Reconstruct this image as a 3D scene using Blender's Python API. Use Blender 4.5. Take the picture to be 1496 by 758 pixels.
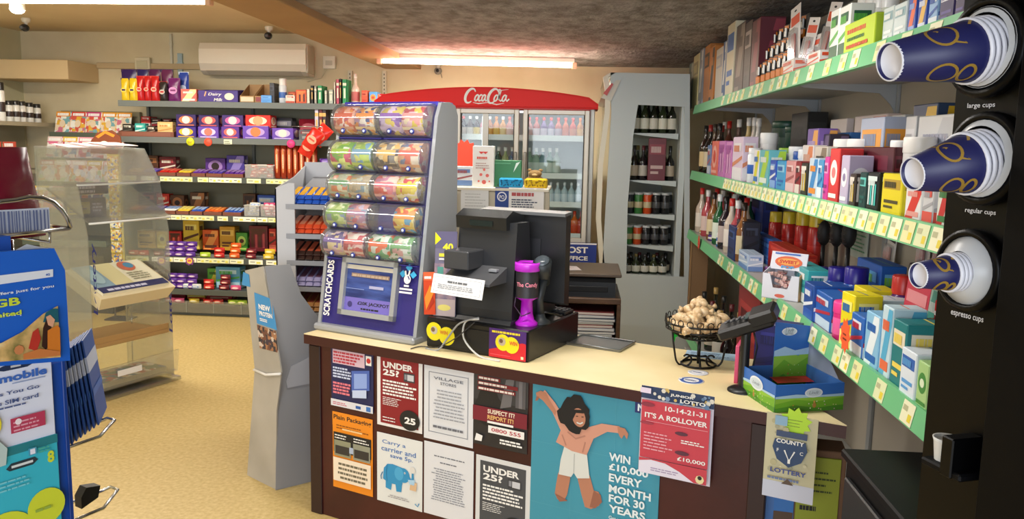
import bpy, math, random
from mathutils import Vector as V, Matrix
random.seed(7)
SC = bpy.context.scene
COL = SC.collection
for o in list(bpy.data.objects): bpy.data.objects.remove(o)

# ---------------------------------------------------------------- camera
F = 1200.0; H = 1.5
YAW = math.radians(4.57); PIT = math.radians(7.97); ROLL = math.radians(1.15)
FW = V((-math.sin(YAW)*math.cos(PIT), math.cos(YAW)*math.cos(PIT), -math.sin(PIT)))
_r0 = V((math.cos(YAW), math.sin(YAW), 0)); _u0 = _r0.cross(FW)
RT = _r0*math.cos(ROLL) + _u0*math.sin(ROLL); UP = RT.cross(FW)
EYE = V((0, 0, H))
cd = bpy.data.cameras.new('camera'); cam = bpy.data.objects.new('camera', cd); COL.objects.link(cam)
cam.matrix_world = Matrix(((RT.x, UP.x, -FW.x, EYE.x), (RT.y, UP.y, -FW.y, EYE.y), (RT.z, UP.z, -FW.z, EYE.z), (0, 0, 0, 1)))
cd.sensor_width = 36; cd.lens = F/1496*36; cd.clip_start = 0.05
SC.camera = cam

# ---------------------------------------------------------------- light and exposure
SC.view_settings.view_transform = 'Standard'; SC.view_settings.look = 'None'
SC.view_settings.gamma = 1; SC.view_settings.use_curve_mapping = False
SC.view_settings.exposure = 0.45
w = bpy.data.worlds.new('daylight'); SC.world = w; w.use_nodes = True
w.node_tree.nodes['Background'].inputs[0].default_value = (.80, .88, 1, 1)
w.node_tree.nodes['Background'].inputs[1].default_value = 1.0
def area(name, loc, rot, sx, sy, power, col):
    l = bpy.data.lights.new(name, 'AREA'); l.shape = 'RECTANGLE'; l.size = sx; l.size_y = sy; l.energy = power; l.color = col
    o = bpy.data.objects.new(name, l); COL.objects.link(o); o.location = loc; o.rotation_euler = rot; return o
# daylight through the shop window behind the photographer
area('window_daylight', (-.8, -3.4, 1.5), (math.radians(90), 0, 0), 5.5, 2.0, 150, (.86, .92, 1))
# fill lamps added from the camera side, as if from more ceiling tubes
area('tube_or_fill_light', (-2.9, 2.2, 2.33), (0, 0, 0), 1.4, .08, 28, (1, .95, .87))
area('tube_or_fill_light', (-.6, 4.3, 2.10), (0, 0, 0), 1.4, .08, 14, (1, .95, .88))  # added lamp to brighten the fridge header, no fitting hangs here
area('tube_or_fill_light', (-.35, 2.5, 2.10), (0, 0, 0), 1.4, .08, 20, (1, .95, .88))
# the two tubes the photo shows: light leaves just below their glass
area('tube_or_fill_light', (-3.3, 5.25, 2.30), (0, 0, 0), 1.7, .06, 46, (1, .94, .83))
area('tube_or_fill_light', (-.81, 6.25, 2.045), (0, 0, math.radians(1)), 1.45, .05, 27, (1, .95, .86))

# ---------------------------------------------------------------- pixel rays -> world points on real surfaces
def ray(x, y): return FW + RT*((x-748)/F) - UP*((y-379)/F)
def onY(x, y, Y): d = ray(x, y); return EYE + d*(Y/d.y)
def onX(x, y, X): d = ray(x, y); return EYE + d*(X/d.x)
def onZ(x, y, Z): d = ray(x, y); return EYE + d*((Z-H)/d.z)
def onP(x, y, p, n): d = ray(x, y); return EYE + d*((V(p)-EYE).dot(V(n))/d.dot(V(n)))
def slX(p, d, px):
    q = RT - FW*((px-748)/F); p = V(p); d = V(d); return p + d*(-(p-EYE).dot(q)/d.dot(q))
def slY(p, d, py):
    q = UP + FW*((py-379)/F); p = V(p); d = V(d); return p + d*(-(p-EYE).dot(q)/d.dot(q))

# ---------------------------------------------------------------- materials
def lin(h):
    h = h.lstrip('#'); h = ''.join(q*2 for q in h) if len(h) == 3 else h; c = [int(h[i:i+2], 16)/255 for i in (0, 2, 4)]
    return tuple((v/12.92 if v <= .04045 else ((v+.055)/1.055)**2.4) for v in c) + (1,)
_M = {}
def M(hx, rough=.5, metal=0, emit=0, spec=.5):
    k = (hx, rough, metal, emit, spec)
    if k in _M: return _M[k]
    m = bpy.data.materials.new('m_'+hx.strip('#')); m.use_nodes = True; b = m.node_tree.nodes['Principled BSDF']
    b.inputs['Base Color'].default_value = lin(hx); b.inputs['Roughness'].default_value = rough
    b.inputs['Metallic'].default_value = metal; b.inputs['Specular IOR Level'].default_value = spec
    if emit:
        b.inputs['Emission Color'].default_value = lin(hx); b.inputs['Emission Strength'].default_value = emit
    _M[k] = m; return m
def noisy(name, c1, c2, scale, rough=.6, bump=0, bscale=None, detail=4, stretch=(1, 1, 1), mid=(.35, .65), c3=None, metal=0):
    m = bpy.data.materials.new(name); m.use_nodes = True; nt = m.node_tree; b = nt.nodes['Principled BSDF']; N = nt.nodes.new; L = nt.links.new
    tc = N('ShaderNodeTexCoord'); mp = N('ShaderNodeMapping'); mp.inputs['Scale'].default_value = stretch
    n = N('ShaderNodeTexNoise'); n.inputs['Scale'].default_value = scale; n.inputs['Detail'].default_value = detail
    r = N('ShaderNodeValToRGB'); r.color_ramp.elements[0].position = mid[0]; r.color_ramp.elements[0].color = lin(c1)
    r.color_ramp.elements[1].position = mid[1]; r.color_ramp.elements[1].color = lin(c2)
    if c3: e = r.color_ramp.elements.new(min(.98, mid[1]+.12)); e.color = lin(c3)
    L(tc.outputs['Object'], mp.inputs[0]); L(mp.outputs[0], n.inputs[0]); L(n.outputs[0], r.inputs[0]); L(r.outputs[0], b.inputs['Base Color'])
    b.inputs['Roughness'].default_value = rough; b.inputs['Metallic'].default_value = metal
    if bump:
        n2 = N('ShaderNodeTexNoise'); n2.inputs['Scale'].default_value = bscale or scale; n2.inputs['Detail'].default_value = 6
        bp = N('ShaderNodeBump'); bp.inputs['Strength'].default_value = bump; bp.inputs['Distance'].default_value = .02
        L(mp.outputs[0], n2.inputs[0]); L(n2.outputs[0], bp.inputs['Height']); L(bp.outputs[0], b.inputs['Normal'])
    return m
_B = {}
def busy(cols, scale=60, stretch=(1, 1, 1), rough=.4):
    """a printed surface: patches of the given inks, different on every object"""
    k = (tuple(cols), scale, stretch, rough)
    if k in _B: return _B[k]
    m = bpy.data.materials.new('print'); m.use_nodes = True; nt = m.node_tree; b = nt.nodes['Principled BSDF']; N = nt.nodes.new; L = nt.links.new
    tc = N('ShaderNodeTexCoord'); oi = N('ShaderNodeObjectInfo'); ad = N('ShaderNodeVectorMath'); ad.operation = 'ADD'
    mp = N('ShaderNodeMapping'); mp.inputs['Scale'].default_value = stretch
    vo = N('ShaderNodeTexVoronoi'); vo.distance = 'CHEBYCHEV'; vo.inputs['Scale'].default_value = scale
    sp = N('ShaderNodeSeparateColor'); r = N('ShaderNodeValToRGB'); r.color_ramp.interpolation = 'CONSTANT'
    els = r.color_ramp.elements
    while len(els) < len(cols): els.new(.5)
    for i, c in enumerate(cols): els[i].position = i/len(cols)
    for i, c in enumerate(cols): els[i].color = lin(c)
    L(tc.outputs['Object'], mp.inputs[0]); L(mp.outputs[0], ad.inputs[0]); L(oi.outputs['Random'], ad.inputs[1]); L(ad.outputs[0], vo.inputs['Vector'])
    L(vo.outputs['Color'], sp.inputs[0]); L(sp.outputs[0], r.inputs[0]); L(r.outputs[0], b.inputs['Base Color']); b.inputs['Roughness'].default_value = rough
    _B[k] = m; return m
def clear(name, tint='#eef4f4', gloss=.10, rough=.03, haze=0, hcol='#ffffff'):
    m = bpy.data.materials.new(name); m.use_nodes = True; nt = m.node_tree; nt.nodes.clear(); N = nt.nodes.new; L = nt.links.new
    out = N('ShaderNodeOutputMaterial'); t = N('ShaderNodeBsdfTransparent'); t.inputs[0].default_value = lin(tint)
    g = N('ShaderNodeBsdfGlossy'); g.inputs['Roughness'].default_value = rough
    lw = N('ShaderNodeLayerWeight'); lw.inputs[0].default_value = .25
    mm = N('ShaderNodeMath'); mm.operation = 'MULTIPLY_ADD'; mm.inputs[1].default_value = .5; mm.inputs[2].default_value = gloss*.6
    L(lw.outputs['Fresnel'], mm.inputs[0])
    mx = N('ShaderNodeMixShader'); L(mm.outputs[0], mx.inputs[0]); L(t.outputs[0], mx.inputs[1]); L(g.outputs[0], mx.inputs[2])
    last = mx
    if haze:
        d = N('ShaderNodeBsdfDiffuse'); d.inputs[0].default_value = lin(hcol)
        m2 = N('ShaderNodeMixShader'); m2.inputs[0].default_value = haze; L(mx.outputs[0], m2.inputs[1]); L(d.outputs[0], m2.inputs[2]); last = m2
    L(last.outputs[0], out.inputs[0]); return m
GLASS = clear('door_glass', '#f6faf9', .04); ACRYL = clear('acrylic', '#f2f4f2', .16, .05, .05); SHRINK = clear('cellophane', '#ffffff', .3, .15, .12)
WHITE = M('#f2f0ea', .5); BLACK = M('#0b0b0c', .35); CHROME = M('#c8c8c8', .22, 1); STEEL = M('#9a9c9c', .35, .8)

# ---------------------------------------------------------------- mesh builder
_G = {}
def glyphs(s, bold=0, shear=0):
    k = (s, bold, shear)
    if k in _G: return _G[k]
    c = bpy.data.curves.new('t', 'FONT'); c.body = s; c.size = 1; c.resolution_u = 3; c.offset = bold; c.shear = shear
    o = bpy.data.objects.new('t', c); COL.objects.link(o)
    me = bpy.data.meshes.new_from_object(o.evaluated_get(bpy.context.evaluated_depsgraph_get()))
    vs = [(v.co.x, v.co.y) for v in me.vertices]; fs = [tuple(p.vertices) for p in me.polygons]
    bpy.data.objects.remove(o); bpy.data.curves.remove(c); bpy.data.meshes.remove(me)
    if not vs: vs = [(0, 0)]; fs = []
    x0 = min(v[0] for v in vs); x1 = max(v[0] for v in vs); y0 = min(v[1] for v in vs); y1 = max(v[1] for v in vs)
    _G[k] = ([(v[0]-x0, v[1]-y0) for v in vs], fs, max(x1-x0, 1e-4), max(y1-y0, 1e-4)); return _G[k]
class MB:
    def __init__(s): s.v = []; s.f = []; s.m = []; s.s = []; s.mats = []; s.T = Matrix()
    def mi(s, m):
        if m not in s.mats: s.mats.append(m)
        return s.mats.index(m)
    def add(s, vs, fs, m, sm=False):
        b = len(s.v); T = s.T; s.v += [T @ V(v) for v in vs]; i = s.mi(m)
        for f in fs: s.f.append([b+k for k in f]); s.m.append(i); s.s.append(sm)
        return s
    def box(s, a, b, m, bev=0):
        x0, x1 = sorted((a[0], b[0])); y0, y1 = sorted((a[1], b[1])); z0, z1 = sorted((a[2], b[2]))
        bev = min(bev, (x1-x0)*.45, (y1-y0)*.45, (z1-z0)*.45)
        if bev <= 0:
            return s.add([(x, y, z) for z in (z0, z1) for y in (y0, y1) for x in (x0, x1)],
                         [(0, 2, 3, 1), (4, 5, 7, 6), (0, 1, 5, 4), (2, 6, 7, 3), (0, 4, 6, 2), (1, 3, 7, 5)], m)
        vs = []; idx = {}
        X = (x0, x1); Y = (y0, y1); Z = (z0, z1)
        for i in (0, 1):
            for j in (0, 1):
                for k in (0, 1):
                    sx = bev if i == 0 else -bev; sy = bev if j == 0 else -bev; sz = bev if k == 0 else -bev
                    idx[i, j, k, 'x'] = len(vs); vs.append((X[i], Y[j]+sy, Z[k]+sz))
                    idx[i, j, k, 'y'] = len(vs); vs.append((X[i]+sx, Y[j], Z[k]+sz))
                    idx[i, j, k, 'z'] = len(vs); vs.append((X[i]+sx, Y[j]+sy, Z[k]))
        fs = []
        for i in (0, 1):
            fs.append([idx[i, j, k, 'x'] for j, k in ((0, 0), (1, 0), (1, 1), (0, 1))])
            fs.append([idx[j, i, k, 'y'] for j, k in ((0, 0), (1, 0), (1, 1), (0, 1))])
            fs.append([idx[j, k, i, 'z'] for j, k in ((0, 0), (1, 0), (1, 1), (0, 1))])
            for j in (0, 1):
                fs.append([idx[i, j, 0, 'x'], idx[i, j, 1, 'x'], idx[i, j, 1, 'y'], idx[i, j, 0, 'y']])
                fs.append([idx[i, 0, j, 'x'], idx[i, 1, j, 'x'], idx[i, 1, j, 'z'], idx[i, 0, j, 'z']])
                fs.append([idx[0, i, j, 'y'], idx[1, i, j, 'y'], idx[1, i, j, 'z'], idx[0, i, j, 'z']])
                for k in (0, 1): fs.append([idx[i, j, k, 'x'], idx[i, j, k, 'y'], idx[i, j, k, 'z']])
        return s.add(vs, fs, m)
    def prism(s, pts, a, b, ax, m, mcap=None):
        """polygon extruded from a to b along axis ax ('x': pts are (y,z); 'y': (x,z); 'z': (x,y))"""
        g = {'x': lambda p, t: (t, p[0], p[1]), 'y': lambda p, t: (p[0], t, p[1]), 'z': lambda p, t: (p[0], p[1], t)}[ax]
        n = len(pts); vs = [g(p, a) for p in pts] + [g(p, b) for p in pts]
        s.add(vs, [[i, (i+1) % n, n+(i+1) % n, n+i] for i in range(n)], m)
        s.add(vs, [list(range(n))[::-1], list(range(n, 2*n))], mcap or m); return s
    def lathe(s, pr, m, n=20, c=(0, 0), sm=True, caps=True, arc=None, ax='z'):
        vs = []; fs = []; a0, a1 = arc or (0, 2*math.pi); full = arc is None; nn = n if full else n+1
        for r, z in pr:
            for i in range(nn):
                t = a0+(a1-a0)*i/n; x = c[0]+r*math.cos(t); y = c[1]+r*math.sin(t)
                vs.append((x, y, z) if ax == 'z' else (z, x, y) if ax == 'x' else (x, z, y))
        for k in range(len(pr)-1):
            for i in range(n):
                j = (i+1) % nn if full else i+1
                fs.append([k*nn+i, k*nn+j, (k+1)*nn+j, (k+1)*nn+i])
        s.add(vs, fs, m, sm)
        if caps:
            if pr[0][0] > 1e-5: s.add(vs[:nn], [list(range(nn))[::-1]], m)
            if pr[-1][0] > 1e-5: s.add(vs[-nn:], [list(range(nn))], m)
        return s
    def tube(s, pts, r, m, n=8, closed=False):
        pts = [V(p) for p in pts]; N = len(pts); vs = []; fs = []; prev = None
        for i, p in enumerate(pts):
            if closed: d = pts[(i+1) % N]-pts[i-1]
            else: d = pts[min(i+1, N-1)]-pts[max(i-1, 0)]
            d.normalize()
            if prev is None: a = d.orthogonal().normalized()
            else: a = (prev-d*prev.dot(d)).normalized()
            prev = a; b = d.cross(a); rr = r[i] if isinstance(r, (list, tuple)) else r
            for k in range(n):
                t = 2*math.pi*k/n; vs.append(p+a*(rr*math.cos(t))+b*(rr*math.sin(t)))
        for i in range(N if closed else N-1):
            j = (i+1) % N
            for k in range(n): fs.append([i*n+k, i*n+(k+1) % n, j*n+(k+1) % n, j*n+k])
        if not closed: fs += [list(range(n))[::-1], [(N-1)*n+k for k in range(n)]]
        return s.add(vs, fs, m, True)
    def ball(s, c, rx, ry, rz, m, n=14, k=8):
        vs = []; fs = []
        for i in range(k+1):
            ph = -math.pi/2+math.pi*i/k
            for j in range(n):
                t = 2*math.pi*j/n; vs.append((c[0]+rx*math.cos(ph)*math.cos(t), c[1]+ry*math.cos(ph)*math.sin(t), c[2]+rz*math.sin(ph)))
        for i in range(k):
            for j in range(n): fs.append([i*n+j, i*n+(j+1) % n, (i+1)*n+(j+1) % n, (i+1)*n+j])
        return s.add(vs, fs, m, True)
    def build(s, name, parent=None, loc=(0, 0, 0), rz=0, rot=None):
        me = bpy.data.meshes.new(name); me.from_pydata([tuple(v) for v in s.v], [], s.f)
        for m in s.mats: me.materials.append(m)
        me.polygons.foreach_set('material_index', s.m); me.polygons.foreach_set('use_smooth', s.s); me.update()
        o = bpy.data.objects.new(name, me); COL.objects.link(o); o.location = loc; o.rotation_euler = rot or (0, 0, rz)
        if parent: o.parent = parent
        return o
class Art:
    """flat print on one face: origin O (lower left), right axis U, up axis W, size w x h; coordinates 0..1"""
    def __init__(s, mb, O, U, W, w, h, step=.0004):
        s.mb = mb; s.O = V(O); s.U = V(U).normalized(); s.W = V(W).normalized(); s.N = s.U.cross(s.W); s.w = w; s.h = h; s.k = 1; s.step = step
    def P(s, x, y): return s.O+s.U*(x*s.w)+s.W*(y*s.h)+s.N*(s.k*s.step)
    def pol(s, pts, m): s.mb.add([s.P(x, y) for x, y in pts], [list(range(len(pts)))], m); s.k += 1; return s
    def rect(s, x0, y0, x1, y1, m): return s.pol([(x0, y0), (x1, y0), (x1, y1), (x0, y1)], m)
    def disc(s, cx, cy, r, m, n=20, asp=1, rot=0):
        """r as a fraction of the width; asp = height/width"""
        pts = []
        for i in range(n):
            t = 2*math.pi*i/n; a = r*math.cos(t); b = r*asp*math.sin(t)
            pts.append((cx+a*math.cos(rot)-b*math.sin(rot), cy+(a*math.sin(rot)+b*math.cos(rot))*s.w/s.h))
        return s.pol(pts, m)
    def star(s, cx, cy, r, m, n=12, inner=.75):
        pts = []
        for i in range(2*n):
            t = math.pi*i/n; q = r if i % 2 == 0 else r*inner; pts.append((cx+q*math.cos(t), cy+q*math.sin(t)*s.w/s.h))
        return s.pol(pts, m)
    def stroke(s, pts, wd, m):
        """ribbon along pts, wd a fraction of the width (number or list)"""
        n = len(pts); A = []; B = []
        P = [V((p[0]*s.w, p[1]*s.h)) for p in pts]
        for i in range(n):
            d = (P[min(i+1, n-1)]-P[max(i-1, 0)]); d = d.normalized() if d.length > 0 else V((1, 0)); q = V((-d.y, d.x))
            ww = (wd[i] if isinstance(wd, (list, tuple)) else wd)*s.w/2
            a = P[i]+q*ww; b = P[i]-q*ww; A.append((a.x/s.w, a.y/s.h)); B.append((b.x/s.w, b.y/s.h))
        vs = [s.P(*p) for p in A]+[s.P(*p) for p in B]
        s.mb.add(vs, [[i, i+1, n+i+1, n+i] for i in range(n-1)], m); s.k += .3; return s
    def txt(s, t, x, y, h, m, w=None, al='l', bold=.012, shear=0, rot=0):
        """text with cap height h (fraction of height), lower left at x,y; w = fitted width (fraction)"""
        vs, fs, tw, th = glyphs(t, bold, shear); sc = h*s.h/th; sx = (w*s.w/tw) if w else sc
        tot = tw*sx; x0 = x*s.w-(tot/2 if al == 'c' else tot if al == 'r' else 0)
        cr, sr = math.cos(rot), math.sin(rot); out = []
        for a, b in vs:
            a2 = (x0-x*s.w)+a*sx; b2 = b*sc; out.append(s.P(x+(a2*cr-b2*sr)/s.w, y+(a2*sr+b2*cr)/s.h))
        s.mb.add(out, fs, m); s.k += 1; return s
    def para(s, x0, y0, x1, y1, n, m, fill=.5, seed=1, cen=False):
        """rows of small print too small to read"""
        R = random.Random(seed); dy = (y1-y0)/n
        for i in range(n):
            y = y1-(i+1)*dy; L = (x1-x0)*R.uniform(.7, 1); a = x0+((x1-x0)-L)/2 if cen else x0; e = a+L
            while a < e:
                b = min(e, a+R.uniform(.03, .1)); s.mb.add([s.P(a, y), s.P(b, y), s.P(b, y+dy*fill), s.P(a, y+dy*fill)], [(0, 1, 2, 3)], m); a = b+.012
        s.k += 1; return s
def face_art(mb, x0, x1, z0, z1, y): return Art(mb, (x0, y, z0), (1, 0, 0), (0, 0, 1), x1-x0, z1-z0)

def tag(o, label=None, cat=None, group=None, kind=None):
    if label: o['label'] = label
    if cat: o['category'] = cat
    if group: o['group'] = group
    if kind: o['kind'] = kind
    return o
def empty(name, loc, rz=0, label=None, cat=None, group=None):
    o = bpy.data.objects.new(name, None); COL.objects.link(o); o.location = loc; o.rotation_euler = (0, 0, rz); o.empty_display_size = .05
    return tag(o, label, cat, group)
KIDS = {}
def kids(o): return [c for c in o.children]
def dup(root, loc, rz=0, label=None, cat=None, group=None, rot=None, sc=None):
    r = root.copy(); COL.objects.link(r); r.location = loc; r.rotation_euler = rot or (0, 0, rz)
    for ch in root.children:
        c = ch.copy(); COL.objects.link(c); c.parent = r
        for g in ch.children: d = g.copy(); COL.objects.link(d); d.parent = c
    r.scale = sc or (1, 1, 1)
    for k in ('label', 'category', 'group'):
        if k in r: del r[k]
    return tag(r, label, cat, group)
PROTO = {}
def put(key, maker, loc, rz=0, label=None, cat=None, group=None, rot=None, sc=None):
    if key not in PROTO:
        r = maker(); PROTO[key] = r; r.location = loc; r.rotation_euler = rot or (0, 0, rz); r.scale = sc or (1, 1, 1)
        return tag(r, label, cat, group)
    return dup(PROTO[key], loc, rz, label, cat, group, rot, sc)
def struct(mb, name, **k): o = mb.build(name, **k); o['kind'] = 'structure'; return o

# ---------------------------------------------------------------- goods: origin at the middle of the base, front towards -y, right side +x
def shade(m): return m
def carton(w, d, h, c, a='#ffffff', b='#222222', text=None, style=0, name='carton'):
    mb = MB(); m = M(c, .38); am = M(a, .4); bm = M(b, .4)
    mb.box((-w/2, -d/2, 0), (w/2, d/2, h), m, min(.0025, w*.06))
    for fa, ww in ((Art(mb, (-w/2, -d/2, 0), (1, 0, 0), (0, 0, 1), w, h), w), (Art(mb, (w/2, -d/2, 0), (0, 1, 0), (0, 0, 1), d, h), d)):
        if style == 0:
            fa.rect(.08, .62, .92, .86, am); fa.rect(.15, .28, .85, .36, bm); fa.rect(.15, .16, .6, .22, bm)
        elif style == 1:
            fa.rect(.03, .03, .97, .30, am); fa.pol([(.03, .3), (.97, .5), (.97, .58), (.03, .4)], bm); fa.rect(.15, .68, .85, .86, am)
        elif style == 2:
            fa.disc(.5, .55, .36, am, asp=.9*min(1.3, h/ww)); fa.disc(.5, .55, .2, bm, asp=.9); fa.rect(.1, .08, .9, .16, am)
        elif style == 3:
            fa.pol([(.03, .03), (.5, .03), (.97, .75), (.97, .97), (.6, .97)], am); fa.rect(.12, .1, .88, .24, bm)
        elif style == 4:
            for i in range(4): fa.rect(.12+.2*i, .15, .24+.2*i, .7, am if i % 2 else bm)
            fa.rect(.1, .78, .9, .9, bm)
        if text and ww == w: fa.txt(text, .5, .64, .14, bm, w=.7, al='c')
        elif style != 2: fa.para(.15, .66, .85, .84, 1, bm, .8, seed=len(c)+style)
    Art(mb, (-w/2, -d/2, h), (1, 0, 0), (0, 1, 0), w, d).rect(.1, .1, .9, .9, M(c, .45)).rect(.06, .46, .94, .5, bm)
    return mb.build(name)
def can(r, h, c, cap, band='#ffffff', name='aerosol_can', capf=.25):
    hb = h*(1-capf); mb = MB()
    mb.lathe([(r*.9, 0), (r, .004), (r, hb*.93), (r*.8, hb*.99), (r*.75, hb)], M(c, .25), 18)
    mb.lathe([(r*1.004, hb*.3), (r*1.012, hb*.31), (r*1.012, hb*.6), (r*1.004, hb*.61)], M(band, .3), 18, caps=False)
    o = mb.build(name)
    mb = MB().lathe([(r*.93, hb-.004), (r*.93, h*.98), (r*.86, h), (0, h)], M(cap, .3), 18); mb.build('cap', o); return o
def bottle(r, h, glass, label, cap, neck=.32, lab2=None, name='bottle', sh=.5):
    mb = MB(); hb = h*(1-neck); rn = r*.34
    mb.lathe([(r*.85, 0), (r, .006), (r, hb*.8), (r*.9, hb*.9), (rn*1.3, hb+(h-hb)*.15), (rn, hb+(h-hb)*.35), (rn, h*.93)], M(glass, .08, 0, 0, .8), 16)
    o = mb.build(name)
    lb = MB().lathe([(r*1.005, hb*.2), (r*1.015, hb*.21), (r*1.015, hb*.68), (r*1.005, hb*.69)], M(label, .5), 16, caps=False)
    if lab2: lb.lathe([(r*1.02, hb*.36), (r*1.028, hb*.37), (r*1.028, hb*.52), (r*1.02, hb*.53)], M(lab2, .5), 16, caps=False)
    lb.build('label', o)
    MB().lathe([(rn*1.12, h*.86), (rn*1.18, h*.87), (rn*1.18, h), (0, h)], M(cap, .3), 12).build('cap', o); return o
def tub(r, h, c, lid, band=None, name='tub', lidf=.22):
    mb = MB(); hb = h*(1-lidf); mb.lathe([(r*.93, 0), (r, .003), (r, hb)], M(c, .35), 20)
    if band: mb.lathe([(r*1.004, hb*.2), (r*1.014, hb*.22), (r*1.014, hb*.8), (r*1.004, hb*.82)], M(band, .4), 20, caps=False)
    o = mb.build(name); MB().lathe([(r*1.03, hb), (r*1.05, hb+.002), (r*1.05, h*.97), (r, h), (0, h)], M(lid, .35), 20).build('lid', o); return o
def pouch(w, d, h, c, top, blob, name='foil_bag', mat=None):
    mb = MB(); nx, nz = 8, 10; m = mat or M(c, .25)
    for sgn in (-1, 1):
        vs = []
        for j in range(nz+1):
            for i in range(nx+1):
                u = i/nx; t = j/nz; e = (math.sin(math.pi*min(1, max(0, u)))**.5)*(math.sin(math.pi*min(1, t*.92+.06))**.6)
                ww = w*(1-.05*math.sin(math.pi*t)); wr = .04*d*math.sin(9*u+5*t*3)
                vs.append(((u-.5)*ww, sgn*(d/2*e+(wr if 0 < i < nx and 0 < j < nz else 0)), t*h))
        fs = [[j*(nx+1)+i, j*(nx+1)+i+1, (j+1)*(nx+1)+i+1, (j+1)*(nx+1)+i] for j in range(nz) for i in range(nx)]
        mb.add(vs, fs, m, True)
    o = mb.build(name)
    t = MB(); t.box((-w/2, -.003, h*.93), (w/2, .003, h*1.02), M(top, .3)); t.build('top_seal', o)
    a = MB(); A = Art(a, (-w*.36, -d/2-.004, h*.25), (1, 0, 0), (0, 0, 1), w*.72, h*.45)
    A.disc(.5, .5, .48, M(blob, .4), asp=.8); A.rect(.2, .42, .8, .6, M(top, .4)); a.build('printed_badge', o); return o
def bar(w, l, h, c, a, name='chocolate_bar', b=None):
    """flow wrapped bar lying along y"""
    mb = MB(); n = 7; ys = [-l/2, -l/2+.008, -l/2+.013, l/2-.013, l/2-.008, l/2]; ks = [0, 0, 1, 1, 0, 0]
    vs = []; P = 12
    for y, k in zip(ys, ks):
        for i in range(P):
            t = 2*math.pi*i/P; cx = math.copysign(abs(math.cos(t))**.6, math.cos(t)); cz = math.copysign(abs(math.sin(t))**.6, math.sin(t))
            vs.append((cx*w/2, y, h/2+cz*(h/2 if k else .0015)))
    fs = [[j*P+i, j*P+(i+1) % P, (j+1)*P+(i+1) % P, (j+1)*P+i] for j in range(len(ys)-1) for i in range(P)]+[list(range(P))[::-1], list(range(5*P, 6*P))]
    mb.add(vs, fs, M(c, .28), True)
    A = Art(mb, (-w*.36, -l*.36, h), (1, 0, 0), (0, 1, 0), w*.72, l*.72); A.rect(0, 0, 1, 1, M(a, .3))
    if b: A.rect(.2, .15, .8, .85, M(b, .3))
    return mb.build(name)
def multipack(w, d, h, c, a, b, name='multipack'):
    """soft wrapped multipack standing on its edge: pillow with crimped ends left and right"""
    mb = MB(); xs = [-w/2, -w/2+.008, -w/2+.02, 0, w/2-.02, w/2-.008, w/2]; ks = [.08, .08, .9, 1, .9, .08, .08]; P = 14; vs = []
    for x, k in zip(xs, ks):
        for i in range(P):
            t = 2*math.pi*i/P; cy = math.copysign(abs(math.cos(t))**.7, math.cos(t)); cz = math.copysign(abs(math.sin(t))**.6, math.sin(t))
            vs.append((x, cy*d/2*k, h/2+cz*h/2*(1 if abs(k) > .5 else .92)))
    n = len(xs); fs = [[j*P+i, j*P+(i+1) % P, (j+1)*P+(i+1) % P, (j+1)*P+i] for j in range(n-1) for i in range(P)]+[list(range(P))[::-1], list(range((n-1)*P, n*P))]
    mb.add(vs, fs, M(c, .25), True)
    A = Art(mb, (-w*.36, -d/2-.001, h*.2), (1, 0, 0), (0, 0, 1), w*.72, h*.6); A.disc(.5, .5, .48, M(a, .3), asp=.32*h/w*2); A.para(.2, .35, .8, .7, 1, M(b, .3), .9, seed=int(w*1e4))
    return mb.build(name)
def book(w, d, h, c, page='#e8e0cc', band='#d8b060', name='book'):
    """upright, spine towards -y"""
    mb = MB(); m = M(c, .5); t = min(.003, w*.15)
    mb.box((-w/2, -d/2, 0), (-w/2+t, d/2, h), m); mb.box((w/2-t, -d/2, 0), (w/2, d/2, h), m); mb.box((-w/2, -d/2, 0), (w/2, -d/2+t, h), m)
    A = Art(mb, (-w/2, -d/2, 0), (1, 0, 0), (0, 0, 1), w, h); A.rect(.1, .75, .9, .86, M(band, .4)); A.rect(.3, .25, .7, .65, M(band, .4))
    o = mb.build(name); MB().box((-w/2+t, -d/2+t, .003), (w/2-t, d/2-.003, h-.004), M(page, .8)).build('page_block', o); return o
def blister(w, h, c, a, thing, name='blister_pack', t=.0015):
    """hanging card with a hole and a clear bubble over the goods"""
    mb = MB(); m = M(c, .5); mb.box((-w/2, 0, 0), (w/2, t, h), m, .0005)
    A = Art(mb, (-w/2, 0, 0), (1, 0, 0), (0, 0, 1), w, h); A.disc(.5, .93, .12, M('#333333', .8), asp=.45); A.rect(.08, .72, .92, .86, M(a, .4)); A.rect(.08, .05, .92, .12, M(a, .4))
    o = mb.build(name); g = MB()
    g.prism([(-w*.34, h*.18), (w*.34, h*.18), (w*.3, h*.64), (-w*.3, h*.64)], -.016, 0, 'y', SHRINK); g.build('clear_bubble', o)
    q = MB(); q.box((-w*.16, -.012, h*.24), (w*.16, -.001, h*.58), M(thing, .4), .004); q.build('packed_item', o); return o
def magazine(w, h, cols, head, name='magazine', t=.004):
    mb = MB(); mb.box((-w/2, 0, 0), (w/2, t, h), busy(cols, 26))
    A = Art(mb, (-w/2, 0, 0), (1, 0, 0), (0, 0, 1), w, h); A.rect(0, .8, 1, 1, M(head, .35)); A.para(.1, .83, .9, .97, 1, M('#ffffff', .4), .8, seed=int(w*1e5) % 97)
    A.disc(.5, .5, .2, M(cols[0], .4), asp=1.3); A.rect(.08, .1, .55, .17, M(cols[-1], .4)); return mb.build(name)
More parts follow.
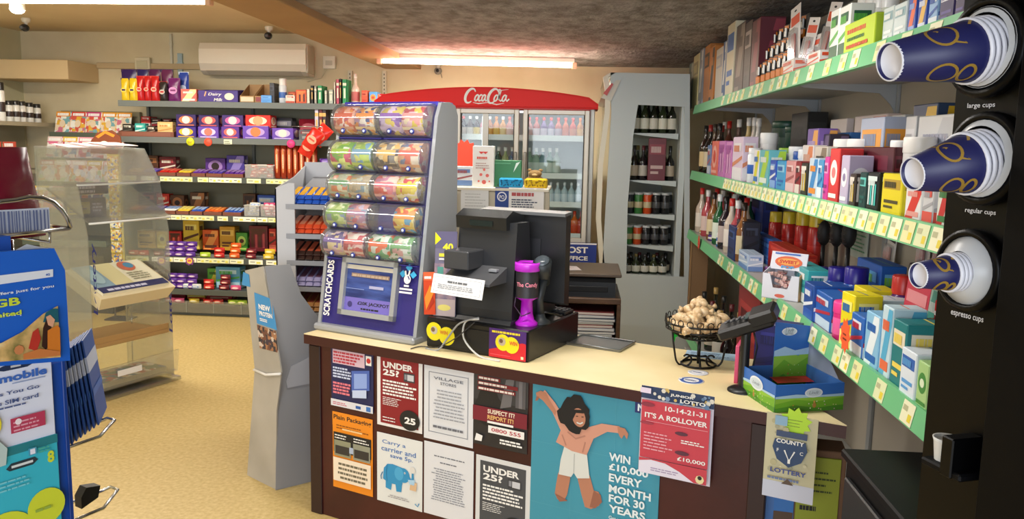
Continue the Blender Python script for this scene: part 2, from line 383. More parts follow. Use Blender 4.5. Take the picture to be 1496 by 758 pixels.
def tray(w, d, h, c, front=None, name='display_tray', lip=.6, t=.004):
    mb = MB(); m = M(c, .7)
    mb.box((-w/2, -d/2, 0), (w/2, d/2, t), m); mb.box((-w/2, -d/2, t), (w/2, -d/2+t, h*lip), m)
    mb.box((-w/2, d/2-t, t), (w/2, d/2, h), m)
    for x in (-w/2, w/2-t): mb.prism([(-d/2+t, t), (d/2-t, t), (d/2-t, h), (-d/2+t, h*lip)], x, x+t, 'x', m)
    if front: Art(mb, (-w/2, -d/2, 0), (1, 0, 0), (0, 0, 1), w, h*lip).rect(.06, .2, .94, .85, M(front, .5))
    return mb.build(name)

# ================================================================ THE SETTING
XL, XR, YB = -5.05, 1.2, 7.2
floor_m = noisy('vinyl_floor', '#b59a5c', '#ccb47a', 55, .5, .02, 200, 8, mid=(.3, .7), c3='#d8c48e')
wall_m = noisy('painted_plaster', '#c9b995', '#d6c8a6', 2.2, .8, .05, 30)
wallr_m = noisy('painted_plaster_grey', '#bdb5a2', '#cac3b1', 2, .8, .05, 30)
ceil_m = noisy('cream_ceiling', '#d2bd98', '#dcc9a6', 1.4, .85, .03, 30)
artex_m = noisy('textured_ceiling', '#7a736c', '#b2acaa', 9, .75, .9, 30, 10, (1.6, 1, 1), (.33, .68))
soff_m = noisy('brown_soffit', '#a88457', '#b48f60', 1.5, .7)
struct(MB().box((XL-.1, -2, -.1), (XR+.1, YB+.1, 0), floor_m), 'floor')
struct(MB().box((XL-.1, YB, 0), (XR+.1, YB+.1, 2.6), wall_m), 'wall_back')
struct(MB().box((XL-.1, -2, 0), (XL, YB, 2.6), noisy('green_cream_plaster', '#c3bf9c', '#cfcaa8', 2, .8)), 'wall_left')
struct(MB().box((XR, -2, 0), (XR+.1, YB, 2.6), wallr_m), 'wall_right')
mb = MB().box((XL, -2, 2.42), (-1.72, YB, 2.5), ceil_m); mb.build('ceiling')['kind'] = 'structure'
struct(MB().box((-1.40, -2, 2.17), (XR, YB, 2.5), artex_m), 'ceiling')
struct(MB().box((-1.72, -2, 2.13), (-1.40, YB, 2.5), soff_m, .004), 'trim_1')
struct(MB().box((XL, 6.75, 1.97), (-4.33, YB, 2.13), M('#cdb48a', .8), .004), 'trim_2')
struct(MB().box((-4.33, YB-.03, 2.10), (-3.2, YB, 2.15), M('#b9a27c', .8), .003), 'trim_3')
struct(MB().box((XL, YB-.015, 0), (XR, YB, .09), M('#8d7b62', .7), .003), 'baseboard_back')

# surface fittings
def trunking(x, z0, z1, wd, c, label, nm='cable_trunking'):
    mb = MB().box((x-wd/2, YB-.022, z0), (x+wd/2, YB, z1), M(c, .6), .003)
    for k in range(2): mb.box((x-wd*.62, YB-.026, z0+.06+k*(z1-z0-.16)), (x+wd*.62, YB, z0+.08+k*(z1-z0-.16)), M(c, .6))
    return tag(mb.build(nm), label, 'trunking')
p = onY(250, 80, YB-.02); trunking(p.x, 1.86, 2.41, .022, '#c9c3ae', 'thin pale cable trunking running up the wall left of the air conditioner')
p = onY(263, 100, YB-.02); trunking(p.x, 1.86, 2.24, .045, '#9db0b2', 'wide bluish grey pipe strip on the wall behind the sweets')
p = onY(210, 95, YB-.02); mb = MB().box((p.x-.07, YB-.05, 2.07), (p.x+.07, YB, 2.2), M('#cfc5a6', .6), .006).box((p.x-.05, YB-.055, 2.1), (p.x+.05, YB-.045, 2.17), M('#bdb392', .6), .002)
tag(mb.build('junction_box'), 'cream junction box on the wall above the yellow sweet bags', 'box')
p = onY(481, 92, YB-.02); mb = MB().box((p.x-.055, YB-.03, p.z-.05), (p.x+.055, YB, p.z+.06), M('#d9d2bd', .6), .005).box((p.x-.03, YB-.034, p.z-.02), (p.x+.03, YB-.03, p.z+.02), M('#b7b09b', .6))
mb.tube([(p.x-.03, YB-.01, p.z-.05), (p.x-.08, YB-.012, p.z-.13), (p.x-.2, YB-.01, p.z-.16)], .004, M('#cbbf9f', .6))
tag(mb.build('socket_box'), 'small white socket box on the wall right of the air conditioner', 'socket')
# slotted wall strips beside the beam
for px in (512, 562):
    p = onY(px, 112, YB-.01); mb = MB().box((p.x-.018, YB-.03, 1.7), (p.x+.018, YB, 2.11), M('#c6bda2', .5), .002)
    for k in range(12): mb.box((p.x-.004, YB-.0315, 1.72+k*.032), (p.x+.004, YB-.0295, 1.735+k*.032), M('#4a443a', .8))
    tag(mb.build('slotted_upright'), 'slotted cream shelf upright on the back wall '+('left' if px == 512 else 'right')+' of the wall corner', 'upright')

# air conditioner
a0 = onY(290, 62, 6.98); a1 = onY(447, 113, 6.98); zt = a0.z; zb = onY(300, 108, 6.98).z
e = empty('air_conditioner', ((a0.x+a1.x)/2, YB, zb), 0, 'white wall mounted air conditioner above the chocolate shelves', 'air conditioner')
W = (a1.x-a0.x)/2; Hh = zt-zb
mb = MB().prism([(-.0, 0), (-.14, 0), (-.2, .03), (-.225, .09), (-.225, Hh*.8), (-.2, Hh), (0, Hh)], -W, W, 'x', M('#e2d6c2', .35)); mb.build('housing', e)
mb = MB().prism([(-.145, .0), (-.205, .032), (-.202, .040), (-.14, .008)], -W+.05, W-.05, 'x', M('#cfc3ae', .4)); mb.build('air_flap', e)
mb = MB()
for i in range(20): mb.box((-W+.05+i*(2*W-.1)/20, -.17, Hh), (-W+.06+i*(2*W-.1)/20, -.03, Hh+.003), M('#b8ad99', .5))
mb.box((W-.01, -.2, .02), (W+.012, -.02, Hh-.01), M('#c9bda6', .4), .004); mb.build('grille', e)

# ceiling lights
def batten(loc, L, label, zc, glow):
    e = empty('fluorescent_light', loc, 0, label, 'ceiling light')
    mb = MB().box((-L/2, -.04, -.035), (L/2, .04, 0), M('#e9e2d2', .4), .006); mb.build('housing', e)
    mb = MB().lathe([(.0, -L/2+.03), (.016, -L/2+.03), (.016, L/2-.03), (0, L/2-.03)], M('#fff3dc', .4, 0, glow), 14, c=(0, -.055), ax='x'); mb.build('tube', e)
    for s in (-1, 1): MB().box((s*L/2-.02, -.03, -.078), (s*L/2+.02, .03, -.03), M('#e0b89a', .4), .006).build('end_cap', e)
    return e
tl = onZ(300, 4, 2.36); batten((tl.x-.85, tl.y, 2.42), 1.75, 'long lit fluorescent tube on the cream ceiling, top left', 2.42, 14)
t0, t1 = onZ(553, 90, 2.11), onZ(840, 97, 2.11)
b = batten(((t0.x+t1.x)/2, (t0.y+t1.y)/2, 2.17), t1.x-t0.x, 'lit fluorescent tube on the textured ceiling in front of the drinks fridge', 2.17, 14); b.rotation_euler.z = math.atan2(t1.y-t0.y, t1.x-t0.x)

# cctv cameras
def camera_dome(px, py, z, label):
    p = onZ(px, py, z-.03); e = empty('security_camera', (p.x, p.y, z), 0, label, 'security camera')
    MB().lathe([(.03, 0), (.035, -.008), (.03, -.03), (.012, -.04), (.012, -.055)], M('#d9d2c4', .4), 16).build('mount', e)
    mb = MB(); mb.ball((0, -.02, -.078), .032, .04, .03, M('#25272b', .25)); mb.build('camera_body', e)
    MB().lathe([(.0, -.071), (.014, -.068), (.014, -.055)], M('#5d6066', .1), 12, c=(0, -.08), ax='y').build('lens', e)
camera_dome(38, 32, 2.42, 'small black security camera on the cream ceiling at the far left')
camera_dome(393, 44, 2.42, 'small black security camera on the ceiling above the air conditioner')
p = onZ(640, 94, 2.17)
e = empty('security_camera', (p.x, p.y, 2.17), 0, 'grey ball security camera under the tube above the fridge', 'security camera')
MB().lathe([(.02, 0), (.02, -.03)], M('#b0a898', .4), 14).build('mount', e)
mb = MB().ball((0, 0, -.055), .034, .034, .032, M('#8c877e', .25)); mb.tube([(.02, 0, -.06), (.03, .05, -.12), (.02, .3, -.14)], .003, M('#6b645a', .5)); mb.build('camera_body', e)
MB().lathe([(0, -.036), (.015, -.034), (.015, -.02)], BLACK, 12, c=(0, -.055), ax='y').build('lens', e)
p = onZ(25, 8, 2.36); e = empty('spotlight', (p.x, p.y, 2.42), 0, 'small bright spotlight on the ceiling near the top left corner', 'spotlight')
MB().lathe([(.03, 0), (.03, -.03), (.045, -.05), (.05, -.09)], WHITE, 18).build('housing', e)
MB().ball((0, 0, -.09), .044, .044, .025, M('#fff6e6', .3, 0, 9)).build('bulb', e)

# ================================================================ BACK GONDOLA
GY = 6.62
rows = {1: 149, 2: 202, 3: 259, 4: 315, 5: 377, 6: 424, 7: 456}
GZ = {k: slY(onY(300, v, GY), (0, 0, 1), v).z for k, v in rows.items()}; GZ[7] = .10
gx0 = onY(172, 150, GY).x; gx1 = -1.62; gm = -2.55
g = empty('gondola_shelving', ((gx0+gx1)/2, GY, 0), 0, 'grey metal gondola shelving full of sweets along the back wall', 'shelving')
cx = (gx0+gx1)/2; dark = M('#4d5352', .45); lipc = M('#6a706e', .4); panel = M('#8e8a74', .7)
MB().box((gx0-cx, .5, .02), (gx1-cx, .53, 1.80), panel, .002).build('back_panel', g)
MB().box((gx0-cx, .03, 0), (gx1-cx, .5, .075), M('#5b5f5c', .5), .003).build('base_plinth', g)
for x in (gx0, (gx0+gx1)/2-.15, gx1):
    mb = MB().box((x-cx-.012, .47, .0), (x-cx+.012, .53, 1.85), M('#6d716c', .5), .002); mb.build('upright', g)
for x in (gx0-.006, gx1+.006): MB().prism([(.02, .08), (.5, .08), (.5, 1.5), (.30, 1.5), (.02, .9)], x-cx-.004, x-cx+.004, 'x', M('#3c4242', .5)).build('side_panel', g)
for k, z in GZ.items():
    fr = 0.0; mb = MB(); m = dark if k in (1, 2, 6) else M('#8d9290', .45)
    mb.box((gx0-cx, .01, z-.028), (gx1-cx, .5, z-.002), m, .003); mb.box((gx0-cx, 0, z-.045), (gx1-cx, .012, z+.004), lipc if k in (1, 2) else M('#4c514d', .4), .002)
    sh = mb.build('shelf', g)
    if k in (3, 4, 5):
        R = random.Random(k); x = gx0-cx+.01; n = 0
        while x < (onY(412, 300, GY).x-cx):
            ww = R.choice([.09, .12, .2, .28]); q = MB().box((x, -.003, z-.040), (x+ww, -.001, z-.002), M(R.choice(['#e6e6c4', '#efeedd', '#dfe3b4']), .5))
            A = Art(q, (x, -.003, z-.040), (1, 0, 0), (0, 0, 1), ww, .038); nn = max(1, int(ww/.07))
            for i in range(nn): A.rect((i+.55)/nn, .15, (i+.85)/nn, .6, M('#d9d25e', .5)); A.rect((i+.1)/nn, .45, (i+.45)/nn, .6, M('#6c705e', .5))
            q.build('price_ticket', sh); x += ww+R.choice([.005, .03, .045])
def gpos(row, px0, px1, top, dy=0, dz=0):
    z = GZ[row]+dz; y = GY+.02+dy; a = slX((0, y, z), (1, 0, 0), px0).x; b = slX((0, y, z), (1, 0, 0), px1).x
    xc = (a+b)/2; h = slY((xc, y, z), (0, 0, 1), top).z-z
    if row > 1: h = max(.02, min(h, GZ[row-1]-.052-z))
    return xc, y, z, b-a, h
RN = {1: 'top shelf of the back gondola', 2: 'second shelf of the back gondola', 3: 'third shelf of the back gondola', 4: 'fourth shelf of the back gondola', 5: 'fifth shelf of the back gondola', 6: 'sixth shelf of the back gondola', 7: 'bottom shelf of the back gondola'}
def gcarton(row, px0, px1, top, c, a, b, label, cat='box', style=1, text=None, dy=0, dz=0, d=.12, name='carton', group=None):
    x, y, z, w_, h = gpos(row, px0, px1, top, dy, dz); o = carton(w_*.96, d, h, c, a, b, text, style, name); o.location = (x, y+d/2, z); return tag(o, label, cat, group)
def gpouch(row, px0, px1, top, c, t, bl, label, dy=0, group=None, d=.05, name='foil_bag'):
    x, y, z, w_, h = gpos(row, px0, px1, top, dy); o = pouch(w_*.98, d, h*.97, c, t, bl, name); o.location = (x, y+d/2+.005, z); return tag(o, label, 'bag', group)
# -- top shelf
for x0, x1, la in ((175, 187, 'leftmost'), (187, 199, 'second')): gpouch(1, x0, x1, 113, '#e3c020', '#3a1f55', '#f4dc50', 'yellow foil bag of sweets with dark top, %s on the top shelf' % la)
for x0, x1, la in ((198, 209, 'beside the yellow bags'), (209, 219, 'in the middle of the three red bags'), (219, 231, 'beside the black bag')): gpouch(1, x0, x1, 110, '#c01a1c', '#e03a30', '#e8b8a0', 'shiny red foil bag on the top shelf '+la)
gpouch(1, 231, 243, 118, '#2b2322', '#c02020', '#c4b8ae', 'black foil sweet bag with pale badge on the top shelf')
gpouch(1, 244, 262, 113, '#6b1f63', '#7c2c70', '#d890c8', 'magenta purple foil sweet bag in front on the top shelf')
for i, (x0, x1) in enumerate(((176, 199), (199, 216), (216, 234), (234, 252))):
    gpouch(1, x0, x1, 100, ['#35205c', '#2a2460', '#5a2050', '#66264f'][i], '#3a1c4c', '#5e3a78', ['dark violet bag standing behind the yellow bags', 'dark blue bag standing behind the red bags', 'plum bag standing behind the red bags, third of the back row', 'wine coloured bag at the right end of the back row of bags'][i], dy=.10)
gpouch(1, 260, 275, 104, '#2743a0', '#c8d4ea', '#b8c8ea', 'blue and white speckled sweet bag behind the small pink box', dy=.08)
gcarton(1, 264, 288, 130, '#e8685c', '#e9e3a4', '#f3efe4', 'small pink and yellow box on the top shelf beside the purple display box', style=3)
x, y, z, w_, h = gpos(1, 290, 348, 129); o = tray(w_, .2, h*1.0, '#3a2270', None, 'display_box', .85); o.location = (x, y+.1, z)
q = MB(); A = Art(q, (-w_/2, -.101, 0), (1, 0, 0), (0, 0, 1), w_, h*.85); A.rect(.01, .05, .99, .97, M('#402786', .4)); A.txt('Dairy', .42, .5, .3, WHITE, w=.34, al='c', shear=.2); A.txt('Milk', .5, .1, .25, WHITE, w=.22, al='c', shear=.2); A.disc(.78, .5, .12, M('#e8dccb', .4), asp=.7); A.stroke([(.16, .5), (.2, .9)], .03, M('#d8a878', .5)); q.build('printed_front', o)
tag(o, 'long purple display box with white script on the top shelf', 'display box')
for i, (x0, x1, la) in enumerate(((350, 372, 'left'), (372, 394, 'right'))):
    x, y, z, w_, h = gpos(1, x0, x1, 121); o = tray(w_*.95, .2, h, '#a88357', '#d8cbb0' if i == 0 else '#8d3b44', 'cardboard_tray', .35); o.location = (x, y+.1, z); tag(o, 'brown cardboard tray with a sloping back on the top shelf, %s of two' % la, 'tray')
    for k in range(3):
        bb = put('bar_dk%d' % i, lambda i=i: bar(.035, .12, .02, ['#6b5060', '#7c2c3c'][i], '#d8c8b8'), (x-.033+.033*k, y+.1, z+.006), 0, 'thin bar lying in the %s brown tray on the top shelf' % la, 'chocolate bar', 'bars in the brown trays')
gcarton(1, 381, 397, 139, '#5aa0e8', '#7ab4f0', '#4c8cd8', 'bright blue card in front of the right brown tray', style=0, d=.012, dy=-.012, name='price_card', cat='card')
gcarton(1, 394, 401, 121, '#30323c', '#44485a', '#202230', 'dark narrow box beside the right brown tray on the top shelf', style=0)
x, y, z, w_, h = gpos(1, 405, 416, 114); o = can(w_/2, h, '#dde3ea', '#e9e9e6', '#3d6bb8'); o.location = (x, y+.05, z); tag(o, 'tall white and blue can on the top shelf of the gondola', 'can')
for a in (((417, 431, 139, '#e9ddcf', '#c84a30', '#e9d5c4'), 'low white box with red print on the top shelf'), ((421, 432, 134, '#c8481c', '#e87b2c', '#3a1c14'), 'orange and brown box behind the low white box', .07),
          ((432, 448, 131, '#d9501e', '#2a1a16', '#ee8438'), 'orange box with black bands on the top shelf'), ((448, 452, 127, '#e8e0d0', '#c8bca8', '#999'), None)):
    if a[1]: gcarton(1, *a[0], a[1], style=4 if 'bands' in a[1] else 1, dy=a[2] if len(a) > 2 else 0)
bk = [(448, 453, 130, '#e9dfcc', 'cream'), (454, 458, 125, '#1c1c1e', 'black'), (459, 463, 126, '#b8b4a6', 'grey'), (464, 471, 125, '#2f9c62', 'wide green'), (474, 478, 132, '#c3c6bb', 'low pale'), (480, 487, 131, '#b3bcae', 'low grey green'), (488, 490, 120, '#e4dccb', 'thin white'), (491, 496, 116, '#b84a62', 'rose red'), (496, 499, 115, '#22201f', 'thin black'), (500, 507, 116, '#2c8f57', 'tall green')]
for x0, x1, t, c, nm in bk:
    x, y, z, w_, h = gpos(1, x0, x1, t); o = book(w_*.95, .14, h, c, band={'b': '#caa050'}.get('b') if 'black' in nm else '#e4e2cc', name='slim_box' if 'pale' in nm or 'grey' in nm else 'book'); o.location = (x, y+.07, z); tag(o, '%s spine standing among the upright boxes at the right of the top shelf' % nm, 'book')
x, y, z, w_, h = gpos(1, 511, 523, 107); o = bottle(w_/2, h, '#cdb4a4', '#b05a58', '#e2d8cc', .4); o.location = (x, y+.05, z); tag(o, 'pale pink bottle at the right end of the back wall top shelf', 'bottle')
gcarton(1, 528, 537, 132, '#d2492a', '#e0684a', '#902818', 'narrow orange red box just left of the fridge header', style=0); gcarton(1, 539, 551, 134, '#4b8dc8', '#e88a3c', '#d83c28', 'blue box with orange disc just left of the fridge header', style=2)
gcarton(1, 553, 562, 137, '#d32222', '#f0d8c8', '#901010', 'red box behind the end of the fridge header', style=0, dy=.1)
# -- second shelf: trays and chocolate cartons
x, y, z, w_, h = gpos(2, 173, 254, 184); o = tray(w_, .25, h, '#7c4a38', '#8a5544', 'cardboard_tray', .5); o.location = (x, y+.125, z); tag(o, 'long brown tray of boxed sweets at the left of the second shelf', 'tray')
for x0, x1, t, c, a, b, la in ((178, 195, 181, '#26231f', '#e4e0d2', '#585048', 'black pack with white print'), (196, 214, 180, '#2f9c94', '#7ac8bc', '#d8efe6', 'turquoise pack'), (214, 228, 184, '#3a2a26', '#e8dcc8', '#9a8a78', 'dark brown pack'), (229, 254, 178, '#e0b878', '#f2dca8', '#c48c4a', 'wide golden pack')):
    gcarton(2, x0+1, x1-1, t, c, a, b, la+' in the long brown tray on the second shelf', style=1, dy=.02, dz=.012, d=.06, name='sweet_pack')
gcarton(2, 206, 220, 170, '#c01a22', '#f2e6dc', '#e84438', 'red box on the back row above the turquoise pack', style=1, dy=.28, dz=.096); gcarton(2, 221, 236, 173, '#24201f', '#8c2430', '#d0c8bc', 'low black box on the back row beside the red box', style=1, dy=.28, dz=.096); gcarton(2, 237, 252, 173, '#4a1a22', '#b4384a', '#d0c8bc', 'low maroon box on the back row of the second shelf', style=1, dy=.28, dz=.096)
MB_ = MB().box((-.25, .01, 0), (.25, .19, .095), M('#6c6552', .6), .004).box((-.25, -.004, .07), (.25, 0, .095), M('#b59e72', .5)); x, y, z, w_, h = gpos(2, 200, 254, 175, .265); MB_.build('shelf_riser', None, (x, y, z)); tag(bpy.data.objects['shelf_riser'], 'low riser step carrying the back row at the left of the second shelf', 'riser')
CH = [(257, 287, 185, 203, '#3c2585', '#e0b430', '#f0e8d8', 'with a wavy yellow band'), (289, 320, 185, 203, '#6a45b0', '#d8c8ea', '#e87868', 'with pale picture'), (323, 350, 185, 203, '#5a2f90', '#e46a5c', '#f3e9da', 'with red and cream picture'), (354, 393, 184, 203, '#6c48b4', '#b89ad8', '#e8804c', 'widest of the lower row'), (397, 429, 187, 203, '#6a46b0', '#c7b4e0', '#f0dcd0', 'at the right of the lower row')]
for x0, x1, t, bt, c, a, b, la in CH: gcarton(2, x0, x1, t, c, a, b, 'purple chocolate carton '+la+' on the second shelf', style=2, d=.18, name='chocolate_carton')
CH2 = [(257, 287, 167, '#33205f', '#e87a4a', '#f0e8d8', 'dark purple chocolate carton with orange picture, left of the upper row'), (290, 320, 168, '#35215f', '#d85a58', '#f0c8a8', 'dark purple chocolate carton with red picture, second of the upper row'), (324, 356, 168, '#3c2470', '#d060a0', '#f0e8d8', 'dark purple chocolate carton with pink picture, third of the upper row'), (358, 396, 168, '#d42318', '#f6e6c4', '#f0a878', 'bright red chocolate carton at the end of the upper row')]
for x0, x1, t, c, a, b, la in CH2: gcarton(2, x0, x1, t, c, a, b, la+' on the second shelf', style=2, d=.14, dy=.03, dz=slY(onY(300, 184, GY), (0, 0, 1), 184).z-GZ[2]-.006, name='chocolate_carton')
gcarton(2, 400, 428, 172, '#2a2830', '#8a8690', '#c8c4be', 'dark carton behind the right end of the chocolate cartons', style=0, dy=.2, d=.1, dz=.0)
x, y, z, w_, h = gpos(2, 432, 468, 172, .1); o = pouch(w_, .12, h*.95, '#7c1a28', '#5a1420', '#a83848', 'sweet_bag'); o.location = (x, y+.08, z); tag(o, 'dark red bag lying at the right of the second shelf', 'bag')
gcarton(2, 436, 470, 190, '#5a5a5e', '#8a2c38', '#b8b4ac', 'grey and red carton at the right end of the second shelf', style=0)
for px, c, nm, zz in ((278, '#d9e021', 'yellow', 2), (304, '#f0553a', 'orange red', 2), (425, '#f0408c', 'bright pink', 2)):
    p = onY(px, 208, GY-.006); mb = MB().lathe([(0, -.0015), (.034, -.0015), (.034, .0015), (0, .0015)], M(c, .5), 20, ax='y'); A = Art(mb, (-.02, -.0016, -.012), (1, 0, 0), (0, 0, 1), .04, .02); A.para(0, 0, 1, 1, 2, M('#8a4a30', .6), .4, seed=px)
    tag(mb.build('price_sticker', None, (p.x, GY-.006, GZ[2]-.03)), 'round %s price sticker on the lip of the second shelf' % nm, 'sticker')
p = onY(333, 208, GY-.006); mb = MB().box((-.035, -.001, -.02), (.035, .001, .02), M('#dfe3c8', .5)); Art(mb, (-.03, -.0012, -.015), (1, 0, 0), (0, 0, 1), .06, .03).para(0, 0, 1, 1, 2, M('#6c705e', .6)); tag(mb.build('price_ticket', None, (p.x, GY-.006, GZ[2]-.025)), 'pale rectangular price ticket on the lip of the second shelf', 'ticket')

# -- rows of bars in trays
PAL = {'golden': ('#d09a2c', '#ecc45c'), 'violet': ('#4c3a98', '#9a86d0'), 'red': ('#c0241f', '#ee7258'), 'yellow': ('#e0bc34', '#f4e47c'), 'purple': ('#5a2c8c', '#b088cc'), 'orange': ('#dc5a1e', '#f8a050'), 'blue': ('#2c4fa8', '#a8c4ec'), 'white': ('#dcdcd4', '#7ca0d8'), 'brown': ('#54301f', '#a86c40'), 'pink': ('#d8507c', '#f4b0c4'), 'green': ('#4c9c38', '#c4e470'), 'maroon': ('#6c1a26', '#c04c50'), 'lime': ('#a8c830', '#eef080')}
def bar_at(colr, x, y, z, rowname, tilt=0, w_=.038, l=.13, h=.02, where=None):
    c, a = PAL[colr]; return put(('bar', colr, w_), lambda: bar(w_, l, h, c, a), (x, y, z), 0, '%s wrapped chocolate bar %s' % (colr, where or ('in a tray on the '+rowname)), 'chocolate bar', 'chocolate bars on the back gondola', rot=(math.radians(tilt), 0, 0))
def trayrow(row, specs, top, tc='#7a4634'):
    for x0, x1, colr in specs:
        x, y, z, w_, h = gpos(row, x0, x1, top); n = max(1, round(w_/.042)); hh = .045
        c, a = PAL[colr]
        put(('tray', round(w_, 2)), lambda: tray(round(w_, 2)*.97, .2, hh*1.3, tc, None, 'display_tray', .55), (x, y+.1, z), 0, 'low brown card tray holding bars on the '+RN[row], 'tray', 'card trays of bars on the '+RN[row])
        for i in range(n):
            bx = x+(i-(n-1)/2)*.041*min(1, (w_*.93)/(n*.041))
            bar_at(colr, bx, y+.075, z+.012, RN[row], 10); bar_at(colr, bx+random.uniform(-.002, .002), y+.085, z+.034, RN[row], 10+random.uniform(-3, 3))
        # a further, higher tray behind
trayrow(3, [(184, 205, 'golden'), (206, 229, 'violet'), (230, 257, 'red'), (258, 278, 'yellow'), (279, 300, 'purple'), (301, 324, 'violet'), (325, 355, 'purple')], 238)
trayrow(4, [(184, 208, 'orange'), (209, 235, 'violet'), (236, 256, 'white'), (257, 276, 'yellow'), (277, 296, 'blue'), (297, 324, 'orange'), (325, 352, 'blue')], 293)
def backrow(row, specs, top, dy, dz):
    for i, (x0, x1, colr, nm) in enumerate(specs):
        c, a = PAL[colr]; gcarton(row, x0, x1, top+(i % 3)*2, c, a, '#e8e0cc' if i % 2 else '#302024', '%s box at the back of the %s, %s' % (colr, RN[row].replace(' of the back gondola', ' of sweets'), nm), style=i % 5, dy=dy, dz=dz, d=.08, name='sweet_box')
backrow(3, [(205, 232, 'brown', 'above the violet bars'), (233, 258, 'maroon', 'above the red bars'), (300, 330, 'purple', 'behind the violet bars'), (331, 358, 'violet', 'right end')], 227, .24, 0)
backrow(4, [(200, 228, 'maroon', 'above the violet bars'), (229, 248, 'red', 'near the white bars'), (249, 270, 'brown', 'near the yellow bars'), (278, 300, 'brown', 'above the blue bars'), (355, 374, 'brown', 'behind the left clear tub'), (376, 403, 'blue', 'behind the right clear tub')], 281, .24, 0)
# clear tubs
def cleartub(w_, h, d=.14):
    mb = MB(); mb.box((-w_/2, -d/2, 0), (w_/2, -d/2+.003, h), SHRINK); mb.box((-w_/2, d/2-.003, 0), (w_/2, d/2, h), SHRINK)
    for x in (-w_/2, w_/2-.003): mb.box((x, -d/2, 0), (x+.003, d/2, h), SHRINK)
    mb.box((-w_/2, -d/2, 0), (w_/2, d/2, .004), SHRINK); mb.tube([(-w_/2, -d/2, h), (w_/2, -d/2, h), (w_/2, d/2, h), (-w_/2, d/2, h)], .004, M('#e2e0d8', .3), closed=True)
    o = mb.build('clear_tub'); 
    return o
for row, specs, top in ((3, [(357, 400, 'red', 'under the long orange packs')], 235), (4, [(356, 379, 'white', 'left of the pair'), (380, 405, 'pink', 'right of the pair')], 295)):
    for x0, x1, colr, la in specs:
        x, y, z, w_, h = gpos(row, x0, x1, top); o = cleartub(w_*.96, h*.75); o.location = (x, y+.075, z); tag(o, 'clear sweet tub on the %s, %s' % (RN[row].split(' of')[0], la), 'tub')
        R = random.Random(x0); c, a = PAL[colr]
        for k in range(14):
            q = put(('sweet', colr), lambda: multipack(.055, .035, .035, c, a, '#ffffff', 'wrapped_sweet'), (x+R.uniform(-.36, .36)*w_, y+.03+R.uniform(0, .09), z+.006+.025*(k//4)), R.uniform(-.4, .4), '%s wrapped sweet in the clear tub on the %s' % (colr, RN[row]), 'sweet', 'sweets in the clear tubs')
# long orange packs standing at the right of row three, red bags above
for i in range(7):
    px = 403+i*9; x, y, z, w_, h = gpos(3, px, px+8.5, 214+abs(3-i)*1.0)
    put('longpack', lambda: multipack(.30, .045, .048, '#a83a1c', '#e08a50', '#f2d8b8', 'long_pack'), (x+.0, y+.05, z+.15), 0, 'long orange brown stick pack standing on the third shelf', 'snack pack', 'upright orange stick packs', rot=(0, math.radians(-90), 0))
for i, (px, py, an) in enumerate(((447, 205, 35), (440, 216, 30), (455, 198, 40))):
    p = onY(px, py, GY-.08); o = put('redbag', lambda: pouch(.12, .05, .17, '#d0281c', '#e4442e', '#f0a888', 'sweet_bag'), (p.x, GY-.05+i*.03, p.z-.06), 0, 'red sweet bag leaning in the hanging bunch at the right of the second shelf', 'bag', 'hanging red sweet bags', rot=(0, math.radians(an), 0))
mb = MB(); q0 = onY(452, 196, GY-.05); mb.tube([(q0.x-.08, GY-.0, q0.z+.06), (q0.x-.08, GY-.09, q0.z+.06)], .004, CHROME); mb.tube([(q0.x-.14, GY-.085, q0.z+.06), (q0.x+.12, GY-.085, q0.z+.06)], .004, CHROME); tag(mb.build('hook_bar'), 'chrome hook bar behind the red sweet bags', 'hook')
for i, (px, c, nm) in enumerate(((463, '#c9c2d6', 'pale lilac'), (469, '#6a1c24', 'dark red'), (474, '#3a2a30', 'dark'))):
    x, y, z, w_, h = gpos(2, px-3, px+3, 186); o = book(w_, .1, .26, c, name='tall_box'); o.location = (x, y-.02, GZ[3]+.24); 
    o.location = (x, y+.05, GZ[2]+.0); tag(o, '%s tall narrow box at the right end of the second shelf' % nm, 'box')
# purple bags right
for i, (px, py) in enumerate(((474, 232), (478, 245), (470, 248))):
    x, y, z, w_, h = gpos(3, px-8, px+8, 225); put('purplebag', lambda: pouch(.1, .05, .17, '#5b2c9c', '#7a48b8', '#b08ad8', 'sweet_bag'), (x, y+.04+.06*i, z), 0, 'purple sweet bag at the right end of the third shelf', 'bag', 'purple sweet bags on the third shelf')
# -- fifth shelf
for i, (x0, x1, t, colr, la) in enumerate(((200, 228, 337, 'golden', 'far left'), (229, 246, 338, 'yellow', 'second from the left'), (247, 266, 338, 'red', 'beside the tall yellow box'), (268, 292, 322, 'yellow', 'tallest of the row'), (296, 320, 336, 'orange', 'behind the purple packs'), (321, 344, 331, 'golden', 'in the middle'), (345, 362, 340, 'green', 'low one'), (364, 392, 330, 'maroon', 'second from the right'), (393, 404, 334, 'red', 'at the right end'))):
    c, a = PAL[colr]; gcarton(5, x0, x1, t, c, a, '#5a2c1c', '%s sweet box at the back of the fifth shelf, %s' % (colr, la), style=(i*2) % 5, dy=.2, dz=.04, d=.1, name='sweet_box')
def heap(row, specs, base, dyy=.0):
    for x0, x1, top, colr, la in specs:
        c, a = PAL[colr]; x, y, z, w_, h = gpos(row, x0, x1, top); n = max(1, int(w_/.085)); lay = max(1, int(h/.042))
        for L in range(lay):
            for i in range(n):
                put(('mp', colr), lambda: multipack(.09, .045, .044, c, a, '#fff4e0', 'sweet_pack'), (x+(i-(n-1)/2)*.088*min(1, w_/(n*.088))+random.uniform(-.006, .006), y+.03+.015*L+dyy, z+.042*L), random.uniform(-.06, .06), '%s pack %s on the %s' % (colr, la, RN[row]), 'sweet pack', '%s packs on the %s' % (colr, RN[row]))
